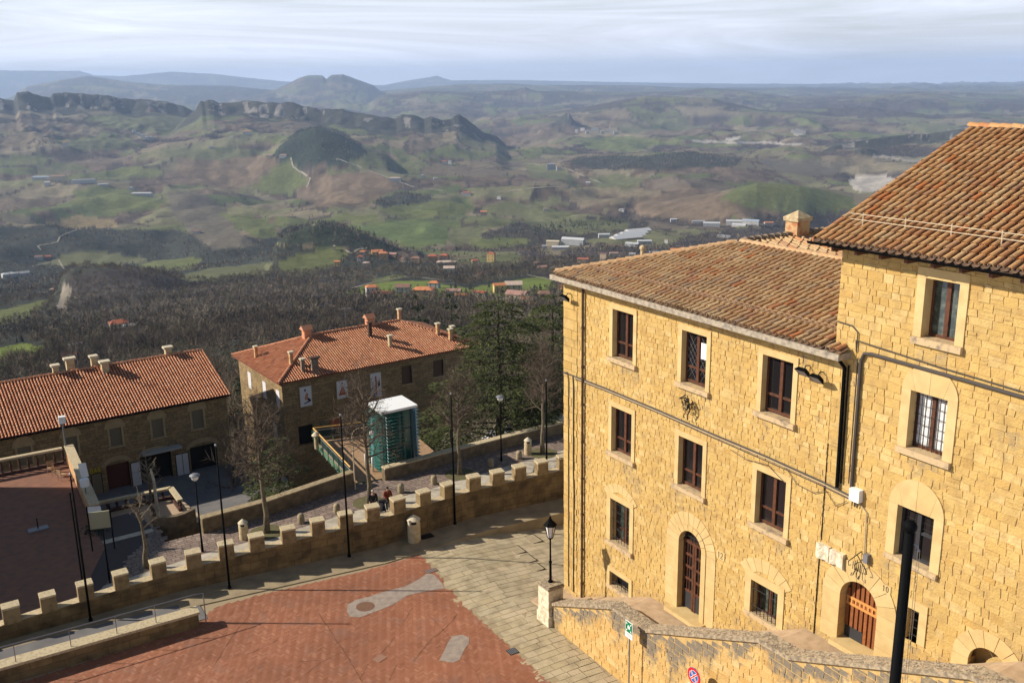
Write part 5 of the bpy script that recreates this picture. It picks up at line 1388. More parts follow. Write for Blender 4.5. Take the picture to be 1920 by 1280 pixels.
# base sheet (joint colour) as a grid that follows the dip
b = MB(); G = 1.6
X0, X1, Y0, Y1 = -46, 30, -12, 58
def wally(x):
    for p, q in zip(WB[:-1], WB[1:]):
        if p.x <= x <= q.x: return p.y + (q.y - p.y) * (x - p.x) / (q.x - p.x)
    return WB[0].y + (x - WB[0].x) * .65 if x < WB[0].x else WB[-1].y + (x - WB[-1].x) * .47
xs = np.arange(X0, X1, G)
for x in xs:
    ys = list(np.arange(Y0, min(wally(x), wally(x + G)) + .01, G)); yt0, yt1 = wally(x) + .1, wally(x + G) + .1
    for y in ys[:-1]: b.face([(x, y, dip(x, y)), (x + G, y, dip(x + G, y)), (x + G, y + G, dip(x + G, y + G)), (x, y + G, dip(x, y + G))])
    y = ys[-1]; b.face([(x, y, dip(x, y)), (x + G, y, dip(x + G, y)), (x + G, yt1, dip(x + G, yt1)), (x, yt0, dip(x, yt0))])
base = b.build('piazza_bed', M['paverjoint']); struct(base)
BR = [(v.x, v.y) for v in (atz(1030, 1280, 0), atz(870, 1135, 0), atz(850, 1112, 0), atz(835, 1092, 0), atz(812, 1068, 0), atz(790, 1040, 0))]
brick_r = [(6.5, 25.3)] + BR                                        # right border of the red brick field
wdir = lambda p, q: (Vector(q) - Vector(p)).normalized()
left_edge = []
for v in (Vector((-4.75, 44.9, 0)), Vector((-7.4, 43.3, 0)), Vector((-11.8, 41.2, 0)), Vector((-13.7, 40.1, 0)), Vector((-14.4, 38.2, 0)), Vector((-18.8, 35.2, 0)), Vector((-30, 28, 0))): left_edge.append((v.x, v.y))
BPOLY = brick_r + left_edge + [(-30, 12), (6.5, 12)]
def pin(x, y, poly):
    c = False; n = len(poly)
    for i in range(n):
        x1, y1 = poly[i]; x2, y2 = poly[(i + 1) % n]
        if (y1 > y) != (y2 > y) and x < (x2 - x1) * (y - y1) / (y2 - y1) + x1: c = not c
    return c
b = MB()
b.face([(x, y, .004) for x, y in BPOLY], 1)
# herringbone brick: every brick its own little slab
Lb, Wb = .27, .09; ang = YAW + R(20); ca, sa = math.cos(ang), math.sin(ang); n3_ = int(Lb / Wb)
def vis(x, y):
    u, v, z_ = proj(x, y, 0); return z_ > 0 and -60 < u < 1980 and v < 1330
cnt = 0
for I in range(-460, 460):
    for J in range(-150, 150):
        # herringbone lattice: pairs stepping by (W,W) along the diagonal and by 2L along the row
        ox, oy = I * Wb + J * Lb, I * Wb - J * Lb
        for (w_, h_, dx, dy) in ((Lb, Wb, 0, 0), (Wb, Lb, Lb, Wb - Lb + 0.0)):
            x0, y0 = ox + dx, oy + dy
            cx_, cy_ = x0 + w_ / 2, y0 + h_ / 2
            X, Y = -6 + ca * cx_ - sa * cy_, 36 + sa * cx_ + ca * cy_
            if not (-31 < X < 6.5 and 22 < Y < 46) or not vis(X, Y) or not pin(X, Y, BPOLY): continue
            j = .006; z = .009 + rnd.uniform(0, .004); q = []
            for (u, v) in ((x0 + j, y0 + j), (x0 + w_ - j, y0 + j), (x0 + w_ - j, y0 + h_ - j), (x0 + j, y0 + h_ - j)):
                q.append((-6 + ca * u - sa * v, 36 + sa * u + ca * v, z))
            b.face(q, 0); cnt += 1
def ribbon(b, pts, w, z, m, jit=.03, taper=True):
    P = []
    for p, q in zip(pts[:-1], pts[1:]):
        n_ = max(2, int((Vector(q) - Vector(p)).length / .25))
        for k in range(n_): P.append(Vector(p).lerp(Vector(q), k / n_))
    P.append(Vector(pts[-1])); L = []
    P = [p + Vector((rnd.uniform(-jit, jit), rnd.uniform(-jit, jit))) for p in P]
    for i, p in enumerate(P):
        d_ = P[min(i + 1, len(P) - 1)] - P[max(i - 1, 0)]; s_ = Vector((-d_.y, d_.x)).normalized() * w * .62 * rnd.uniform(.3, 1.0); L.append((p - s_, p + s_))
    for i in range(len(L) - 1):
        b.face([(L[i][0].x, L[i][0].y, z), (L[i][1].x, L[i][1].y, z), (L[i + 1][1].x, L[i + 1][1].y, z), (L[i + 1][0].x, L[i + 1][0].y, z)], m)
px2 = lambda *a: [Vector(atz(x, y, 0)[:2]) for x, y in a]
for pts, w in ((px2((598, 1150), (618, 1180), (645, 1220), (680, 1280)), .035), (px2((645, 1221), (603, 1240), (560, 1275)), .03), (px2((775, 1138), (760, 1160), (748, 1172)), .025), (px2((858, 1152), (838, 1175), (812, 1195), (795, 1215), (775, 1240)), .03),
               (px2((740, 1195), (718, 1222), (690, 1245), (676, 1270)), .022), (px2((800, 1150), (835, 1185), (845, 1195)), .018), (px2((870, 1235), (893, 1260), (900, 1280)), .015), (px2((730, 1275), (745, 1245), (775, 1245)), .018), (px2((560, 1240), (600, 1238)), .03),
               (px2((470, 1150), (430, 1200), (400, 1250)), .02), (px2((520, 1200), (470, 1225), (380, 1235)), .015), (px2((700, 1160), (620, 1215)), .012)):
    ribbon(b, pts, w, .017, 2)
pv = struct(b.build('brick_paving', [M['brick'], M['brickjoint'], M['crack']]))
# concrete repairs
b = MB(); b.face([tuple(atz(x, y, 0).xy) + (.018,) for x, y in ((650, 1146), (652, 1133), (668, 1124), (690, 1119), (720, 1109), (760, 1099), (785, 1086), (802, 1074), (815, 1078), (828, 1092), (833, 1103), (800, 1108), (765, 1116), (735, 1134), (705, 1146), (675, 1157), (656, 1156))])
struct(b.build('concrete_repair_strip', M['patch']))
b = MB(); b.face([tuple(atz(x, y, 0).xy) + (.018,) for x, y in ((823, 1238), (832, 1222), (838, 1208), (848, 1192), (868, 1190), (880, 1195), (879, 1206), (872, 1215), (862, 1236), (850, 1242))])
struct(b.build('concrete_repair_patch', M['patch']))
# slabs right of the brick, in rows across the street
b = MB(); a2 = YAW; e1, e2 = Vector((math.cos(R(31)), math.sin(R(31)))), Vector((-math.sin(R(31)), math.cos(R(31))))
v_ = -14.0
while v_ < 26:
    h_ = rnd.uniform(.32, .48); u_ = -14 + rnd.uniform(0, .6)
    while u_ < 18:
        w_ = rnd.uniform(.5, 1.0); c_ = Vector((1, 40)) + e1 * (u_ + w_ / 2) + e2 * (v_ + h_ / 2)
        inw = (c_.x - C0.x) * EW.x + (c_.y - C0.y) * EW.y
        near = (c_ - Vector((C0.x, C0.y))).dot(Vector((ES.x, ES.y)))
        if vis(c_.x, c_.y) and not pin(c_.x, c_.y, BPOLY) and c_.y < wally(c_.x) - 1.6 and (inw < 0 or near < 0) and c_.x > -6.3:
            j = .012; q = []
            for (du, dv) in ((j, j), (w_ - j, j), (w_ - j, h_ - j), (j, h_ - j)):
                p = Vector((1, 40)) + e1 * (u_ + du + rnd.uniform(-.008, .008)) + e2 * (v_ + dv + rnd.uniform(-.008, .008)); q.append((p.x, p.y, dip(p.x, p.y) + .010))
            b.face(q)
        u_ += w_
    v_ += h_
struct(b.build('stone_slab_paving', M['paver']))
# raised pavement along the crenellated wall
b = MB(); inner, outer = [], []
for i, p in enumerate(WB):
    d_ = (WB[min(i + 1, len(WB) - 1)] - WB[max(i - 1, 0)]).normalized(); n_ = Vector((d_.y, -d_.x, 0)); inner.append(p); outer.append(p + n_ * 1.75)
for i in range(1, len(WB) - 1):
    N = 5
    for k in range(N):
        t0, t1 = k / N, (k + 1) / N
        A, B_, Cc, D_ = inner[i].lerp(inner[i + 1], t0), inner[i].lerp(inner[i + 1], t1), outer[i].lerp(outer[i + 1], t1), outer[i].lerp(outer[i + 1], t0)
        z = [.07 + .010 * (p.x + 4) if p.x > -4 else .05 for p in (A, B_, Cc, D_)]
        lo = [-1.2] * 4
        b.box8([(p.x, p.y, l_) for p, l_ in zip((D_, Cc, B_, A), lo)] + [(p.x, p.y, zz_) for p, zz_ in zip((D_, Cc, B_, A), (z[3], z[2], z[1], z[0]))], 0)
struct(b.build('raised_pavement', mat('pavement_slab', (.37, .29, .175), .93, (.27, .21, .13), 1.4, bump=.25, mult=.8, mscale=.8)))
# covers and drains
def cover(x, y, w, h, rz, lab, m, name='manhole_cover', cat='manhole cover', rnd_=False, grate=False):
    c = atz(x, y, 0); c.z = dip(c.x, c.y) + .013; b = MB()
    if rnd_: b.lathe(c, [(w, 0), (w, .012)], 20)
    else: b.cbox(c, w, h, .012, rz)
    if grate:
        for k in range(5): b.cbox(c + Vector((math.cos(rz), math.sin(rz), 0)) * (w * (k - 2) / 5.5) + UP_ * .0121, w / 12, h * .9, .006, rz, 1)
    o = b.build(name, [m, M['grey']]); tag(o, lab, cat); return o
cover(685, 1137, .42, 0, 0, 'round rusty manhole cover in the grey repair strip', M['castiron'], rnd_=True)
cover(808, 1070, .62, .34, R(31), 'drain grate at the tip of the grey repair strip', M['castiron'], 'drain_grate', 'drain grate', grate=True)
cover(961, 1221, .42, .42, R(31), 'dark drain grate on the brick near the stone border', M['iron'], 'drain_grate', 'drain grate', grate=True)
cover(712, 1234, .5, .4, R(52), 'square brick filled cover among the paving cracks', M['brickjoint'])
mcov = mat('slab_cover', (.36, .29, .18), .9, (.28, .22, .14), 4)
def framed(x, y, w, lab):
    c = atz(x, y, 0); c = Vector((c.x, c.y, dip(c.x, c.y) + .0125)); b = MB(); b.cbox(c, w, w, .004, R(31), 0); b.cbox(c + UP_ * .0042, w - .09, w - .09, .004, R(31), 1)
    tag(b.build('manhole_cover', [M['iron'], mcov]), lab, 'manhole cover')
framed(994, 1000, 1.0, 'stone filled square cover nearest the raised pavement'); framed(965, 1024, .9, 'stone filled square cover left of a smaller pair'); framed(985, 1040, .9, 'middle stone filled square cover of the three'); framed(1002, 1056, .8, 'lowest stone filled square cover by the lantern pillar')
cover(800, 1007, .7, .5, R(31), 'dark grate in the pavement beside the piazza litter bin', M['iron'], 'drain_grate', 'drain grate')
bpy.data.objects['drain_grate.002'].location.z += .05

# ------------------------------------------------------------------ crenellated wall
wall = thing('crenellated_wall', 'weathered stone wall with square merlons along the edge of the piazza', 'wall', WB[1])
def wtop(x): return float(np.interp(x, [-34, -22, -15.4, -7.4, 1.3, 9], [1.0, 1.52, 1.82, 2.3, 2.52, 2.7]))
seg = []; acc = 0
for p, q in zip(WB[:-1], WB[1:]): seg.append((acc, p, q)); acc += (q - p).length
def along(s):
    for a_, p, q in reversed(seg):
        if s >= a_: return p + (q - p).normalized() * (s - a_), (q - p).normalized()
    return seg[0][1] + (seg[0][2] - seg[0][1]).normalized() * s, (seg[0][2] - seg[0][1]).normalized()
def arclen(x):
    for a_, p, q in seg:
        if p.x <= x <= q.x: return a_ + (x - p.x) / (q.x - p.x) * (q - p).length
    return 0
b = MB(); N = int(acc / .5); TH = .46
prev = None
for i in range(N + 1):
    p, d_ = along(acc * i / N); n_ = Vector((-d_.y, d_.x, 0)); zt = wtop(p.x) - .74 + rnd.uniform(-.02, .02)
    ring_ = [p + UP_ * -7.5, p + UP_ * zt, p + n_ * TH + UP_ * (zt + .03), p + n_ * TH + UP_ * -7.5]
    if prev:
        b.face([prev[0], ring_[0], ring_[1], prev[1]]); b.face([prev[1], ring_[1], ring_[2], prev[2]], 1); b.face([prev[2], ring_[2], ring_[3], prev[3]])
    prev = ring_
b.build('wall_body', [M['plaster'], M['mcap']], wall)
mx = [-30.4, -28.3, -26.2, -24.1, -21.99, -20.73, -19.45, -18.16, -16.78, -15.43, -14.06, -12.75, -11.35, -10.01, -8.72, -7.44, -6.19, -4.92, -3.7, -2.41, -1.15, .07, 1.34, 2.6, 3.9, 5.2]
for x in mx:
    s = arclen(x); p, d_ = along(s); n_ = Vector((-d_.y, d_.x, 0)); wd = .66 + rnd.uniform(-.03, .04); zt = wtop(x) + rnd.uniform(-.02, .02); zb = wtop(x) - .78
    b = MB(); o_ = p - n_ * .012
    b.box8([o_ + UP_ * zb, o_ + d_ * wd + UP_ * zb, o_ + d_ * wd + n_ * (TH + .02) + UP_ * zb, o_ + n_ * (TH + .02) + UP_ * zb, o_ + UP_ * (zt - .09), o_ + d_ * wd + UP_ * (zt - .09), o_ + d_ * wd + n_ * (TH + .02) + UP_ * (zt - .06), o_ + n_ * (TH + .02) + UP_ * (zt - .06)], 0)
    e = .015
    b.box8([o_ - d_ * e - n_ * e + UP_ * (zt - .09), o_ + d_ * (wd + e) - n_ * e + UP_ * (zt - .09), o_ + d_ * (wd + e) + n_ * (TH + .03) + UP_ * (zt - .06), o_ - d_ * e + n_ * (TH + .03) + UP_ * (zt - .06), o_ - d_ * e - n_ * e + UP_ * zt, o_ + d_ * (wd + e) - n_ * e + UP_ * zt, o_ + d_ * (wd + e) + n_ * (TH + .03) + UP_ * (zt + .04), o_ - d_ * e + n_ * (TH + .03) + UP_ * (zt + .04)], 1)
    b.build('merlon', [M['merlon'], M['mcap']], wall)

# ------------------------------------------------------------------ low ramp wall with hand rail
rw = thing('ramp_wall', 'low stone ramp wall in front of the merlons, carrying a steel hand rail', 'wall', (-13.9, 38.5, 0))
A0, A1 = Vector((-13.95, 38.42, 0)), Vector((-30, 28.3, 0)); dd = (A1 - A0).normalized(); nn_ = Vector((dd.y, -dd.x, 0))
if nn_.y < 0: nn_ = -nn_
b = MB(); b.box8([A0 - UP_, A1 - UP_, A1 + nn_ * .55 - UP_, A0 + nn_ * .5 - UP_, A0 + UP_ * .62, A1 + UP_ * .8, A1 + nn_ * .55 + UP_ * .8, A0 + nn_ * .5 + UP_ * .62]); b.build('wall_body', M['plaster'], rw)
b = MB(); e = dd * .06
b.box8([A0 - e - nn_ * .05 + UP_ * .625, A1 - nn_ * .05 + UP_ * .805, A1 + nn_ * .62 + UP_ * .805, A0 - e + nn_ * .56 + UP_ * .625, A0 - e - nn_ * .05 + UP_ * .74, A1 - nn_ * .05 + UP_ * .92, A1 + nn_ * .62 + UP_ * .94, A0 - e + nn_ * .56 + UP_ * .76]); b.build('coping', M['mcap'], rw)
b = MB(); L_ = (A1 - A0).length
top_ = lambda s: A0 + dd * s + nn_ * .1 + UP_ * (.70 + .18 * s / L_)
b.tube([A0 - dd * .32 + nn_ * .1 + UP_ * .02, A0 - dd * .32 + nn_ * .1 + UP_ * 1.5, top_(0) + UP_ * .85, top_(L_) + UP_ * .85], .025, 6)
for s in (1.75, 3.35, 5.15, 7.2, 9.6, 12): b.tube([top_(s), top_(s) + UP_ * .85], .018, 6)
b.build('hand_rail', M['grey'], rw)
b = MB(); R0 = A0 + nn_ * .55; b.face([A0 + nn_ * .5 - dd * .5 + UP_ * .03, A1 + nn_ * .5 + UP_ * .5, A1 + nn_ * 2.6 + UP_ * .5, A0 + nn_ * 2.4 - dd * .5 + UP_ * .03]); struct(b.build('ramp_floor', M['lplaza']))  # darker paving colour stands in for shade between the two walls

# ------------------------------------------------------------------ litter bins, poles, lantern
def bin_(c, lab, h=1.45, r_=.34):
    t = thing('litter_bin', lab, 'litter bin', c, 'concrete litter bins')
    b = MB(); b.lathe(c, [(r_ * .98, 0), (r_, .03), (r_, h * .70), (r_ * .99, h * .72)], 20); b.build('drum', M['concrete'], t, True)
    b = MB(); b.lathe(c + UP_ * (h * .72), [(r_ * .94, 0), (r_ * .94, h * .10)], 20); b.build('slot', M['dark'], t)
    b = MB()
    for k in range(4):
        a0 = k * math.pi / 2 + .9; b.prism([c + UP_ * h * .715 + Vector((math.cos(a0 + q) * rr_, math.sin(a0 + q) * rr_, 0)) for q, rr_ in ((-.35, r_), (0, r_ * 1.01), (.35, r_), (.35, r_ * .9), (-.35, r_ * .9))], UP_ * h * .115)
    b.lathe(c + UP_ * (h * .825), [(r_ * 1.06, 0), (r_ * 1.06, .04), (r_ * .62, .16), (r_ * .12, .27), (.03, .29)], 20); b.build('lid', M['concretel'], t)
bin_(Vector(atz(777, 1016, 0)) + Vector((0, .05, .05)), 'large pale concrete litter bin standing against the crenellated wall')
SZ = -5.6
bin_(atz(458, 1010, SZ), 'concrete litter bin beside the left street tree behind the wall', 1.38, .30)
bin_(atz(990, 851, SZ), 'concrete litter bin at the far right end of the street', 1.38, .30)
for (x, y, h, lab, arm) in ((168, 1163, 7.0, 'tall thin black pole nearest the ramp hand rail', 0), (428, 1103, 7.2, 'tall thin black pole just right of the ramp wall end', 0), (652, 1043, 7.5, 'tall thin black pole left of the piazza litter bin', 0), (850, 983, 7.35, 'tall thin black pole right of the piazza litter bin', 0), (1022, 936, 7.05, 'tall thin black pole closest to the palazzo corner', 0)):
    c = Vector(atz(x, y, 0)); p_ = c + Vector((.1, -.1, 0)); t = thing('flag_pole', lab, 'pole', p_, 'black poles along the crenellated wall')
    b = MB(); b.tube([p_, p_ + UP_ * 3, p_ + UP_ * h], [.055, .05, .035], 8); b.build('shaft', M['pole'], t, True)
    b = MB(); b.lathe(p_ + UP_ * h, [(.03, 0), (.055, .04), (.055, .09), (.02, .13)], 8); b.build('finial', M['grey'], t)
    b = MB(); b.lathe(p_ + UP_ * .02, [(.09, 0), (.09, .12), (.06, .2)], 8); b.build('foot', M['pole'], t)
c = Vector((1.52, 38.55, 0))
t = thing('lantern_pillar', 'weathered stone pillar at the foot of the stair parapet', 'pillar', c)
b = MB(); b.cbox(c - UP_ * .3, .86, .92, .75, YAW); b.cbox(c + UP_ * .45, .76, .82, 1.25, YAW); b.build('shaft', M['plaque'], t)
b = MB(); b.cbox(c + UP_ * 1.70, .84, .90, .10, YAW); b.cbox(c + UP_ * 1.80, .74, .80, .06, YAW); b.build('capstone', M['coping'], t)
c = c + UP_ * 1.86
t = thing('lantern_post', 'black cast iron lantern post standing on the stone pillar', 'street lamp', c)
b = MB(); b.lathe(c, [(.11, 0), (.11, .06), (.06, .12), (.05, .9), (.075, .93), (.075, .98), (.042, 1.02), (.035, 2.0), (.06, 2.05), (.03, 2.1)], 10); b.build('post', M['pole'], t, True)
b = MB(); q0 = c + UP_ * 2.12
def hexr(r_, z): return [q0 + Vector((math.cos(k * math.pi / 3) * r_, math.sin(k * math.pi / 3) * r_, z)) for k in range(6)]
for p, q in zip(hexr(.12, 0), hexr(.235, .58)): b.tube([p, q], .016, 4)
for r_, z in ((.12, 0), (.235, .58)): hp = hexr(r_, z); b.tube(hp + [hp[0]], .018, 4)
b.prism(hexr(.12, -.02), UP_ * .02); b.build('lantern_frame', M['pole'], t)
b = MB(); lo, hi = hexr(.105, .01), hexr(.215, .57)
for k in range(6): b.face([lo[k], lo[(k + 1) % 6], hi[(k + 1) % 6], hi[k]])
b.build('lantern_glass', M['lampglass'], t)
b = MB(); b.lathe(q0 + UP_ * .58, [(.30, 0), (.30, .03), (.17, .17), (.10, .22), (.10, .27), (.05, .30), (.05, .36), (.015, .42)], 6); b.build('lantern_roof', M['pole'], t)
# near flag pole at the right
c = Vector((7.02, 15.9, 0)); t = thing('ball_top_flagpole', 'thick black flagpole with a ball finial, nearest at the right', 'flagpole', c)
ztop = 15.15
b = MB(); b.tube([c, c + UP_ * 8, c + UP_ * ztop], [.125, .115, .088], 16); b.build('shaft', M['pole'], t, True)
b = MB(); N = 12; b.lathe(c + UP_ * (ztop - .02), [(.001, 0)] + [(.125 * math.sin(math.pi * k / N), .125 - .125 * math.cos(math.pi * k / N)) for k in range(1, N)] + [(.001, .25)], 20); b.build('ball_finial', M['pole'], t, True)
b = MB(); b.tube([c + Vector((.08, -.03, ztop - .22)), c + Vector((.14, -.06, ztop - .24)), c + Vector((.15, -.06, ztop - .30))], .016, 6)
b.lathe(c + Vector((.15, -.06, ztop - .36)), [(.012, 0), (.03, .02), (.03, .05), (.012, .07)], 8); b.build('pulley', M['grey'], t)
b = MB(); b.tube([c + Vector((.15, -.06, ztop - .33)), c + Vector((.17, -.07, 6)), c + Vector((.16, -.06, 1.2))], .005, 4); b.tube([c + Vector((.19, -.06, ztop - .33)), c + Vector((.21, -.08, 6)), c + Vector((.18, -.06, 1.2))], .005, 4); b.build('halyard', M['cablel'], t)

# ------------------------------------------------------------------ signs in front of the parapet
c = F(8.17, -2.62, 0); t = thing('assembly_point_sign', 'green and white assembly point sign on a grey post before the stair parapet', 'sign', c)
b = MB(); b.tube([c, c + UP_ * 3.2], .03, 8); b.build('post', M['grey'], t)
SC = .68
nf = -EW; SX, SY = ES, UP_; o0 = c + nf * .045 + UP_ * 2.60
def pl(b, pts, m=0, d=0.0): b.face([o0 + SX * (u * SC) + SY * (v * SC) + nf * d for u, v in pts], m)
b = MB(); b.obox(o0 - SX * .32 * SC, SX * .64 * SC, -nf * .02, UP_ * 1.02 * SC); b.build('board', M['white'], t)
b = MB(); pl(b, [(-.29, .34), (.29, .34), (.29, .99), (-.29, .99)], 0, .003)
b.build('green_panel', M['green'], t)
b = MB()
for sx, sy in ((-1, 1), (1, 1), (-1, -1), (1, -1)):
    cx_, cy_ = sx * .19, .665 + sy * .22
    q = [(cx_ + sx * .06, cy_ + sy * .075), (cx_ - sx * .05, cy_ - sy * .0), (cx_ - sx * .06, cy_ - sy * .07), (cx_ + sx * .01, cy_ - sy * .06)]
    pl(b, q if sx * sy > 0 else q[::-1], 0, .006)
for dx, h in ((-.075, .15), (0, .2), (.075, .15)):
    pl(b, [(dx - .028, .56), (dx + .028, .56), (dx + .034, .56 + h), (dx - .034, .56 + h)], 0, .006)
    pl(b, [(dx + .026 * math.cos(k), .56 + h + .035 + .03 * math.sin(k)) for k in np.linspace(0, 5.6, 8)], 0, .006)
b.build('pictogram', M['white'], t)
b = MB()
for k, w_ in ((0, .20), (1, .24), (2, .17)): pl(b, [(-w_, .245 - k * .075), (w_, .245 - k * .075), (w_, .275 - k * .075), (-w_, .275 - k * .075)], 0, .004)
b.build('text_lines', M['grey'], t)
SC = .95
c = F(11.93, -2.75, 0); t = thing('no_stopping_sign', 'round blue no stopping sign with red ring and cross below the parapet', 'sign', c)
b = MB(); b.tube([c, c + UP_ * 3.4], .03, 8); b.build('post', M['grey'], t)
o0 = c + nf * .05 + UP_ * 3.12; K = 28
def ringp(r0, r1, d, b, m=0):
    for k in range(K):
        t0, t1 = 2 * math.pi * k / K, 2 * math.pi * (k + 1) / K
        pl(b, [(r0 * math.cos(t0), r0 * math.sin(t0)), (r1 * math.cos(t0), r1 * math.sin(t0)), (r1 * math.cos(t1), r1 * math.sin(t1)), (r0 * math.cos(t1), r0 * math.sin(t1))], m, d)
b = MB(); pl(b, [(.335 * math.cos(2 * math.pi * k / K), .335 * math.sin(2 * math.pi * k / K)) for k in range(K)], 0, .0); b.prism([o0 - nf * .015 + SX * (.32 * math.cos(2 * math.pi * k / K)) + SY * (.32 * math.sin(2 * math.pi * k / K)) for k in range(K)], nf * .014); b.build('disc', M['blue'], t)
b = MB(); ringp(.235, .33, .004, b)
for a0 in (math.pi / 4, 3 * math.pi / 4):
    u_, v_ = (math.cos(a0), math.sin(a0)), (-math.sin(a0), math.cos(a0)); pl(b, [(u_[0] * p + v_[0] * q, u_[1] * p + v_[1] * q) for p, q in ((-.24, -.022), (.24, -.022), (.24, .022), (-.24, .022))], 0, .009 + a0 * .0004)
b.build('red_ring_and_cross', M['red'], t)
b = MB(); ringp(.225, .236, .006, b)
for a0 in (math.pi / 4, 3 * math.pi / 4):
    for sg in (-1, 1):
        u_, v_ = (math.cos(a0), math.sin(a0)), (-math.sin(a0), math.cos(a0)); pl(b, [(u_[0] * p + v_[0] * q, u_[1] * p + v_[1] * q) for p, q in ((-.23, sg * .022), (.23, sg * .022), (.23, sg * .042), (-.23, sg * .042))][::sg], 0, .007 + a0 * .0004)
b.build('white_edging', M['white'], t)
b = MB(); b.obox(c + nf * .045 - SX * .26 + UP_ * 2.54, SX * .52, -nf * .012, UP_ * .20); b.build('supplement_plate', M['white'], t)

# ================================================================== lower street
rnd = random.Random(33)
def V2(p, z): return Vector((p[0], p[1], z))
PL = [(-20.6, 59.3), (-16.98, 61.9), (-11.73, 66.9)]               # left street parapet (street side)
PRr = [(-9.6, 67.75), (-3.9, 71.8), (3.89, 77.1), (9.5, 81)]         # right street parapet
STP = [(-60, 22), (-34, 30.0), (-22.22, 37.6), (-15.87, 41.7), (-11.56, 43.8), (-7.25, 45.8), (-2.47, 49.0), (2.58, 51.4), (12, 56), (12, 82.6)] + PRr[::-1][1:] + PL[::-1] + [(-22.6, 58.0), (-24.6, 60.6), (-26.4, 63.0), (-28.9, 61.3), (-35.4, 72.4), (-46, 65.5), (-60, 56)]
b = MB(); b.prism([V2(p, -17) for p in STP], UP_ * (17 + SZ), 1, 0, bottom=False)
struct(b.build('street_bed', [M['streetjoint'], M['retain']]))
b = MB(); e1, e2 = Vector((math.cos(R(33)), math.sin(R(33)))), Vector((-math.sin(R(33)), math.cos(R(33))))
v_ = 0; o_ = Vector((-26, 40))
while v_ < 44:                                                      # brown setts laid across the street
    h_ = .30; u_ = -6 + rnd.uniform(0, .5)
    while u_ < 50:
        w_ = rnd.uniform(.45, .6); c_ = o_ + e1 * u_ + e2 * v_
        if pin(c_.x, c_.y, STP) and c_.x > -24.5 and c_.y > wally(c_.x) + .6:
            j = .02; b.face([tuple(o_ + e1 * (u_ + du) + e2 * (v_ + dv)) + (SZ + .006,) for du, dv in ((j, j), (w_ - j, j), (w_ - j, h_ - j), (j, h_ - j))])
        u_ += w_
    v_ += h_
struct(b.build('street_setts', M['street']))
b = MB()                                                            # pale carriage strip next to the wall
b.face([V2(q_, SZ + .012) for q_ in ((-24.5, 36.8), (-15.87, 42.2), (-11.56, 44.3), (-7.25, 46.3), (-2.47, 49.5), (2.58, 51.9), (12, 56.5), (12, 79), (.6, 71.0), (-5.6, 66.4), (-8.0, 64.8), (-14.2, 60.0), (-20, 56.2), (-24.5, 52.5))])
struct(b.build('street_carriageway', M['streetlight']))
b = MB(); b.face([V2(p, SZ + .018) for p in ((-60, 22), (-34, 30.0), (-25.2, 36.6), (-24.6, 47), (-26.4, 57.5), (-28.9, 61.3), (-35.4, 72.4), (-46, 65.5), (-60, 56))])
struct(b.build('terrace_paving', M['terrace']))
def lowwall(name, lab, pts, z0, h, th, m, mc, cat='wall', ov=.06):
    t = thing(name, lab, cat, V2(pts[0], z0)); b = MB(); c = MB()
    for i in range(len(pts) - 1):
        p, q = Vector(pts[i]), Vector(pts[i + 1]); d_ = (q - p).normalized(); n_ = Vector((-d_.y, d_.x)) * th
        pr = [V2(p, z0), V2(q, z0), V2(q + n_, z0), V2(p + n_, z0)]; b.prism(pr, UP_ * h)
        n2 = n_.normalized() * ov; pr = [V2(p - n2, z0 + h + .002), V2(q - n2 + d_ * .03 * (i == len(pts) - 2), z0 + h + .002), V2(q + n_ + n2, z0 + h + .002), V2(p + n_ + n2, z0 + h + .002)]; c.prism(pr, UP_ * .10)
    b.build('wall_body', m, t); c.build('coping', mc, t); return t
lowwall('street_parapet', 'long low stone parapet along the street, left of the lift', PL, -17, 17 + SZ + 1.0, .5, M['retain'], M['paleedge'])
lowwall('street_parapet', 'long low stone parapet right of the glass lift, before the cedars', PRr, -17, 17 + SZ + .88, .5, M['retain'], M['mcap'])
for (x, y, lab) in ((565, 982, 'stone bollard nearest the left street tree'), (632, 963, 'stone bollard between the left tree and the walkers'), (752, 925, 'stone bollard beside the man in the rust red jacket'), (814, 909, 'stone bollard in front of the right parapet end'), (920, 876, 'stone bollard right of the third street tree'), (973, 862, 'stone bollard beside the far litter bin')):
    c = atz(x, y - 2, SZ); b = MB(); b.lathe(c, [(.24, 0), (.25, .05), (.23, .52), (.19, .64), (.09, .70), (.02, .71)], 12)
    tag(b.build('stone_bollard', M['bollard'], smooth=True), lab, 'bollard', 'stone bollards along the street')
def lamp(x, y, h, lab):
    c = atz(x, y, SZ); t = thing('street_lamp', lab, 'street lamp', c, 'round capped street lamps')
    b = MB(); b.tube([c, c + UP_ * 1.0, c + UP_ * h], [.09, .06, .045], 8); b.build('post', M['pole'], t, True)
    b = MB(); b.lathe(c + UP_ * h, [(.05, 0), (.20, .12), (.24, .30), (.24, .34)], 14); b.build('lamp_bowl', M['lampglass'], t, True)
    b = MB(); b.lathe(c + UP_ * (h + .34), [(.33, 0), (.33, .04), (.20, .12), (.05, .16)], 14); b.build('lamp_cap', M['grey'], t)
lamp(380, 1034, 4.85, 'round capped street lamp in the shaded lower street at left')
lamp(940, 864, 4.9, 'round capped street lamp before the big cedar')
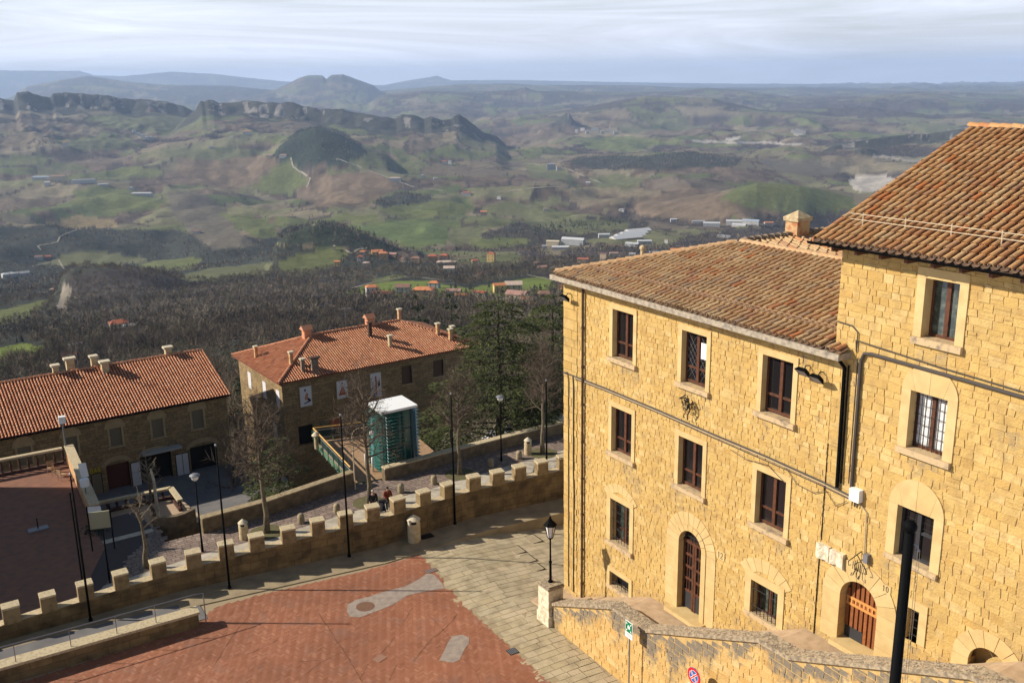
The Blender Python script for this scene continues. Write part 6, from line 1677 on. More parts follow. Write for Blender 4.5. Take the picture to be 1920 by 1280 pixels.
# curved arm lamp behind the pole
c = Vector((-11.6, 66.2, SZ)); t = thing('curved_arm_lamp', 'slender lamp with a curved arm and white head by the deck', 'street lamp', c)
b = MB(); b.tube([c, c + UP_ * 4.2], .05, 7); A_ = c + UP_ * 4.2; b.tube([A_ - UP_ * .5] + [A_ + Vector((.75 - .75 * math.cos(k), 0, .55 * math.sin(k))) for k in np.linspace(.3, 2.6, 8)], .035, 6); b.build('post', mat('pale_arm', (.55, .42, .28), .6), t)
b = MB(); b.lathe(A_ + Vector((1.42, 0, .02)), [(.05, .3), (.16, .24), (.20, .08), (.14, 0)], 10); b.build('lamp_head', M['lampglass'], t)

# ------------------------------------------------------------------ timber deck, glass lift
DK = [(-11.9, 67.3), (-9.6, 68.3), (-9.2, 69.0), (-6.4, 73.6), (-8.8, 78.6), (-16.4, 76.2)]
b = MB(); b.prism([V2(p, SZ - .5) for p in DK], UP_ * .508, 1, 0, bottom=True)
struct(b.build('timber_deck', [M['deck'], M['greensteel']]))
t = thing('deck_railing', 'green steel and wood railing with glass panels round the timber deck', 'railing', V2((-12.1, 67.4), SZ))
p0, p1, p2_ = Vector((-12.1, 67.5, SZ)), Vector((-16.5, 76.1, SZ)), Vector((-9.0, 78.7, SZ))
b = MB(); c = MB(); g = MB(); w = MB()
for p, q, n_ in ((p0, p1, 7), (p1, p2_, 5)):
    for k in range(n_ + 1):
        s_ = p.lerp(q, k / n_); c.tube([s_ - UP_ * .5, s_ + UP_ * 1.05 + (p - q).normalized().cross(UP_) * .12], .035, 6)
    b.tube([p + UP_ * 1.22, q + UP_ * 1.22], .055, 8); w.tube([p + UP_ * .98, q + UP_ * .98], .03, 6); w.tube([p + UP_ * .35, q + UP_ * .35], .03, 6)
    g.face([p + UP_ * .38, q + UP_ * .38, q + UP_ * .95, p + UP_ * .95])
    for k in range(n_ * 2): s_ = p.lerp(q, k / n_ / 2); s2 = p.lerp(q, (k + .5) / n_ / 2); w.tube([s_ + UP_ * (-.45 if k % 2 else 0), s2 + UP_ * (0 if k % 2 else -.45)], .022, 4)
b.build('hand_rail', M['yellowrail'], t); c.build('railing_post', M['greensteel'], t); g.build('glass_panel', mat('dark_railing_glass', (.03, .05, .045), .15, spec=.5), t); w.build('lower_rail', M['handrail'], t)
for x, y, lab in ((-11.45, 70.6, 'pale metal bollard on the deck, left of its twin'), (-10.75, 69.55, 'pale metal bollard on the deck at the lift corner')):
    b = MB(); b.lathe((x, y, SZ + .01), [(.09, 0), (.09, 1.12), (.04, 1.2)], 12); tag(b.build('deck_bollard', M['white'], smooth=True), lab, 'bollard', 'metal bollards on the deck')
c = Vector((-16.0, 74.6, SZ)); t = thing('post_light', 'stout cream post light with a mushroom cap inside the deck railing', 'lamp', c)
b = MB(); b.lathe(c, [(.17, 0), (.17, 1.15)], 12); b.build('post', M['concrete'], t); b = MB(); b.lathe(c + UP_ * 1.15, [(.36, 0), (.30, .08), (.06, .30)], 14); b.build('cap', M['concretel'], t)
# lift
LX, LY = Vector((.80, -.60, 0)).normalized(), Vector((.60, .80, 0))   # LX runs right-forward, LY away
LX = Vector((.53, .85, 0)).normalized(); 
cA = Vector((-9.75, 68.95, SZ)); ax = Vector((2.35, 1.6, 0)); ay = Vector((-1.35, 2.25, 0))
t = thing('glass_lift', 'green glass lift tower with louvred glass sides and a flat white roof', 'lift tower', cA)
Hl = 4.75
b = MB(); b.obox(cA + ax * .14 + ay * .14, ax * .72, ay * .72, UP_ * Hl); b.build('glass_shaft', M['gglass'], t)
b = MB()
for p in (cA + ax * .1 + ay * .1, cA + ax * .88 + ay * .1, cA + ax * .1 + ay * .88, cA + ax * .88 + ay * .88, cA + ax * .62 + ay * .1):
    b.obox(p, ax.normalized() * .12, ay.normalized() * .12, UP_ * (Hl + .05))
for z in (.05, 1.6, 3.1, 4.6): b.obox(cA + ax * .11 + ay * .115 + UP_ * z, ax * .77, ay * .03, UP_ * .09); b.obox(cA + ax * .115 + ay * .11 + UP_ * z, ax * .03, ay * .77, UP_ * .09)
b.build('steel_frame', M['core'], t)
for nm, o_, u_, n_ in (('front', cA + ax * .08, ax * .52, -ay.normalized()), ('left', cA + ay * .08, ay * .84, -ax.normalized()), ('right', cA + ax + ay * .05, ay * .84, ax.normalized()), ('back', cA + ay + ax * .08, ax * .84, ay.normalized())):
    b = MB(); e = MB(); nb = 17
    for k in range(nb):
        z = .15 + k * (Hl - .2) / nb; o1 = o_ + UP_ * z + n_ * .02
        tilt = n_ * .30 + UP_ * .05
        b.box8([o1, o1 + u_, o1 + u_ + tilt, o1 + tilt, o1 + UP_ * .02, o1 + u_ + UP_ * .02, o1 + u_ + tilt + UP_ * .02, o1 + tilt + UP_ * .02])
        for s_ in (0, 1): p = o1 + u_ * s_; b.face([p, p + n_ * .30 + UP_ * .05, p + UP_ * .25], 1)
    b.build('glass_louvres', [M['gblade'], M['gedge']], t)
b = MB(); b.obox(cA - ax * .04 - ay * .04 + UP_ * (Hl + .05), ax * 1.08, ay * 1.08, UP_ * .18); b.build('roof', M['white'], t)

# ------------------------------------------------------------------ terrace balustrade and the left foreground
def balustrade(name, lab, pts, z, h, n_):
    t = thing(name, lab, 'balustrade', V2(pts[0], z)); b = MB(); c = MB(); d = MB()
    for p, q in zip(pts[:-1], pts[1:]):
        p, q = V2(p, z), V2(q, z); dr = (q - p).normalized(); sd = Vector((-dr.y, dr.x, 0)) * .16
        b.box8([p - sd, q - sd, q + sd, p + sd, p - sd + UP_ * .22, q - sd + UP_ * .22, q + sd + UP_ * .22, p + sd + UP_ * .22]); c.box8([x_ + UP_ * (h - .16) for x_ in (p - sd * 1.3, q - sd * 1.3, q + sd * 1.3, p + sd * 1.3)] + [x_ + UP_ * h for x_ in (p - sd * 1.3, q - sd * 1.3, q + sd * 1.3, p + sd * 1.3)])
        k = max(2, int((q - p).length / .62))
        for i in range(k + 1):
            s_ = p.lerp(q, (i + .0) / k); d.lathe(s_ + UP_ * .221, [(.11, 0), (.06, .1), (.12, .34), (.05, h - .5), (.10, h - .385)], 8)
    b.build('plinth', M['balwood'], t); c.build('top_rail', M['mcap'], t); d.build('baluster', M['balwood'], t); return t
balustrade('terrace_balustrade', 'dark balustrade with pale top rail along the back of the brown terrace', [(-46, 65.6), (-35.5, 72.2)], SZ, 1.35, 9)
lowwall('terrace_side_wall', 'thick sloping-shadowed side wall of the brown terrace with lamp at its end', [(-28.6, 60.9), (-35.3, 72.3)], -17, 17 + SZ + 1.35, -.55, M['chimbrick'], M['mcap'])
balustrade('lower_terrace_balustrade', 'balustrade of the small lower terrace behind the bare pollard trees', [(-31.9, 67.6), (-26.7, 70.6), (-25.2, 68.2)], -8, .95, 9)
b = MB(); b.prism([V2(p, -17) for p in ((-35.2, 72.3), (-28.6, 61.3), (-26.4, 63.2), (-22.9, 66.6), (-26.4, 71.0), (-31.9, 68.0))], UP_ * 9, 1, 0, bottom=False)
struct(b.build('lower_terrace', [mat('sand_paving', (.40, .29, .19), .95), M['retain']]))
t = thing('garden_steps', 'dark stone steps down from the street beside the small lower terrace', 'steps', V2((-25.5, 60.0), SZ))
b = MB(); dr, ac = Vector((-.55, .83, 0)), Vector((.83, .55, 0))
for k in range(6): p = Vector((-26.3, 57.4, SZ - .01 - k * .3)) + dr * (k * .55 + .7); b.obox(p - UP_ * .5, ac * 3.2, dr * .56, UP_ * .53)
b.build('tread', M['streetlight'], t)
b = MB(); p_, q_ = Vector((-24.4, 60.8, SZ)), Vector((-22.0, 62.2, SZ)); pts = [p_.lerp(q_, k / 8) + Vector((0.3, -.5, 0)) * math.sin(k / 8 * math.pi) for k in range(9)]
for k in range(8): b.prism([pts[k] - UP_ * 2, pts[k + 1] - UP_ * 2, pts[k + 1] + Vector((-.2, .3, -2)), pts[k] + Vector((-.2, .3, -2))], UP_ * 2.5)
tag(b.build('curved_brick_wall', M['retain']), 'small curved brick wall at the head of the garden steps', 'wall')
c = atz(72, 993, SZ); t = thing('parasol_base', 'empty grey parasol stand of slabs and a stub pole on the brown terrace', 'parasol stand', c)
b = MB(); b.cbox(c + UP_ * .02, 1.25, .62, .09, R(35)); b.cbox(c + UP_ * .11, .1, .62, .02, R(35)); b.build('slab', M['grey'], t); b = MB(); b.tube([c + UP_ * .1, c + UP_ * .85], .04, 8); b.build('stub_pole', M['pole'], t)
c = Vector((-35.2, 72.25, SZ + 1.45)); t = thing('box_lamp', 'white box lamp on a short pole at the terrace corner', 'lamp', c)
b = MB(); b.tube([c, c + UP_ * 1.9], .06, 7); b.build('post', M['grey'], t); b = MB(); b.cbox(c + UP_ * 1.9, .5, .4, .55, .5); b.build('head', M['white'], t)
c = Vector((-29.7, 62.9, SZ + 1.4)); t = thing('drum_lamp', 'white drum lamp standing on the terrace side wall', 'lamp', c)
b = MB(); b.tube([c, c + UP_ * .7], .05, 7); b.build('post', M['grey'], t); b = MB(); b.lathe(c + UP_ * .6, [(.30, 0), (.30, .50), (.12, .56)], 14); b.build('head', M['white'], t)
for k, (x, y, lab, wd) in enumerate(((-30.6, 64.4, 'white slanted menu board leaning by the drum lamp', .45), (-28.4, 60.2, 'pale information board on posts at the terrace foot', .8), )):
    c = Vector((x, y, SZ + (1.45 if k == 0 else 0))); t = thing('notice_board', lab, 'sign', c); b = MB(); b.obox(c + Vector((0, 0, .55)), Vector((wd, .2, 0)), Vector((.0, .05, 0)), Vector((-.15, .1, 1.0))); b.build('panel', M['white'], t)
    b = MB(); b.tube([c + Vector((.05, .06, 0)), c + Vector((.05, .08, .6))], .03, 5); b.build('post', M['pole'], t); b = MB(); b.tube([c + Vector((wd - .05, .2, 0)), c + Vector((wd - .05, .22, .6))], .03, 5); b.build('post', M['pole'], t)
c = Vector((-27.0, 57.0, SZ)); t = thing('information_panel', 'cream information panel between two black posts behind the merlons', 'sign', c)
b = MB(); b.obox(c + UP_ * 1.5, Vector((1.25, .35, 0)), Vector((-.03, .08, 0)), UP_ * 1.15); b.build('panel', mat('cream_panel', (.40, .37, .24), .7), t)
b = MB(); b.tube([c, c + UP_ * 3.1], .05, 6); b.build('post', M['pole'], t); b = MB(); q_ = c + Vector((1.27, .36, 0)); b.tube([q_, q_ + UP_ * 3.1], .05, 6); b.build('post', M['pole'], t)
# slim black lamp posts in the shaded street
for x, y, h, lab in ((160, 1128, 6.7, 'slim black post in front of the terrace side wall'), (206, 1092, 3.4, 'short slim black post left of the garden steps')):
    c = atz(x, y, SZ); b = MB(); b.tube([c, c + UP_ * h], [.06, .04], 8); b.lathe(c + UP_ * h, [(.05, 0), (.06, .05), (.02, .1)], 8); tag(b.build('black_post', M['pole']), lab, 'post', 'slim black posts')
# cafe chairs at the terrace corner
def chair(c, rz, lab):
    t = thing('metal_chair', lab, 'chair', c, 'metal chairs on the terrace'); ca, sa = math.cos(rz), math.sin(rz); T = lambda u, v, z: c + Vector((ca * u - sa * v, sa * u + ca * v, z))
    for u, v in ((-.22, -.22), (.22, -.22), (-.22, .22), (.22, .22)): b = MB(); b.tube([T(u, v, 0), T(u, v, .45)], .018, 4); b.build('leg', M['grey'], t)
    b = MB()
    for k in range(5): b.obox(T(-.24, -.24 + k * .1, .45), T(.48, 0, 0) - T(0, 0, 0), T(0, .07, 0) - T(0, 0, 0), UP_ * .02)
    b.build('seat', M['deck'], t); b = MB(); b.tube([T(-.22, .22, .45), T(-.22, .27, .9), T(.22, .27, .9), T(.22, .22, .45)], .018, 4)
    for k in range(3): b.obox(T(-.22, .235 + k * .015, .55 + k * .13), T(.44, 0, 0) - T(0, 0, 0), T(0, .02, 0) - T(0, 0, 0), UP_ * .08)
    b.build('backrest', M['deck'], t)
for k in range(3): chair(Vector((-35.6 + k * .75, 70.2 - k * .7, SZ + .02)), .4 + k * 1.1, ('slatted metal chair deepest in the terrace corner', 'middle slatted metal chair at the terrace corner', 'slatted metal chair nearest the terrace side wall lamp')[k])

# ------------------------------------------------------------------ lower plaza and the two lower buildings
b = MB(); b.prism([V2(p, -17.5) for p in ((-60, 60), (-33, 66), (-22.5, 59.5), (-17.0, 62.4), (-15.5, 68), (-21, 84), (-27, 90), (-60, 68))], UP_ * 5.5, 1, 0, bottom=False)
struct(b.build('lower_plaza', [M['lplaza'], M['retain']]))
DB = Vector((.82, .57, 0)).normalized(); NB = Vector((-DB.y, DB.x, 0))
def tiles_far(name, parent, O, eu, ev_pts, sp_, expo, rows):
    pass
def fartiles(b, O, eu, ev, nn, L, vmax, lo, hi, sp_=.26, expo=.36):
    eu, ev, nn = eu.normalized(), ev.normalized(), nn.normalized(); cols = []; u = .1
    while u < L:
        a_, c_ = lo(u), hi(u)
        if c_ - a_ > .2: cols.append((u, a_, c_))
        u += sp_
    coppi(b, O, eu, ev, nn, cols, sp_, expo, rnd, rt=.085, K=4, pan=False)
# left building
P1 = Vector((-31.66, 84.66, 0))                                     # a point on its front wall
s0, s1 = -26.0, 5.6; zE, zR, dep = -5.0, -2.25, 7.3
b1_ = thing('long_tiled_building', 'long low stone building with a red tiled gable roof and round headed windows', 'building', P1 + UP_ * -12)
def Q(s, w, z): return P1 + DB * s + NB * w + UP_ * z
b = MB(); wp = []
ops = [(-12.47, -11.45, -7.9, -6.25), (-8.75, -7.75, -7.9, -6.2), (-5.05, -4.05, -7.9, -6.2), (-1.4, -.4, -7.9, -6.15), (2.25, 3.3, -7.85, -6.05), (-8.1, -7.25, -12.1, -9.75), (-5.7, -3.75, -12.1, -9.55), (-2.75, -.0, -12.1, -9.45), (1.75, 4.2, -12.3, -9.6)]
rs = [(s0, s1, -17, zE + .1)]
for o_ in ops: rs = subrect(rs, o_)
for (a_, c_, z0, z1) in rs: b.face([Q(a_, 0, z0), Q(c_, 0, z0), Q(c_, 0, z1), Q(a_, 0, z1)])
b.face([Q(s1, 0, -17), Q(s1, 13.4, -17), Q(s1, 13.4, zE), Q(s1, 6.7, zR - .1), Q(s1, 0, zE + .1)]); b.face([Q(s0, 0, -17), Q(s0, 0, zE), Q(s0, 6.7, zR - .1), Q(s0, 13.4, zE), Q(s0, 13.4, -17)]); b.face([Q(s0, 13.4, -17), Q(s0, 13.4, zE), Q(s1, 13.4, zE), Q(s1, 13.4, -17)])
mwall = M['b_stone']
b.build('wall', mwall, b1_)
k_ = (zR - zE) / dep; b = MB()
fartiles(b, Q(s0 - .3, -.62, zE), DB, NB + UP_ * k_, UP_ - NB * k_, s1 - s0 + .6, 0, lambda u: 0, lambda u: dep * math.hypot(1, k_))
r1_ = b.build('roof', M['frtile'], b1_)
b = MB(); b.face([Q(s0 - .3, -.62, zE), Q(s1 + .32, -.62, zE), Q(s1 + .32, dep - .62, zR), Q(s0 - .3, dep - .62, zR)]); b.face([Q(s0 - .3, dep - .62, zR), Q(s1 + .32, dep - .62, zR), Q(s1 + .32, 2 * dep - .62, zE), Q(s0 - .3, 2 * dep - .62, zE)]); b.face([Q(s0, -.62, zE - .12), Q(s1 + .3, -.62, zE - .12), Q(s1 + .3, .1, zE - .05), Q(s0, .1, zE - .05)]); b.build('roof_deck', M['frpan'], r1_)
b = MB(); b.tube([Q(s0, -.70, zE - .06), Q(s1 + .3, -.70, zE - .06)], .075, 8); b.build('gutter', M['pole'], b1_)
ridgeline('ridge_tiles', r1_, Q(s0 - .3, dep - .62, zR + .05), Q(s1 + .35, dep - .62, zR + .05), 'frtile', .15, .4)
for i, (a_, c_, z0, z1) in enumerate(ops[:5]):
    b = MB(); b.face([Q(a_, .18, z0), Q(c_, .18, z0), Q(c_, .18, z1), Q(a_, .18, z1)])
    w = b.build('window', M['shutter'], b1_)
    b = MB(); cm = (a_ + c_) / 2; r_ = (c_ - a_) / 2 + .38
    for (u0, u1) in ((a_ - .17, a_), (c_, c_ + .17)): b.obox(Q(u0, -.05, z0), DB * (u1 - u0), NB * .25, UP_ * (z1 - z0))
    b.obox(Q(a_ - .25, -.09, z0 - .15), DB * (c_ - a_ + .5), NB * .29, UP_ * .148)
    b.prism([Q(cm - r_, -.05, z1), Q(cm + r_, -.05, z1)] + [Q(cm + r_ * math.cos(t_), -.05, z1 + .02 + .92 * math.sin(t_)) for t_ in np.linspace(.1, math.pi - .1, 12)], NB * .1)
    b.build('stone_surround', M['b_trim'], w)
for i, (a_, c_, z0, z1) in enumerate(ops[5:]):
    nm = 'door' if i in (0, 1) else 'archway'
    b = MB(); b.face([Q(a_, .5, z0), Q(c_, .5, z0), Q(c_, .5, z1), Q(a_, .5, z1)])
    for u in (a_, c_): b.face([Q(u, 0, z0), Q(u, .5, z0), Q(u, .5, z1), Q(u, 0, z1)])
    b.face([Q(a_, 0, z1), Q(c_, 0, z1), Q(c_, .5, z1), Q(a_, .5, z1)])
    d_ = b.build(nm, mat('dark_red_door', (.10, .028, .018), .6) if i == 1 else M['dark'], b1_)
    if i == 1:
        d_['label'] = 'wide red brown door'
    b = MB(); cm = (a_ + c_) / 2; r_ = (c_ - a_) / 2
    if i > 0:
        N = 12; q = [(cm + (r_ + .02) * math.cos(t_), z1 - .1 + .42 * math.sin(t_)) for t_ in np.linspace(0, math.pi, N)] ; q2 = [(cm + (r_ + .35) * math.cos(t_), z1 - .1 + .85 * math.sin(t_)) for t_ in np.linspace(0, math.pi, N)]
        for k in range(N - 1): b.prism([Q(u, -.05, v) for u, v in (q[k], q[k + 1], q2[k + 1], q2[k])], NB * .1)
        b.build('arch_trim', M['b_trim'], d_)
b = MB(); b.obox(Q(-2.65, -.85, -9.15), DB * 3.5, NB * .8, UP_ * .22); b.obox(Q(-2.65, -.95, -9.10), DB * 3.5, NB * .12, UP_ * .14)
b.build('folded_awning', mat('pale_awning', (.40, .38, .34), .8), b1_)
for (a_, c_, z0, z1, mm, lab) in ((-7.0, -6.2, -12.0, -10.05, 'shutter', None), (.40, .95, -12.0, -9.95, 'poster', None), (1.0, 1.5, -12.0, -9.95, 'poster', None), (-3.6, -2.85, -12.0, -9.8, 'poster', None)):
    b = MB(); b.obox(Q(a_ - .06, -.08, z0 - .05), DB * (c_ - a_ + .12), NB * .07, UP_ * (z1 - z0 + .1)); o_ = b.build('display_case', M['dark'], b1_); b = MB(); b.face([Q(a_, -.083, z0), Q(c_, -.083, z0), Q(c_, -.083, z1), Q(a_, -.083, z1)]); b.build('panel', M[mm], o_)
t = thing('bar_sign', 'yellow letters reading BAR above the display case beside the dark door', 'sign', Q(-6.6, -.1, -9.9))
b = MB(); glyphs(b, 'BAR', lambda s, z: Q(s, -.09, z), -7.05, -9.95, .42, .25, .035); b.build('letter', M['yellow'], t)
def stack(c, lab, w_, d_, h_, rz, cap=.18, m='concrete', m2='concretel', hat=None, name='roof_chimney', grp=None):
    t = thing(name, lab, 'chimney', c, grp); b = MB(); b.cbox(c - UP_ * .8, w_, d_, h_ + .8, rz); b.build('shaft', M[m], t)
    b = MB()
    if hat: # small pitched tile hat on brick legs
        q = c + UP_ * (h_ - .002); ca, sa = math.cos(rz), math.sin(rz); T = lambda u, v, z: q + Vector((ca * u - sa * v, sa * u + ca * v, z))
        u0, v0 = w_ * .72, d_ * .72
        b.box8([T(-u0, -v0, .0), T(u0, -v0, 0), T(u0, v0, 0), T(-u0, v0, 0), T(-u0, -v0, .06), T(u0, -v0, .06), T(u0, v0, .06), T(-u0, v0, .06)])
        b.face([T(-u0, -v0, .062), T(u0, -v0, .062), T(u0, 0, .5), T(-u0, 0, .5)]); b.face([T(u0, v0, .062), T(-u0, v0, .062), T(-u0, 0, .5), T(u0, 0, .5)]); b.face([T(-u0, v0, .062), T(-u0, -v0, .062), T(-u0, 0, .5)]); b.face([T(u0, -v0, .062), T(u0, v0, .062), T(u0, 0, .5)])
    else: b.cbox(c + UP_ * (h_ + .002), w_ * 1.5, d_ * 1.5, cap, rz)
    b.build('cap', M[m2], t)
rzB = math.atan2(DB.y, DB.x)
def onr1(s, w): return Q(s, w, zE + (w + .62) * k_)
stack(onr1(-7.6, 6.9), 'left pale chimney with slab cap behind the left building ridge', .5, .5, .6, rzB); stack(onr1(-6.2, 7.6), 'wide pale chimney behind the left building ridge next to the aerial', .7, .5, .6, rzB)
stack(onr1(-4.2, 7.2), 'pale chimney half hidden behind the tallest one on the left ridge', .5, .5, .7, rzB); stack(onr1(-3.55, 5.9), 'tall pale chimney in front of the left ridge, casting a shadow on the tiles', .62, .55, .85, rzB); stack(onr1(2.6, 7.0), 'lone pale chimney at the right end of the left roof ridge', .6, .5, .55, rzB)
def aerial(c, h, lab):
    b = MB(); b.tube([c, c + UP_ * h], .025, 5); b.tube([c + UP_ * h + Vector((-.6, -.4, 0)), c + UP_ * h + Vector((.6, .4, .1))], .02, 4)
    for k in range(4): q = c + UP_ * (h + .02) + Vector((-.45 + k * .3, -.3 + k * .2, 0)); b.tube([q + Vector((.2, -.3, 0)), q + Vector((-.2, .3, 0))], .012, 4)
    b.tube([c + UP_ * h * .6 + Vector((-.9, 0, 0)), c + UP_ * h * .6 + Vector((.05, 0, 0))], .015, 4); tag(b.build('tv_aerial', M['grey']), lab, 'aerial')
aerial(onr1(-5.7, 6.6), 2.6, 'thin television aerial among the left building chimneys')
# middle building with hipped roof
P2 = Vector((-22.69, 90.5, 0)); LB, DBp = 23.4, 13.0; zE2, zR2 = -5.0, -2.5
b2_ = thing('hipped_roof_building', 'square stone building with an orange hipped roof, many chimneys and figure posters', 'building', P2 + UP_ * -15)
def Q2(s, w, z): return P2 + DB * s + NB * w + UP_ * z
e = .5; b = MB()
dz2 = [(1.9, 3.5, -11.9, -9.95), (13.75, 14.95, -7.85, -5.85), (17.6, 18.85, -7.75, -5.9)]
rs = [(e, LB - e, -18, zE2 + .12)]
for o_ in dz2: rs = subrect(rs, o_)
for (a_, c_, z0, z1) in rs: b.face([Q2(a_, e, z0), Q2(c_, e, z0), Q2(c_, e, z1), Q2(a_, e, z1)])
b.face([Q2(e, DBp - e, -18), Q2(e, e, -18), Q2(e, e, zE2 + .12), Q2(e, DBp - e, zE2 + .12)]); b.face([Q2(LB - e, e, -18), Q2(LB - e, DBp - e, -18), Q2(LB - e, DBp - e, zE2 + .12), Q2(LB - e, e, zE2 + .12)]); b.face([Q2(e, DBp - e, -18), Q2(e, DBp - e, zE2 + .12), Q2(LB - e, DBp - e, zE2 + .12), Q2(LB - e, DBp - e, -18)])
b.build('wall', M['b_stone'], b2_)
hd = DBp / 2; k2 = (zR2 - zE2) / hd; hyp = math.hypot(1, k2); b = MB()
fartiles(b, Q2(0, 0, zE2), DB, NB + UP_ * k2, UP_ - NB * k2, LB, 0, lambda u: 0, lambda u: min(hd, u, LB - u) * hyp)
fartiles(b, Q2(0, DBp, zE2), -NB, DB + UP_ * k2, UP_ - DB * k2, DBp, 0, lambda u: 0, lambda u: min(u, DBp - u) * hyp)
fartiles(b, Q2(LB, 0, zE2), NB, -DB + UP_ * k2, UP_ + DB * k2, DBp, 0, lambda u: 0, lambda u: min(u, DBp - u) * hyp)
r2_ = b.build('roof', M['frtile'], b2_)
b = MB(); E1, E2 = Q2(hd, hd, zR2), Q2(LB - hd, hd, zR2); A_, B_, C_, D_ = Q2(0, 0, zE2), Q2(LB, 0, zE2), Q2(LB, DBp, zE2), Q2(0, DBp, zE2)
b.face([A_, B_, E2, E1]); b.face([B_, C_, E2]); b.face([C_, D_, E1, E2]); b.face([D_, A_, E1]); b.face([q - UP_ * .1 for q in (A_, D_, C_, B_)])
for p, q in ((A_, B_), (B_, C_), (D_, A_)): b.face([p - UP_ * .1, q - UP_ * .1, q, p])
b.build('roof_deck', M['frpan'], r2_)
for p, q in ((A_, E1), (E1, E2), (B_, E2), (D_, E1)): ridgeline('hip_tiles', r2_, p + UP_ * .1, q + UP_ * .08, 'frtile', .15, .4)
for (a_, c_, z0, z1) in dz2[1:]:
    b = MB(); b.face([Q2(a_, e + .15, z0), Q2(c_, e + .15, z0), Q2(c_, e + .15, z1), Q2(a_, e + .15, z1)]); w = b.build('window', mat('brown_shutter', (.10, .055, .035), .7), b2_)
    b = MB(); b.obox(Q2(a_ - .1, e - .05, z0 - .12), DB * (c_ - a_ + .2), NB * .2, UP_ * .118); b.build('sill', M['b_trim'], w)
a_, c_, z0, z1 = dz2[0]; b = MB(); b.face([Q2(a_, e + .4, z0), Q2(c_, e + .4, z0), Q2(c_, e + .4, z1), Q2(a_, e + .4, z1)]); b.build('doorway', M['dark'], b2_)
def poster(s0, s1, z0, z1, lab, kind):
    t = thing('figure_poster', lab, 'poster', Q2(s0, e, z0), 'figure posters on the hipped roof building')
    b = MB(); b.obox(Q2(s0 - .06, e - .08, z0 - .06), DB * (s1 - s0 + .12), NB * .075, UP_ * (z1 - z0 + .12)); b.build('frame', M['b_trim'], t)
    b = MB(); b.face([Q2(s0, e - .084, z0), Q2(s1, e - .084, z0), Q2(s1, e - .084, z1), Q2(s0, e - .084, z1)]); b.build('panel', M['poster'], t)
    W_, H_ = s1 - s0, z1 - z0
    def pp(pts, m, d, nm):
        b = MB(); b.face([Q2(s0 + u * W_, e - .088 - d, z0 + v * H_) for u, v in pts]); b.build(nm, M[m], t)
    if kind == 0:
        pp([(.3, .12), (.86, .2), (.95, .28), (.68, .42), (.55, .36), (.7, .25), (.28, .16)], 'posterd', 0, 'legs'); pp([(.42, .3), (.64, .34), (.72, .6), (.58, .7), (.45, .55), (.38, .42)], 'postero', .002, 'torso'); pp([(.46 + .08 * math.cos(k), .82 + .07 * math.sin(k)) for k in np.linspace(0, 5.5, 8)], 'posterd', 0, 'head')
    elif kind == 1:
        pp([(.12, .18), (.9, .18), (.62, .62), (.5, .75), (.42, .6)], 'posterr', 0, 'skirt'); pp([(.36, .3), (.66, .3), (.55, .7), (.48, .72)], 'postero', .002, 'body'); pp([(.52 + .08 * math.cos(k), .85 + .07 * math.sin(k)) for k in np.linspace(0, 5.5, 8)], 'posterr', 0, 'head')
    else:
        pp([(.42, .05), (.55, .05), (.6, .5), (.56, .9), (.42, .85), (.45, .45)], 'posterr', 0, 'standing_figure'); pp([(.66, .4), (.9, .45), (.85, .7), (.72, .62)], 'posterd', 0, 'dark_shape'); pp([(.1, .0), (.4, .0), (.38, .2), (.12, .22)], 'blue', 0, 'blue_shape')
poster(2.28, 3.5, -7.93, -5.92, 'left framed poster of a leaning figure on white', 0); poster(6.25, 7.43, -7.9, -6.05, 'middle framed poster of a triangular red figure on white', 1); poster(10.05, 11.25, -8.5, -5.95, 'tall right poster of a red standing figure behind the bare tree', 2)
t = thing('shop_lettering', 'small gold raised lettering over the shop window near the dark doorway', 'sign', Q2(4, e, -9.5)); b = MB(); rr = random.Random(4)
for k in range(9):
    u = 3.95 + k * .23; h_ = rr.choice((.22, .22, .36))
    b.tube([Q2(u, e - .1, -9.55), Q2(u + .02, e - .1, -9.55 + h_)], .03, 4); b.tube([Q2(u, e - .1, -9.55 + rr.choice((.0, .2))), Q2(u + .13, e - .1, -9.55 + rr.uniform(.05, .22)), Q2(u + .13, e - .1, -9.55)], .026, 4)
b.build('letter', M['gold'], t)
t = thing('shop_window', 'grey shop window with posters under the gold lettering', 'shop window', Q2(4.2, e, -11.6)); b = MB(); b.face([Q2(4.15, e - .03, -11.65), Q2(5.35, e - .03, -11.65), Q2(5.35, e - .03, -9.85), Q2(4.15, e - .03, -9.85)]); b.build('pane', M['glassg'], t); b = MB(); b.face([Q2(5.4, e - .03, -11.65), Q2(6.6, e - .03, -11.65), Q2(6.6, e - .03, -9.85), Q2(5.4, e - .03, -9.85)]); b.build('display', M['posterr'], t)
b = MB()
for (u, v0, v1, z0, z1) in ((e, 1.2, 2.1, -7.9, -6.1), (e, 4.8, 5.7, -7.9, -6.1), (e, 9.0, 9.9, -7.9, -6.1), (e, 2.6, 3.6, -12.2, -10.0)):
    b2w = MB(); b2w.face([Q2(u - .03, v1, z0), Q2(u - .03, v0, z0), Q2(u - .03, v0, z1), Q2(u - .03, v1, z1)]); b2w.build('side_window', M['poster'], b2_)
def onr2(s, w): return Q2(s, w, zE2 + k2 * min(s, w, LB - s, DBp - w))
G2_ = 'chimneys on the hipped roof building'
stack(onr2(6.0, 6.6), 'orange chimney with a pitched tile hat at the left hip apex', .78, .7, .9, rzB, m='frtile', m2='frtile', hat=1, grp=G2_); stack(onr2(13.4, 6.7), 'orange chimney with a pitched tile hat at mid ridge', .78, .7, .9, rzB, m='frtile', m2='frtile', hat=1, grp=G2_)
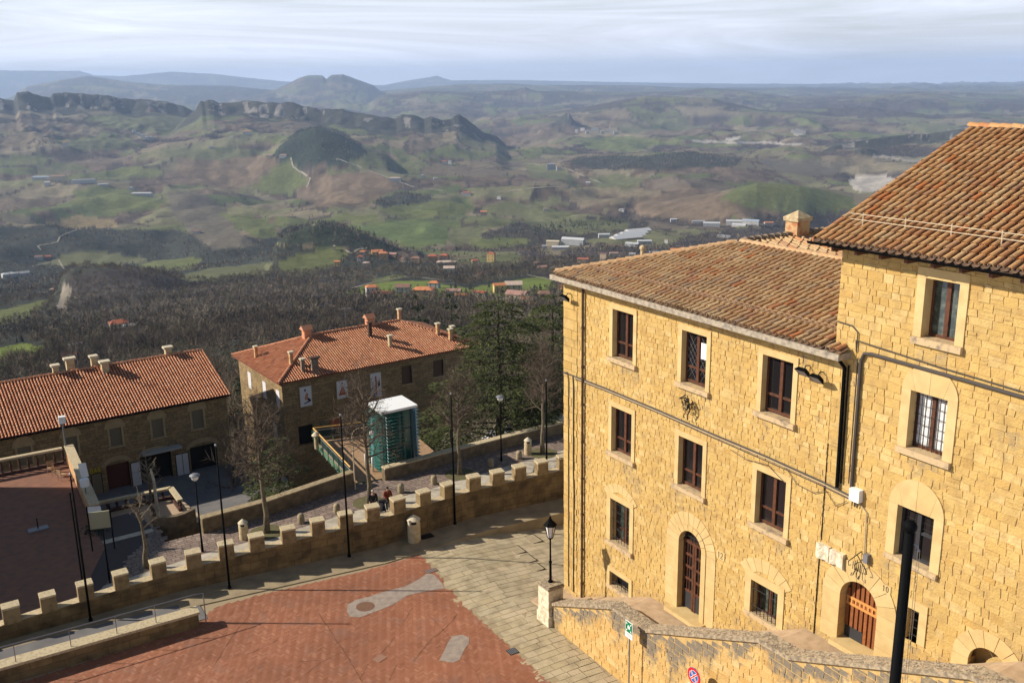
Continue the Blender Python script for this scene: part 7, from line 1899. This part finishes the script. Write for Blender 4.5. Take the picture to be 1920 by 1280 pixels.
stack(onr2(17.2, 6.9), 'slim pale capped chimney at the right end of the ridge', .34, .34, 1.3, rzB, .14, 'chimbrick', grp=G2_); stack(onr2(12.4, 4.7), 'dark slim chimney standing on the front slope under the ridge', .36, .36, 1.5, rzB, .1, 'pipe', 'pipe', grp=G2_); stack(onr2(13.6, 2.5), 'pale capped chimney low on the front slope', .36, .36, 1.1, rzB, .16, 'concrete', 'concretel', grp=G2_)
stack(onr2(1.2, 8.9), 'thin pale chimney at the far left eave', .3, .3, 1.15, rzB, .14, 'chimbrick', grp=G2_); stack(onr2(2.5, 2.6), 'pale chimney on the left slope near the corner', .34, .34, 1.2, rzB, .14, 'chimbrick', grp=G2_); stack(onr2(3.1, 1.2), 'dark chimney nearest the left front corner', .36, .36, 1.2, rzB, .14, 'ridgedark', grp=G2_); stack(onr2(4.3, 1.1), 'squat dark double chimney right of the left front corner', .7, .45, 1.2, rzB, .12, 'ridgedark', 'pipe', grp=G2_)
stack(onr2(19.8, 3.0), 'brick chimney at the right eave, left of two neighbours', .36, .36, 1.2, rzB, .14, 'chimbrick', grp=G2_); stack(onr2(20.6, 1.7), 'brick chimney lowest at the right eave corner', .36, .36, 1.2, rzB, .14, 'chimbrick', grp=G2_); stack(onr2(21.4, 2.6), 'brick chimney outermost at the right eave', .36, .36, 1.1, rzB, .14, 'chimbrick', grp=G2_)
aerial(onr2(10.8, 7.2), 2.4, 'thin television aerial on the ridge of the hipped roof building')
# tall house outside the left edge: it throws the shade over the terrace
t = thing('tall_side_house', 'tall plain stone house beyond the left edge that shades the terrace', 'building', (-66, 54, -6))
b = MB(); b.obox((-74, 40, -17), (14, 0, 0), (0, 28.6, 0), (0, 0, 34)); b.build('wall', M['b_stone'], t)
b = MB(); A_, B_, C_, D_ = (Vector(q) for q in ((-74.5, 39.5, 17.01), (-59.5, 39.5, 17.01), (-59.5, 69.0, 17.01), (-74.5, 69.0, 17.01))); E1, E2 = Vector((-67, 44, 20.5)), Vector((-67, 64, 20.5)); b.face([A_, B_, E1]); b.face([B_, C_, E2, E1]); b.face([C_, D_, E2]); b.face([D_, A_, E1, E2]); b.face([A_, D_, C_, B_]); b.build('roof', M['frtile'], t)
for k in range(5): b = MB(); b.obox((-60.02, 43 + k * 5, 8), (.04, 0, 0), (0, 1.2, 0), (0, 0, 2)); b.build('window', M['shutter'], t)

# ================================================================== trees
def limb(b, rng_, p, d, L, r, lev, maxl, m, spread, up, twig=None, dens=1.0):
    n = 4 if lev == 0 else 3; pts = [p.copy()]; rs = [r]; q = p.copy(); dd = d.copy()
    for k in range(n):
        dd = (dd + Vector((rng_.gauss(0, .10), rng_.gauss(0, .10), rng_.gauss(0, .06) + up * .05))).normalized(); q = q + dd * (L / n); pts.append(q.copy()); rs.append(max(r * (1 - (k + 1) / n * .62), .007))
    b.tube(pts, rs, (7, 5, 4, 3, 3)[min(lev, 4)], m, cap=(lev == 0))
    if lev >= maxl: return
    nb = int(((9, 7, 6, 5)[min(lev, 3)]) * dens + rng_.random())
    for k in range(nb):
        t = rng_.uniform(.28 if lev == 0 else .15, 1.0); i = min(int(t * n), n - 1); f = t * n - i; s = pts[i].lerp(pts[i + 1], f); base = (pts[i + 1] - pts[i]).normalized()
        a = rng_.uniform(0, 2 * math.pi); o = base.orthogonal().normalized(); w = base.cross(o)
        side = o * math.cos(a) + w * math.sin(a); nd = (base * (1 - spread) + side * spread * 1.25 + UP_ * up * .25).normalized()
        limb(b, rng_, s, nd, L * rng_.uniform(.38, .62) * (1.12 - .4 * t), max(rs[i] * rng_.uniform(.38, .55), .008), lev + 1, maxl, m, spread, up, dens=dens)
def bare_tree(base, h, r, lab, seed, name='bare_tree', spread=.62, up=.55, maxl=4, dens=1.0, lean=(0, 0), mb='bark', mt='twig', frac=.42, group=None, cat='tree'):
    g = random.Random(seed); base = Vector(base); t = thing(name, lab, cat, base, group)
    b = MB(); top = base + Vector((lean[0], lean[1], h * .80)); pts = [base - UP_ * .3] + [base.lerp(top, k / 6) + Vector((g.gauss(0, .05), g.gauss(0, .05), 0)) for k in range(1, 7)]
    rs = [r * 1.35] + [r * (1 - .14 * k) for k in range(1, 7)]; b.tube(pts, rs, 9, 0); b.build('trunk', M[mb], t, True)
    b = MB(); n = int(17 * dens)
    for k in range(n):
        f = frac + (1 - frac) * (k / n) ** .9; i = min(int(f * 6), 5); s = pts[i].lerp(pts[i + 1], f * 6 - i); a = k * 2.4 + g.uniform(-.4, .4)
        el = g.uniform(.1, .6) + .5 * f; d = Vector((math.cos(a) * math.cos(el), math.sin(a) * math.cos(el), math.sin(el)))
        limb(b, g, s, d, h * g.uniform(.22, .34) * (1.25 - .65 * f), r * .42 * (1.2 - .6 * f), 1, maxl, 0, spread, up, dens=dens)
    limb(b, g, pts[-1], Vector((0, 0, 1)), h * .22, rs[-1], 1, maxl, 0, spread, up, dens=dens)
    b.build('crown', M[mt], t); return t
def pit(base, lab):
    b = MB(); b.lathe(Vector(base) + UP_ * .014, [(1.15, 0), (1.15, .012)], 20); struct(b.build('tree_pit', M['grass_earth']))
GR = 'bare street trees behind the crenellated wall'
for (x, y, ytop, r, lab, sd, sp_, up) in ((500, 998, 735, .20, 'wide bare street tree left of the lift, before the sunlit house corner', 1, .70, .35), (692, 942, 685, .19, 'tall bare street tree directly in front of the glass lift', 2, .62, .5), (862, 889, 680, .18, 'bare street tree with pale trunk right of the lift', 3, .60, .5), (1018, 850, 625, .17, 'bare street tree nearest the palazzo corner', 5, .6, .55)):
    p = atz(x, y, SZ); lo, hi = p.z, p.z + 30
    for _ in range(40):
        mid = (lo + hi) / 2
        if proj(p.x, p.y, mid)[1] > ytop: lo = mid
        else: hi = mid
    bare_tree(p, lo - p.z, r, lab, sd, spread=sp_, up=up, maxl=3, dens=1.4, group=GR); pit(p, lab)
p = atz(275, 1064, SZ); bare_tree(p, 5.3, .17, 'forked pollard tree in the shaded street at left', 9, spread=.75, up=.5, maxl=3, dens=.55, frac=.62, mt='twigl', group=GR)
p = Vector((-26.6, 66.3, -8)); bare_tree(p, 5.6, .18, 'pale pruned tree on the small lower terrace', 14, spread=.7, up=.4, maxl=3, dens=.6, frac=.6, mb='bark', mt='twigl', group='bare garden trees')
b = MB(); b.tube([p + Vector((.5, -.3, 0)), p + Vector((.45, -.25, 3.4)), p + Vector((.3, -.2, 4.3))], [.14, .11, .08], 7); tag(b.build('dead_tree_trunk', M['plaque']), 'cut white dead trunk beside the pale pruned tree', 'tree')

def cedar(base, h, rad, lab, seed, n=46, clumps=150, name='cedar_tree', m='cedar', droop=.22, low=.08, leaf=.30, tk=.3, flat=1.0, shape=1.0, group='cedars beside the street'):
    g = random.Random(seed); base = Vector(base); t = thing(name, lab, 'tree', base, group)
    b = MB(); pts = [base + Vector((g.gauss(0, .06), g.gauss(0, .06), h * k / 7)) for k in range(8)]; b.tube(pts, [tk * (1.02 - k / 7) + .02 for k in range(8)], 8); tr = MB()
    cr_ = MB()
    for k in range(n):
        f = low + (1 - low) * (round(k / n * n / 4.5) * 4.5 / n + g.uniform(-.012, .012)); f = min(f, .985); a = k * 2.399 + g.uniform(-.5, .5); L = rad * (1 - f) ** (.75 * shape) * g.uniform(.65, 1.12) + .25
        s = base + UP_ * (h * f); d = Vector((math.cos(a), math.sin(a), 0)); rise = g.uniform(.05, .25)
        bp_ = []
        for q in range(6): u = q / 5; bp_.append(s + d * (L * u) + UP_ * (L * (rise * u - droop * 1.6 * u * u)))
        b.tube(bp_, [max(.012, tk * .30 * (1 - f) * (1 - u / 5.5)) for u in range(6)], 4, cap=False)
        sd = Vector((-d.y, d.x, 0)); cn = int(clumps * (L / rad) + 14)
        for c_ in range(cn):
            u = g.uniform(.12, 1.04) ** .8; i = min(int(u * 5), 4); p = bp_[i].lerp(bp_[i + 1], min(u * 5 - i, 1.2)); wdt = L * .34 * math.sin(min(u, 1) * 2.6) + .08
            v = g.uniform(-1, 1); p = p + sd * (v * wdt) + UP_ * (g.gauss(0, .05) - abs(v) * wdt * .22 * flat)
            dr = (d * g.uniform(.4, 1) + sd * v * .9 + Vector((g.gauss(0, .2), g.gauss(0, .2), g.gauss(-.1, .22)))).normalized(); ln = leaf * g.uniform(.6, 1.4); nrm = (UP_ + Vector((g.gauss(0, .5), g.gauss(0, .5), 0))).normalized(); sw = dr.cross(nrm).normalized() * ln * .17
            cr_.face([p - sw * .4, p + dr * ln * .45 - sw, p + dr * ln, p + dr * ln * .45 + sw])
    b.build('trunk', M['barkd'], t, True); cr_.build('crown', M[m], t); return t
def elz(px, py, Y): r = ray(px, py); k = Y / r[1]; return Vector((r[0] * k, Y, HC + r[2] * k))
tp = elz(942, 556, 80.5); cedar((tp.x - .4, tp.y, -8.5), tp.z + 8.5, 7.4, 'big spreading cedar between the hipped roof building and the palazzo', 4, n=66, clumps=680, leaf=.28, tk=.42, shape=.58, droop=.16)
tp = elz(1036, 556, 88); cedar((tp.x, tp.y, -10), tp.z + 10, 7.4, 'dark cedar right beside the palazzo corner', 6, n=62, clumps=620, leaf=.30, tk=.4, droop=.10, shape=.56)
cedar((-5.2, 76.6, -8.8), 7.0, 3.6, 'low bushy cedar right of the glass lift', 8, n=36, clumps=260, leaf=.24, tk=.16)
tp = elz(520, 842, 70.5); cedar((tp.x, tp.y, -13), tp.z + 14.2, 4.8, 'young cedar below the left street parapet', 10, n=52, clumps=420, leaf=.25, tk=.2)
cedar((-21.9, 79.0, -13), 6.0, 2.1, 'slim young cedar in front of the sunlit house corner', 11, n=30, clumps=110, leaf=.28, tk=.14)
cedar((1.8, 80.0, -9), 5.2, 3.2, 'low dark evergreen under the big cedar', 13, n=34, clumps=240, leaf=.26, tk=.15)
for px, py, Y, rad, lab, sd in ((783, 552, 150, 3.6, 'left dark spruce standing behind the hipped roof ridge', 31), (845, 548, 160, 3.8, 'right dark spruce standing behind the hipped roof ridge', 32), (905, 566, 170, 3.4, 'dark spruce half hidden behind the big cedar top', 33), (452, 706, 118, 2.6, 'dark evergreen in the gap between the two lower buildings', 34)):
    tp = elz(px, py, Y); gz = zat(tp.x, tp.y); cedar((tp.x, tp.y, gz), max(tp.z - gz, 4), rad, lab, sd, n=50, clumps=70, name='spruce_tree', m='conifer', droop=.30, leaf=.55, tk=.25, group='dark spruces on the slope')
# bare trees and bushes on the slope close behind the lower buildings: a few kinds, copied
protos = [bare_tree((0, 0, 0), 9.5, .16, 'x', 41 + k, name='slope_tree', spread=.6, up=.6, maxl=2 + (k == 0), dens=1.0, frac=.25, mb='barkd', mt=('twig', 'wtwig', 'twigl')[k]) for k in range(3)]
g = random.Random(77); spots = []
SPOTS = [(440, 752, 92), (452, 728, 100), (430, 700, 108), (446, 672, 120), (436, 770, 86), (425, 722, 114), (410, 664, 128), (395, 640, 140), (455, 650, 135), (470, 640, 150), (350, 640, 150), (300, 655, 150), (250, 664, 145), (1000, 640, 105), (980, 600, 130), (1040, 700, 92), (960, 640, 112), (1005, 690, 96), (880, 600, 140), (850, 596, 150), (900, 588, 170), (935, 580, 180), (985, 575, 185), (1030, 580, 170), (500, 618, 165), (540, 610, 170), (620, 600, 175), (660, 598, 170), (720, 590, 175), (810, 585, 170), (60, 690, 150), (20, 700, 140), (1045, 640, 110), (455, 790, 84), (428, 790, 82), (1030, 720, 90)]
for i, (px, py, Y) in enumerate(SPOTS):
    tp = elz(px, py, Y); gz = max(zat(tp.x, tp.y), -17 if Y < 120 else -999); h = tp.z - gz
    if h < 2: h = g.uniform(3, 6)
    h = min(h, 16); pr = protos[i % 3]
    where = 'in the gap between the two lower buildings' if px < 480 and py > 640 else ('behind the left building ridge' if px < 380 else ('behind the hipped roof' if px < 860 else 'among the cedars beside the palazzo'))
    lab = 'bare winter tree on the slope ' + where
    if i < 3: pr.location = (tp.x, tp.y, gz); pr.scale = (h / 9.5,) * 3; pr['label'] = lab; pr['group'] = 'bare trees ' + where; pr.rotation_euler.z = g.uniform(0, 6)
    else: dup(pr, (tp.x, tp.y, gz), g.uniform(0, 6), lab, h / 9.5, group='bare trees ' + where)
def bush(c, r_, lab, sd, m='cedar', n=420, leaf=.2):
    g = random.Random(sd); b = MB(); c = Vector(c)
    for k in range(n):
        d = Vector((g.gauss(0, 1), g.gauss(0, 1), abs(g.gauss(0, .8)))).normalized(); p = c + Vector((d.x * r_, d.y * r_, d.z * r_ * .75)) * g.uniform(.45, 1.08) * (1 + .25 * math.sin(d.x * 5 + sd) * math.cos(d.y * 6)); dr = (d + Vector((g.gauss(0, .6), g.gauss(0, .6), g.gauss(0, .6)))).normalized(); sw = dr.orthogonal().normalized() * leaf * .3; ln = leaf * g.uniform(.6, 1.5)
        b.face([p, p + dr * ln * .5 - sw, p + dr * ln, p + dr * ln * .5 + sw])
    tag(b.build('evergreen_bush', M[m]), lab, 'bush')
bush((-6.1, 73.9, SZ - 1.2), 1.5, 'green bush behind the parapet right of the lift', 3); bush((-3.4, 75.4, SZ - 1.6), 1.6, 'green bush under the big cedar near the parapet', 4); bush((-14.6, 71.2, -9.0), 1.9, 'dark bush beneath the timber deck', 5, 'conifer'); bush((-27.9, 59.6, SZ), .7, 'small potted shrub at the terrace wall foot', 6, 'conifer', 220, .15)
bush((-24.4, 84.0, -14.5), 2.2, 'brown green bush at the foot of the sunlit house corner', 7, 'wtwig', 500, .35); bush((-19.8, 63.2, -7.0), 1.2, 'dark shrub leaning over the left street parapet', 8, 'conifer', 300, .2)
# roofs and cars glimpsed under the cedars
for k, (x, y, z, lab) in enumerate(((-.6, 82.5, -8.6, 'white parked car glimpsed under the big cedar'), (5.0, 84.5, -8.2, 'white parked van glimpsed left of the palazzo corner'))):
    t = thing('parked_car', lab, 'car', (x, y, z)); c = Vector((x, y, z)); b = MB(); prof = [(-2.1, .35), (2.1, .35), (2.15, .8), (1.3, .95), (.7, 1.45), (-1.2, 1.5), (-1.9, 1.0), (-2.15, .9)]
    b.prism([c + DB * u + NB * -.85 + UP_ * v for u, v in prof], NB * 1.7); b.build('body', M['white'], t)
    b = MB(); b.prism([c + DB * u + NB * -.86 + UP_ * v for u, v in ((1.15, .98), (.65, 1.38), (-1.1, 1.42), (-1.6, 1.0))], NB * 1.72); b.build('side_window', M['glass'], t)
    for u in (-1.3, 1.3):
        for v in (-.85, .72): b = MB(); q = c + DB * u + NB * v + UP_ * .34; b.prism([q + DB * .33 * math.cos(a) + UP_ * .33 * math.sin(a) for a in np.linspace(0, 5.9, 14)], NB * .16); b.build('wheel', M['rubber'], t)
b = MB(); b.prism([V2(p, -18) for p in ((-8, 76), (12, 82.8), (14, 92), (-6, 90))], UP_ * 9.1, 0, 1, bottom=False); struct(b.build('garden_ground', [M['retain'], mat('garden_earth', (.13, .11, .07), .95, (.20, .17, .12), 1.5)]))

# ================================================================== people
def skinmesh(name, nodes_, edges, m, parent, sub=2):
    me = bpy.data.meshes.new(name); o = ORG[parent.name] if parent.name in ORG else Vector((0, 0, 0))
    me.from_pydata([tuple(Vector(p)) for p, _ in nodes_], edges, []); me.materials.append(m); ob = bpy.data.objects.new(name, me); col.objects.link(ob); ob.parent = parent
    sk = ob.modifiers.new('skin', 'SKIN'); sk.use_smooth_shade = True
    for i, (_, r_) in enumerate(nodes_):
        sv = me.skin_vertices[0].data[i]; sv.radius = (r_ if isinstance(r_, tuple) else (r_, r_)); sv.use_root = (i == 0)
    ss = ob.modifiers.new('sub', 'SUBSURF'); ss.levels = 1; ss.render_levels = sub
    ORG[ob.name] = o; return ob
def person(base, rz, lab, jacket, trousers, hair, bald=False, push=False, stride=.18):
    t = thing('person', lab, 'person', base); t.rotation_euler = (0, 0, rz)
    hy = .36 if push else .10; hz = 1.0 if push else .82
    pel, ch_, nk, hd_ = (0, 0, .95), (0, .03, 1.32), (0, .05, 1.50), (0, .08, 1.64)
    body = [(pel, (.15, .11)), ((0, .01, 1.12), (.14, .10)), (ch_, (.17, .115)), (nk, .055), (hd_, (.085, .10)), ((0, .085, 1.72), (.07, .08))]; ed = [(0, 1), (1, 2), (2, 3), (3, 4), (4, 5)]
    for sg in (-1, 1):
        i = len(body); st = stride * sg
        body += [((sg * .10, 0, .90), .085), ((sg * .11, st * .5 + .03, .50), .062), ((sg * .11, st, .10), .045), ((sg * .12, st + .13, .04), .04)]; ed += [(0, i), (i, i + 1), (i + 1, i + 2), (i + 2, i + 3)]
        j = len(body); el = (sg * .25, hy * .3 - .02, 1.10); hn = (sg * (.18 if push else .24), hy, hz)
        body += [((sg * .20, .03, 1.40), .062), (el, .045), (hn, .033), ((hn[0], hn[1] + .07, hn[2] - .06), .036)]; ed += [(2, j), (j, j + 1), (j + 1, j + 2), (j + 2, j + 3)]
    bo = skinmesh('body', body, ed, M['skin'], t)
    for sg in (-1, 1):                                                 # fingers and thumb
        hx = sg * (.18 if push else .24)
        f = MB()
        for k in range(4): q = Vector((hx + (k - 1.5) * .018, hy + .09, hz - .09)); f.tube([q, q + Vector((0, .03, -.03 - .006 * (1.5 - abs(k - 1.5)))), q + Vector((0, .02, -.065))], .009, 5)
        q = Vector((hx - sg * .03, hy + .05, hz - .05)); f.tube([q, q + Vector((-sg * .02, .03, -.02)), q + Vector((-sg * .015, .05, -.035))], .010, 5)
        ORGb = ORG.get(bo.name); ob = MBlocal(f, 'fingers', M['skin'], bo)
    jk = [((0, 0, .86), (.19, .145)), ((0, .01, 1.12), (.185, .14)), ((0, .03, 1.34), (.205, .145)), ((0, .045, 1.48), (.085, .08))]; je = [(0, 1), (1, 2), (2, 3)]
    for sg in (-1, 1): j = len(jk); jk += [((sg * .21, .03, 1.39), .092), ((sg * .265, hy * .3 - .02, 1.10), .078), ((sg * (.19 if push else .25), hy - .04, hz + .04), .06)]; je += [(2, j), (j, j + 1), (j + 1, j + 2)]
    skinmesh('jacket', jk, je, jacket, t)
    tr = [((0, 0, .93), (.165, .125))]; te = []
    for sg in (-1, 1): i = len(tr); st = stride * sg; tr += [((sg * .10, 0, .84), .105), ((sg * .11, st * .5 + .03, .50), .085), ((sg * .11, st, .12), .07)]; te += [(0, i), (i, i + 1), (i + 1, i + 2)]
    skinmesh('trousers', tr, te, trousers, t)
    for sg in (-1, 1): f = MB(); st = stride * sg; f.box8([(sg * .11 - .05, st - .09, 0), (sg * .11 + .05, st - .09, 0), (sg * .12 + .045, st + .19, 0), (sg * .12 - .045, st + .19, 0), (sg * .11 - .045, st - .08, .1), (sg * .11 + .045, st - .08, .1), (sg * .12 + .03, st + .15, .055), (sg * .12 - .03, st + .15, .055)]); MBlocal(f, 'shoe', M['blackcloth'], t)
    f = MB(); c_ = Vector((0, .08, 1.66)); N = 8
    prof = [(.102 * math.sin(a), .10 * -math.cos(a)) for a in np.linspace(1.45 if not bald else 1.2, 3.1, 6)] if not bald else [(.098, -.045), (.105, -.01), (.102, .02)]
    f.lathe(c_ + Vector((0, -.02, .02)), prof, 12); MBlocal(f, 'hair', hair, t)
    f = MB(); f.lathe((0, .185, 1.635), [(.004, .035), (.014, .0), (.018, -.02), (.006, -.03)], 6); MBlocal(f, 'nose', M['skin'], t)
    for sg in (-1, 1): f = MB(); f.lathe((sg * .035, .165, 1.66), [(.002, -.011), (.011, 0), (.002, .011)], 6); MBlocal(f, 'eye', M['dark'], t); f = MB(); f.lathe((sg * .092, .075, 1.645), [(.004, -.03), (.016, 0), (.004, .03)], 6); MBlocal(f, 'ear', M['skin'], t)
    f = MB(); f.obox((-.025, .168, 1.585), (.05, 0, 0), (0, .01, 0), (0, 0, .009)); MBlocal(f, 'mouth', M['posterr'], t)
    return t
def MBlocal(mb, name, m, parent):
    me = bpy.data.meshes.new(name); me.from_pydata(mb.v, [], mb.f); me.materials.append(m); me.polygons.foreach_set('use_smooth', [True] * len(mb.f)); ob = bpy.data.objects.new(name, me); col.objects.link(ob); ob.parent = parent; ORG[ob.name] = Vector((0, 0, 0)); return ob
PB = atz(728, 956, SZ + .013); person(PB, R(200), 'man in a rust red jacket pushing a dark pushchair on the street', M['redcloth'], M['navy'], M['haird'], push=True)
PA = atz(701, 961, SZ + .013); person(PA, R(185), 'stout balding man in a black coat walking beside the street tree', M['blackcloth'], M['navy'], M['hairg'], bald=True, stride=.10)
pc = PB + Vector((-.28, -.80, 0)); t = thing('pushchair', 'dark covered pushchair in front of the man in rust red', 'pushchair', pc); t.rotation_euler = (0, 0, R(200))
f = MB()
for sg in (-1, 1): f.tube([(sg * .2, -.42, 1.0), (sg * .2, .1, .35), (sg * .22, .32, .08)], .015, 6); f.tube([(sg * .2, -.05, .52), (sg * .23, -.28, .1)], .015, 6)
f.tube([(-.2, -.42, 1.0), (.2, -.42, 1.0)], .018, 6); MBlocal(f, 'frame', M['grey'], t)
f = MB(); f.box8([(-.19, -.2, .34), (.19, -.2, .34), (.19, .28, .40), (-.19, .28, .40), (-.2, -.34, .88), (.2, -.34, .88), (.19, .30, .52), (-.19, .30, .52)]); MBlocal(f, 'seat', M['blackcloth'], t)
f = MB(); pts = [[(-.22 + .44 * i / 4, -.36 + .42 * math.sin(k * .5), .86 + .24 * math.sin(.6 + k * .55) * 1.0) for k in range(5)] for i in range(5)]
for i in range(4):
    for k in range(4): f.face([pts[i][k], pts[i + 1][k], pts[i + 1][k + 1], pts[i][k + 1]])
MBlocal(f, 'hood', M['blackcloth'], t)
for sg in (-1, 1):
    for (y, r_) in ((.32, .08), (-.28, .11)): f = MB(); f.prism([(sg * .24, y + r_ * math.cos(a), r_ + r_ * math.sin(a)) for a in np.linspace(0, 5.8, 12)], (sg * .035, 0, 0)); MBlocal(f, 'wheel', M['rubber'], t)

# ================================================================== valley air
zmin = float(HZ.min())
b = MB(); b.box8([(-52000, -3000, zmin - 1.5), (52000, -3000, zmin - 1.5), (52000, 48000, zmin - 1.5), (-52000, 48000, zmin - 1.5), (-52000, -3000, float(HZ.max()) + 40), (52000, -3000, float(HZ.max()) + 40), (52000, 48000, float(HZ.max()) + 40), (-52000, 48000, float(HZ.max()) + 40)])
m = bpy.data.materials.new('valley_haze'); m.use_nodes = True; n, l = m.node_tree.nodes, m.node_tree.links
n.remove(n['Principled BSDF']); v = n.new('ShaderNodeVolumePrincipled'); v.inputs['Color'].default_value = (.52, .69, 1.0, 1); v.inputs['Density'].default_value = 4.1e-5; v.inputs['Anisotropy'].default_value = .1
l.new(v.outputs[0], n['Material Output'].inputs['Volume'])
m.cycles.volume_sampling = 'DISTANCE'
o = b.build('haze', m); o['kind'] = 'stuff'; o['label'] = 'pale blue haze lying over the whole valley'; o['category'] = 'haze'
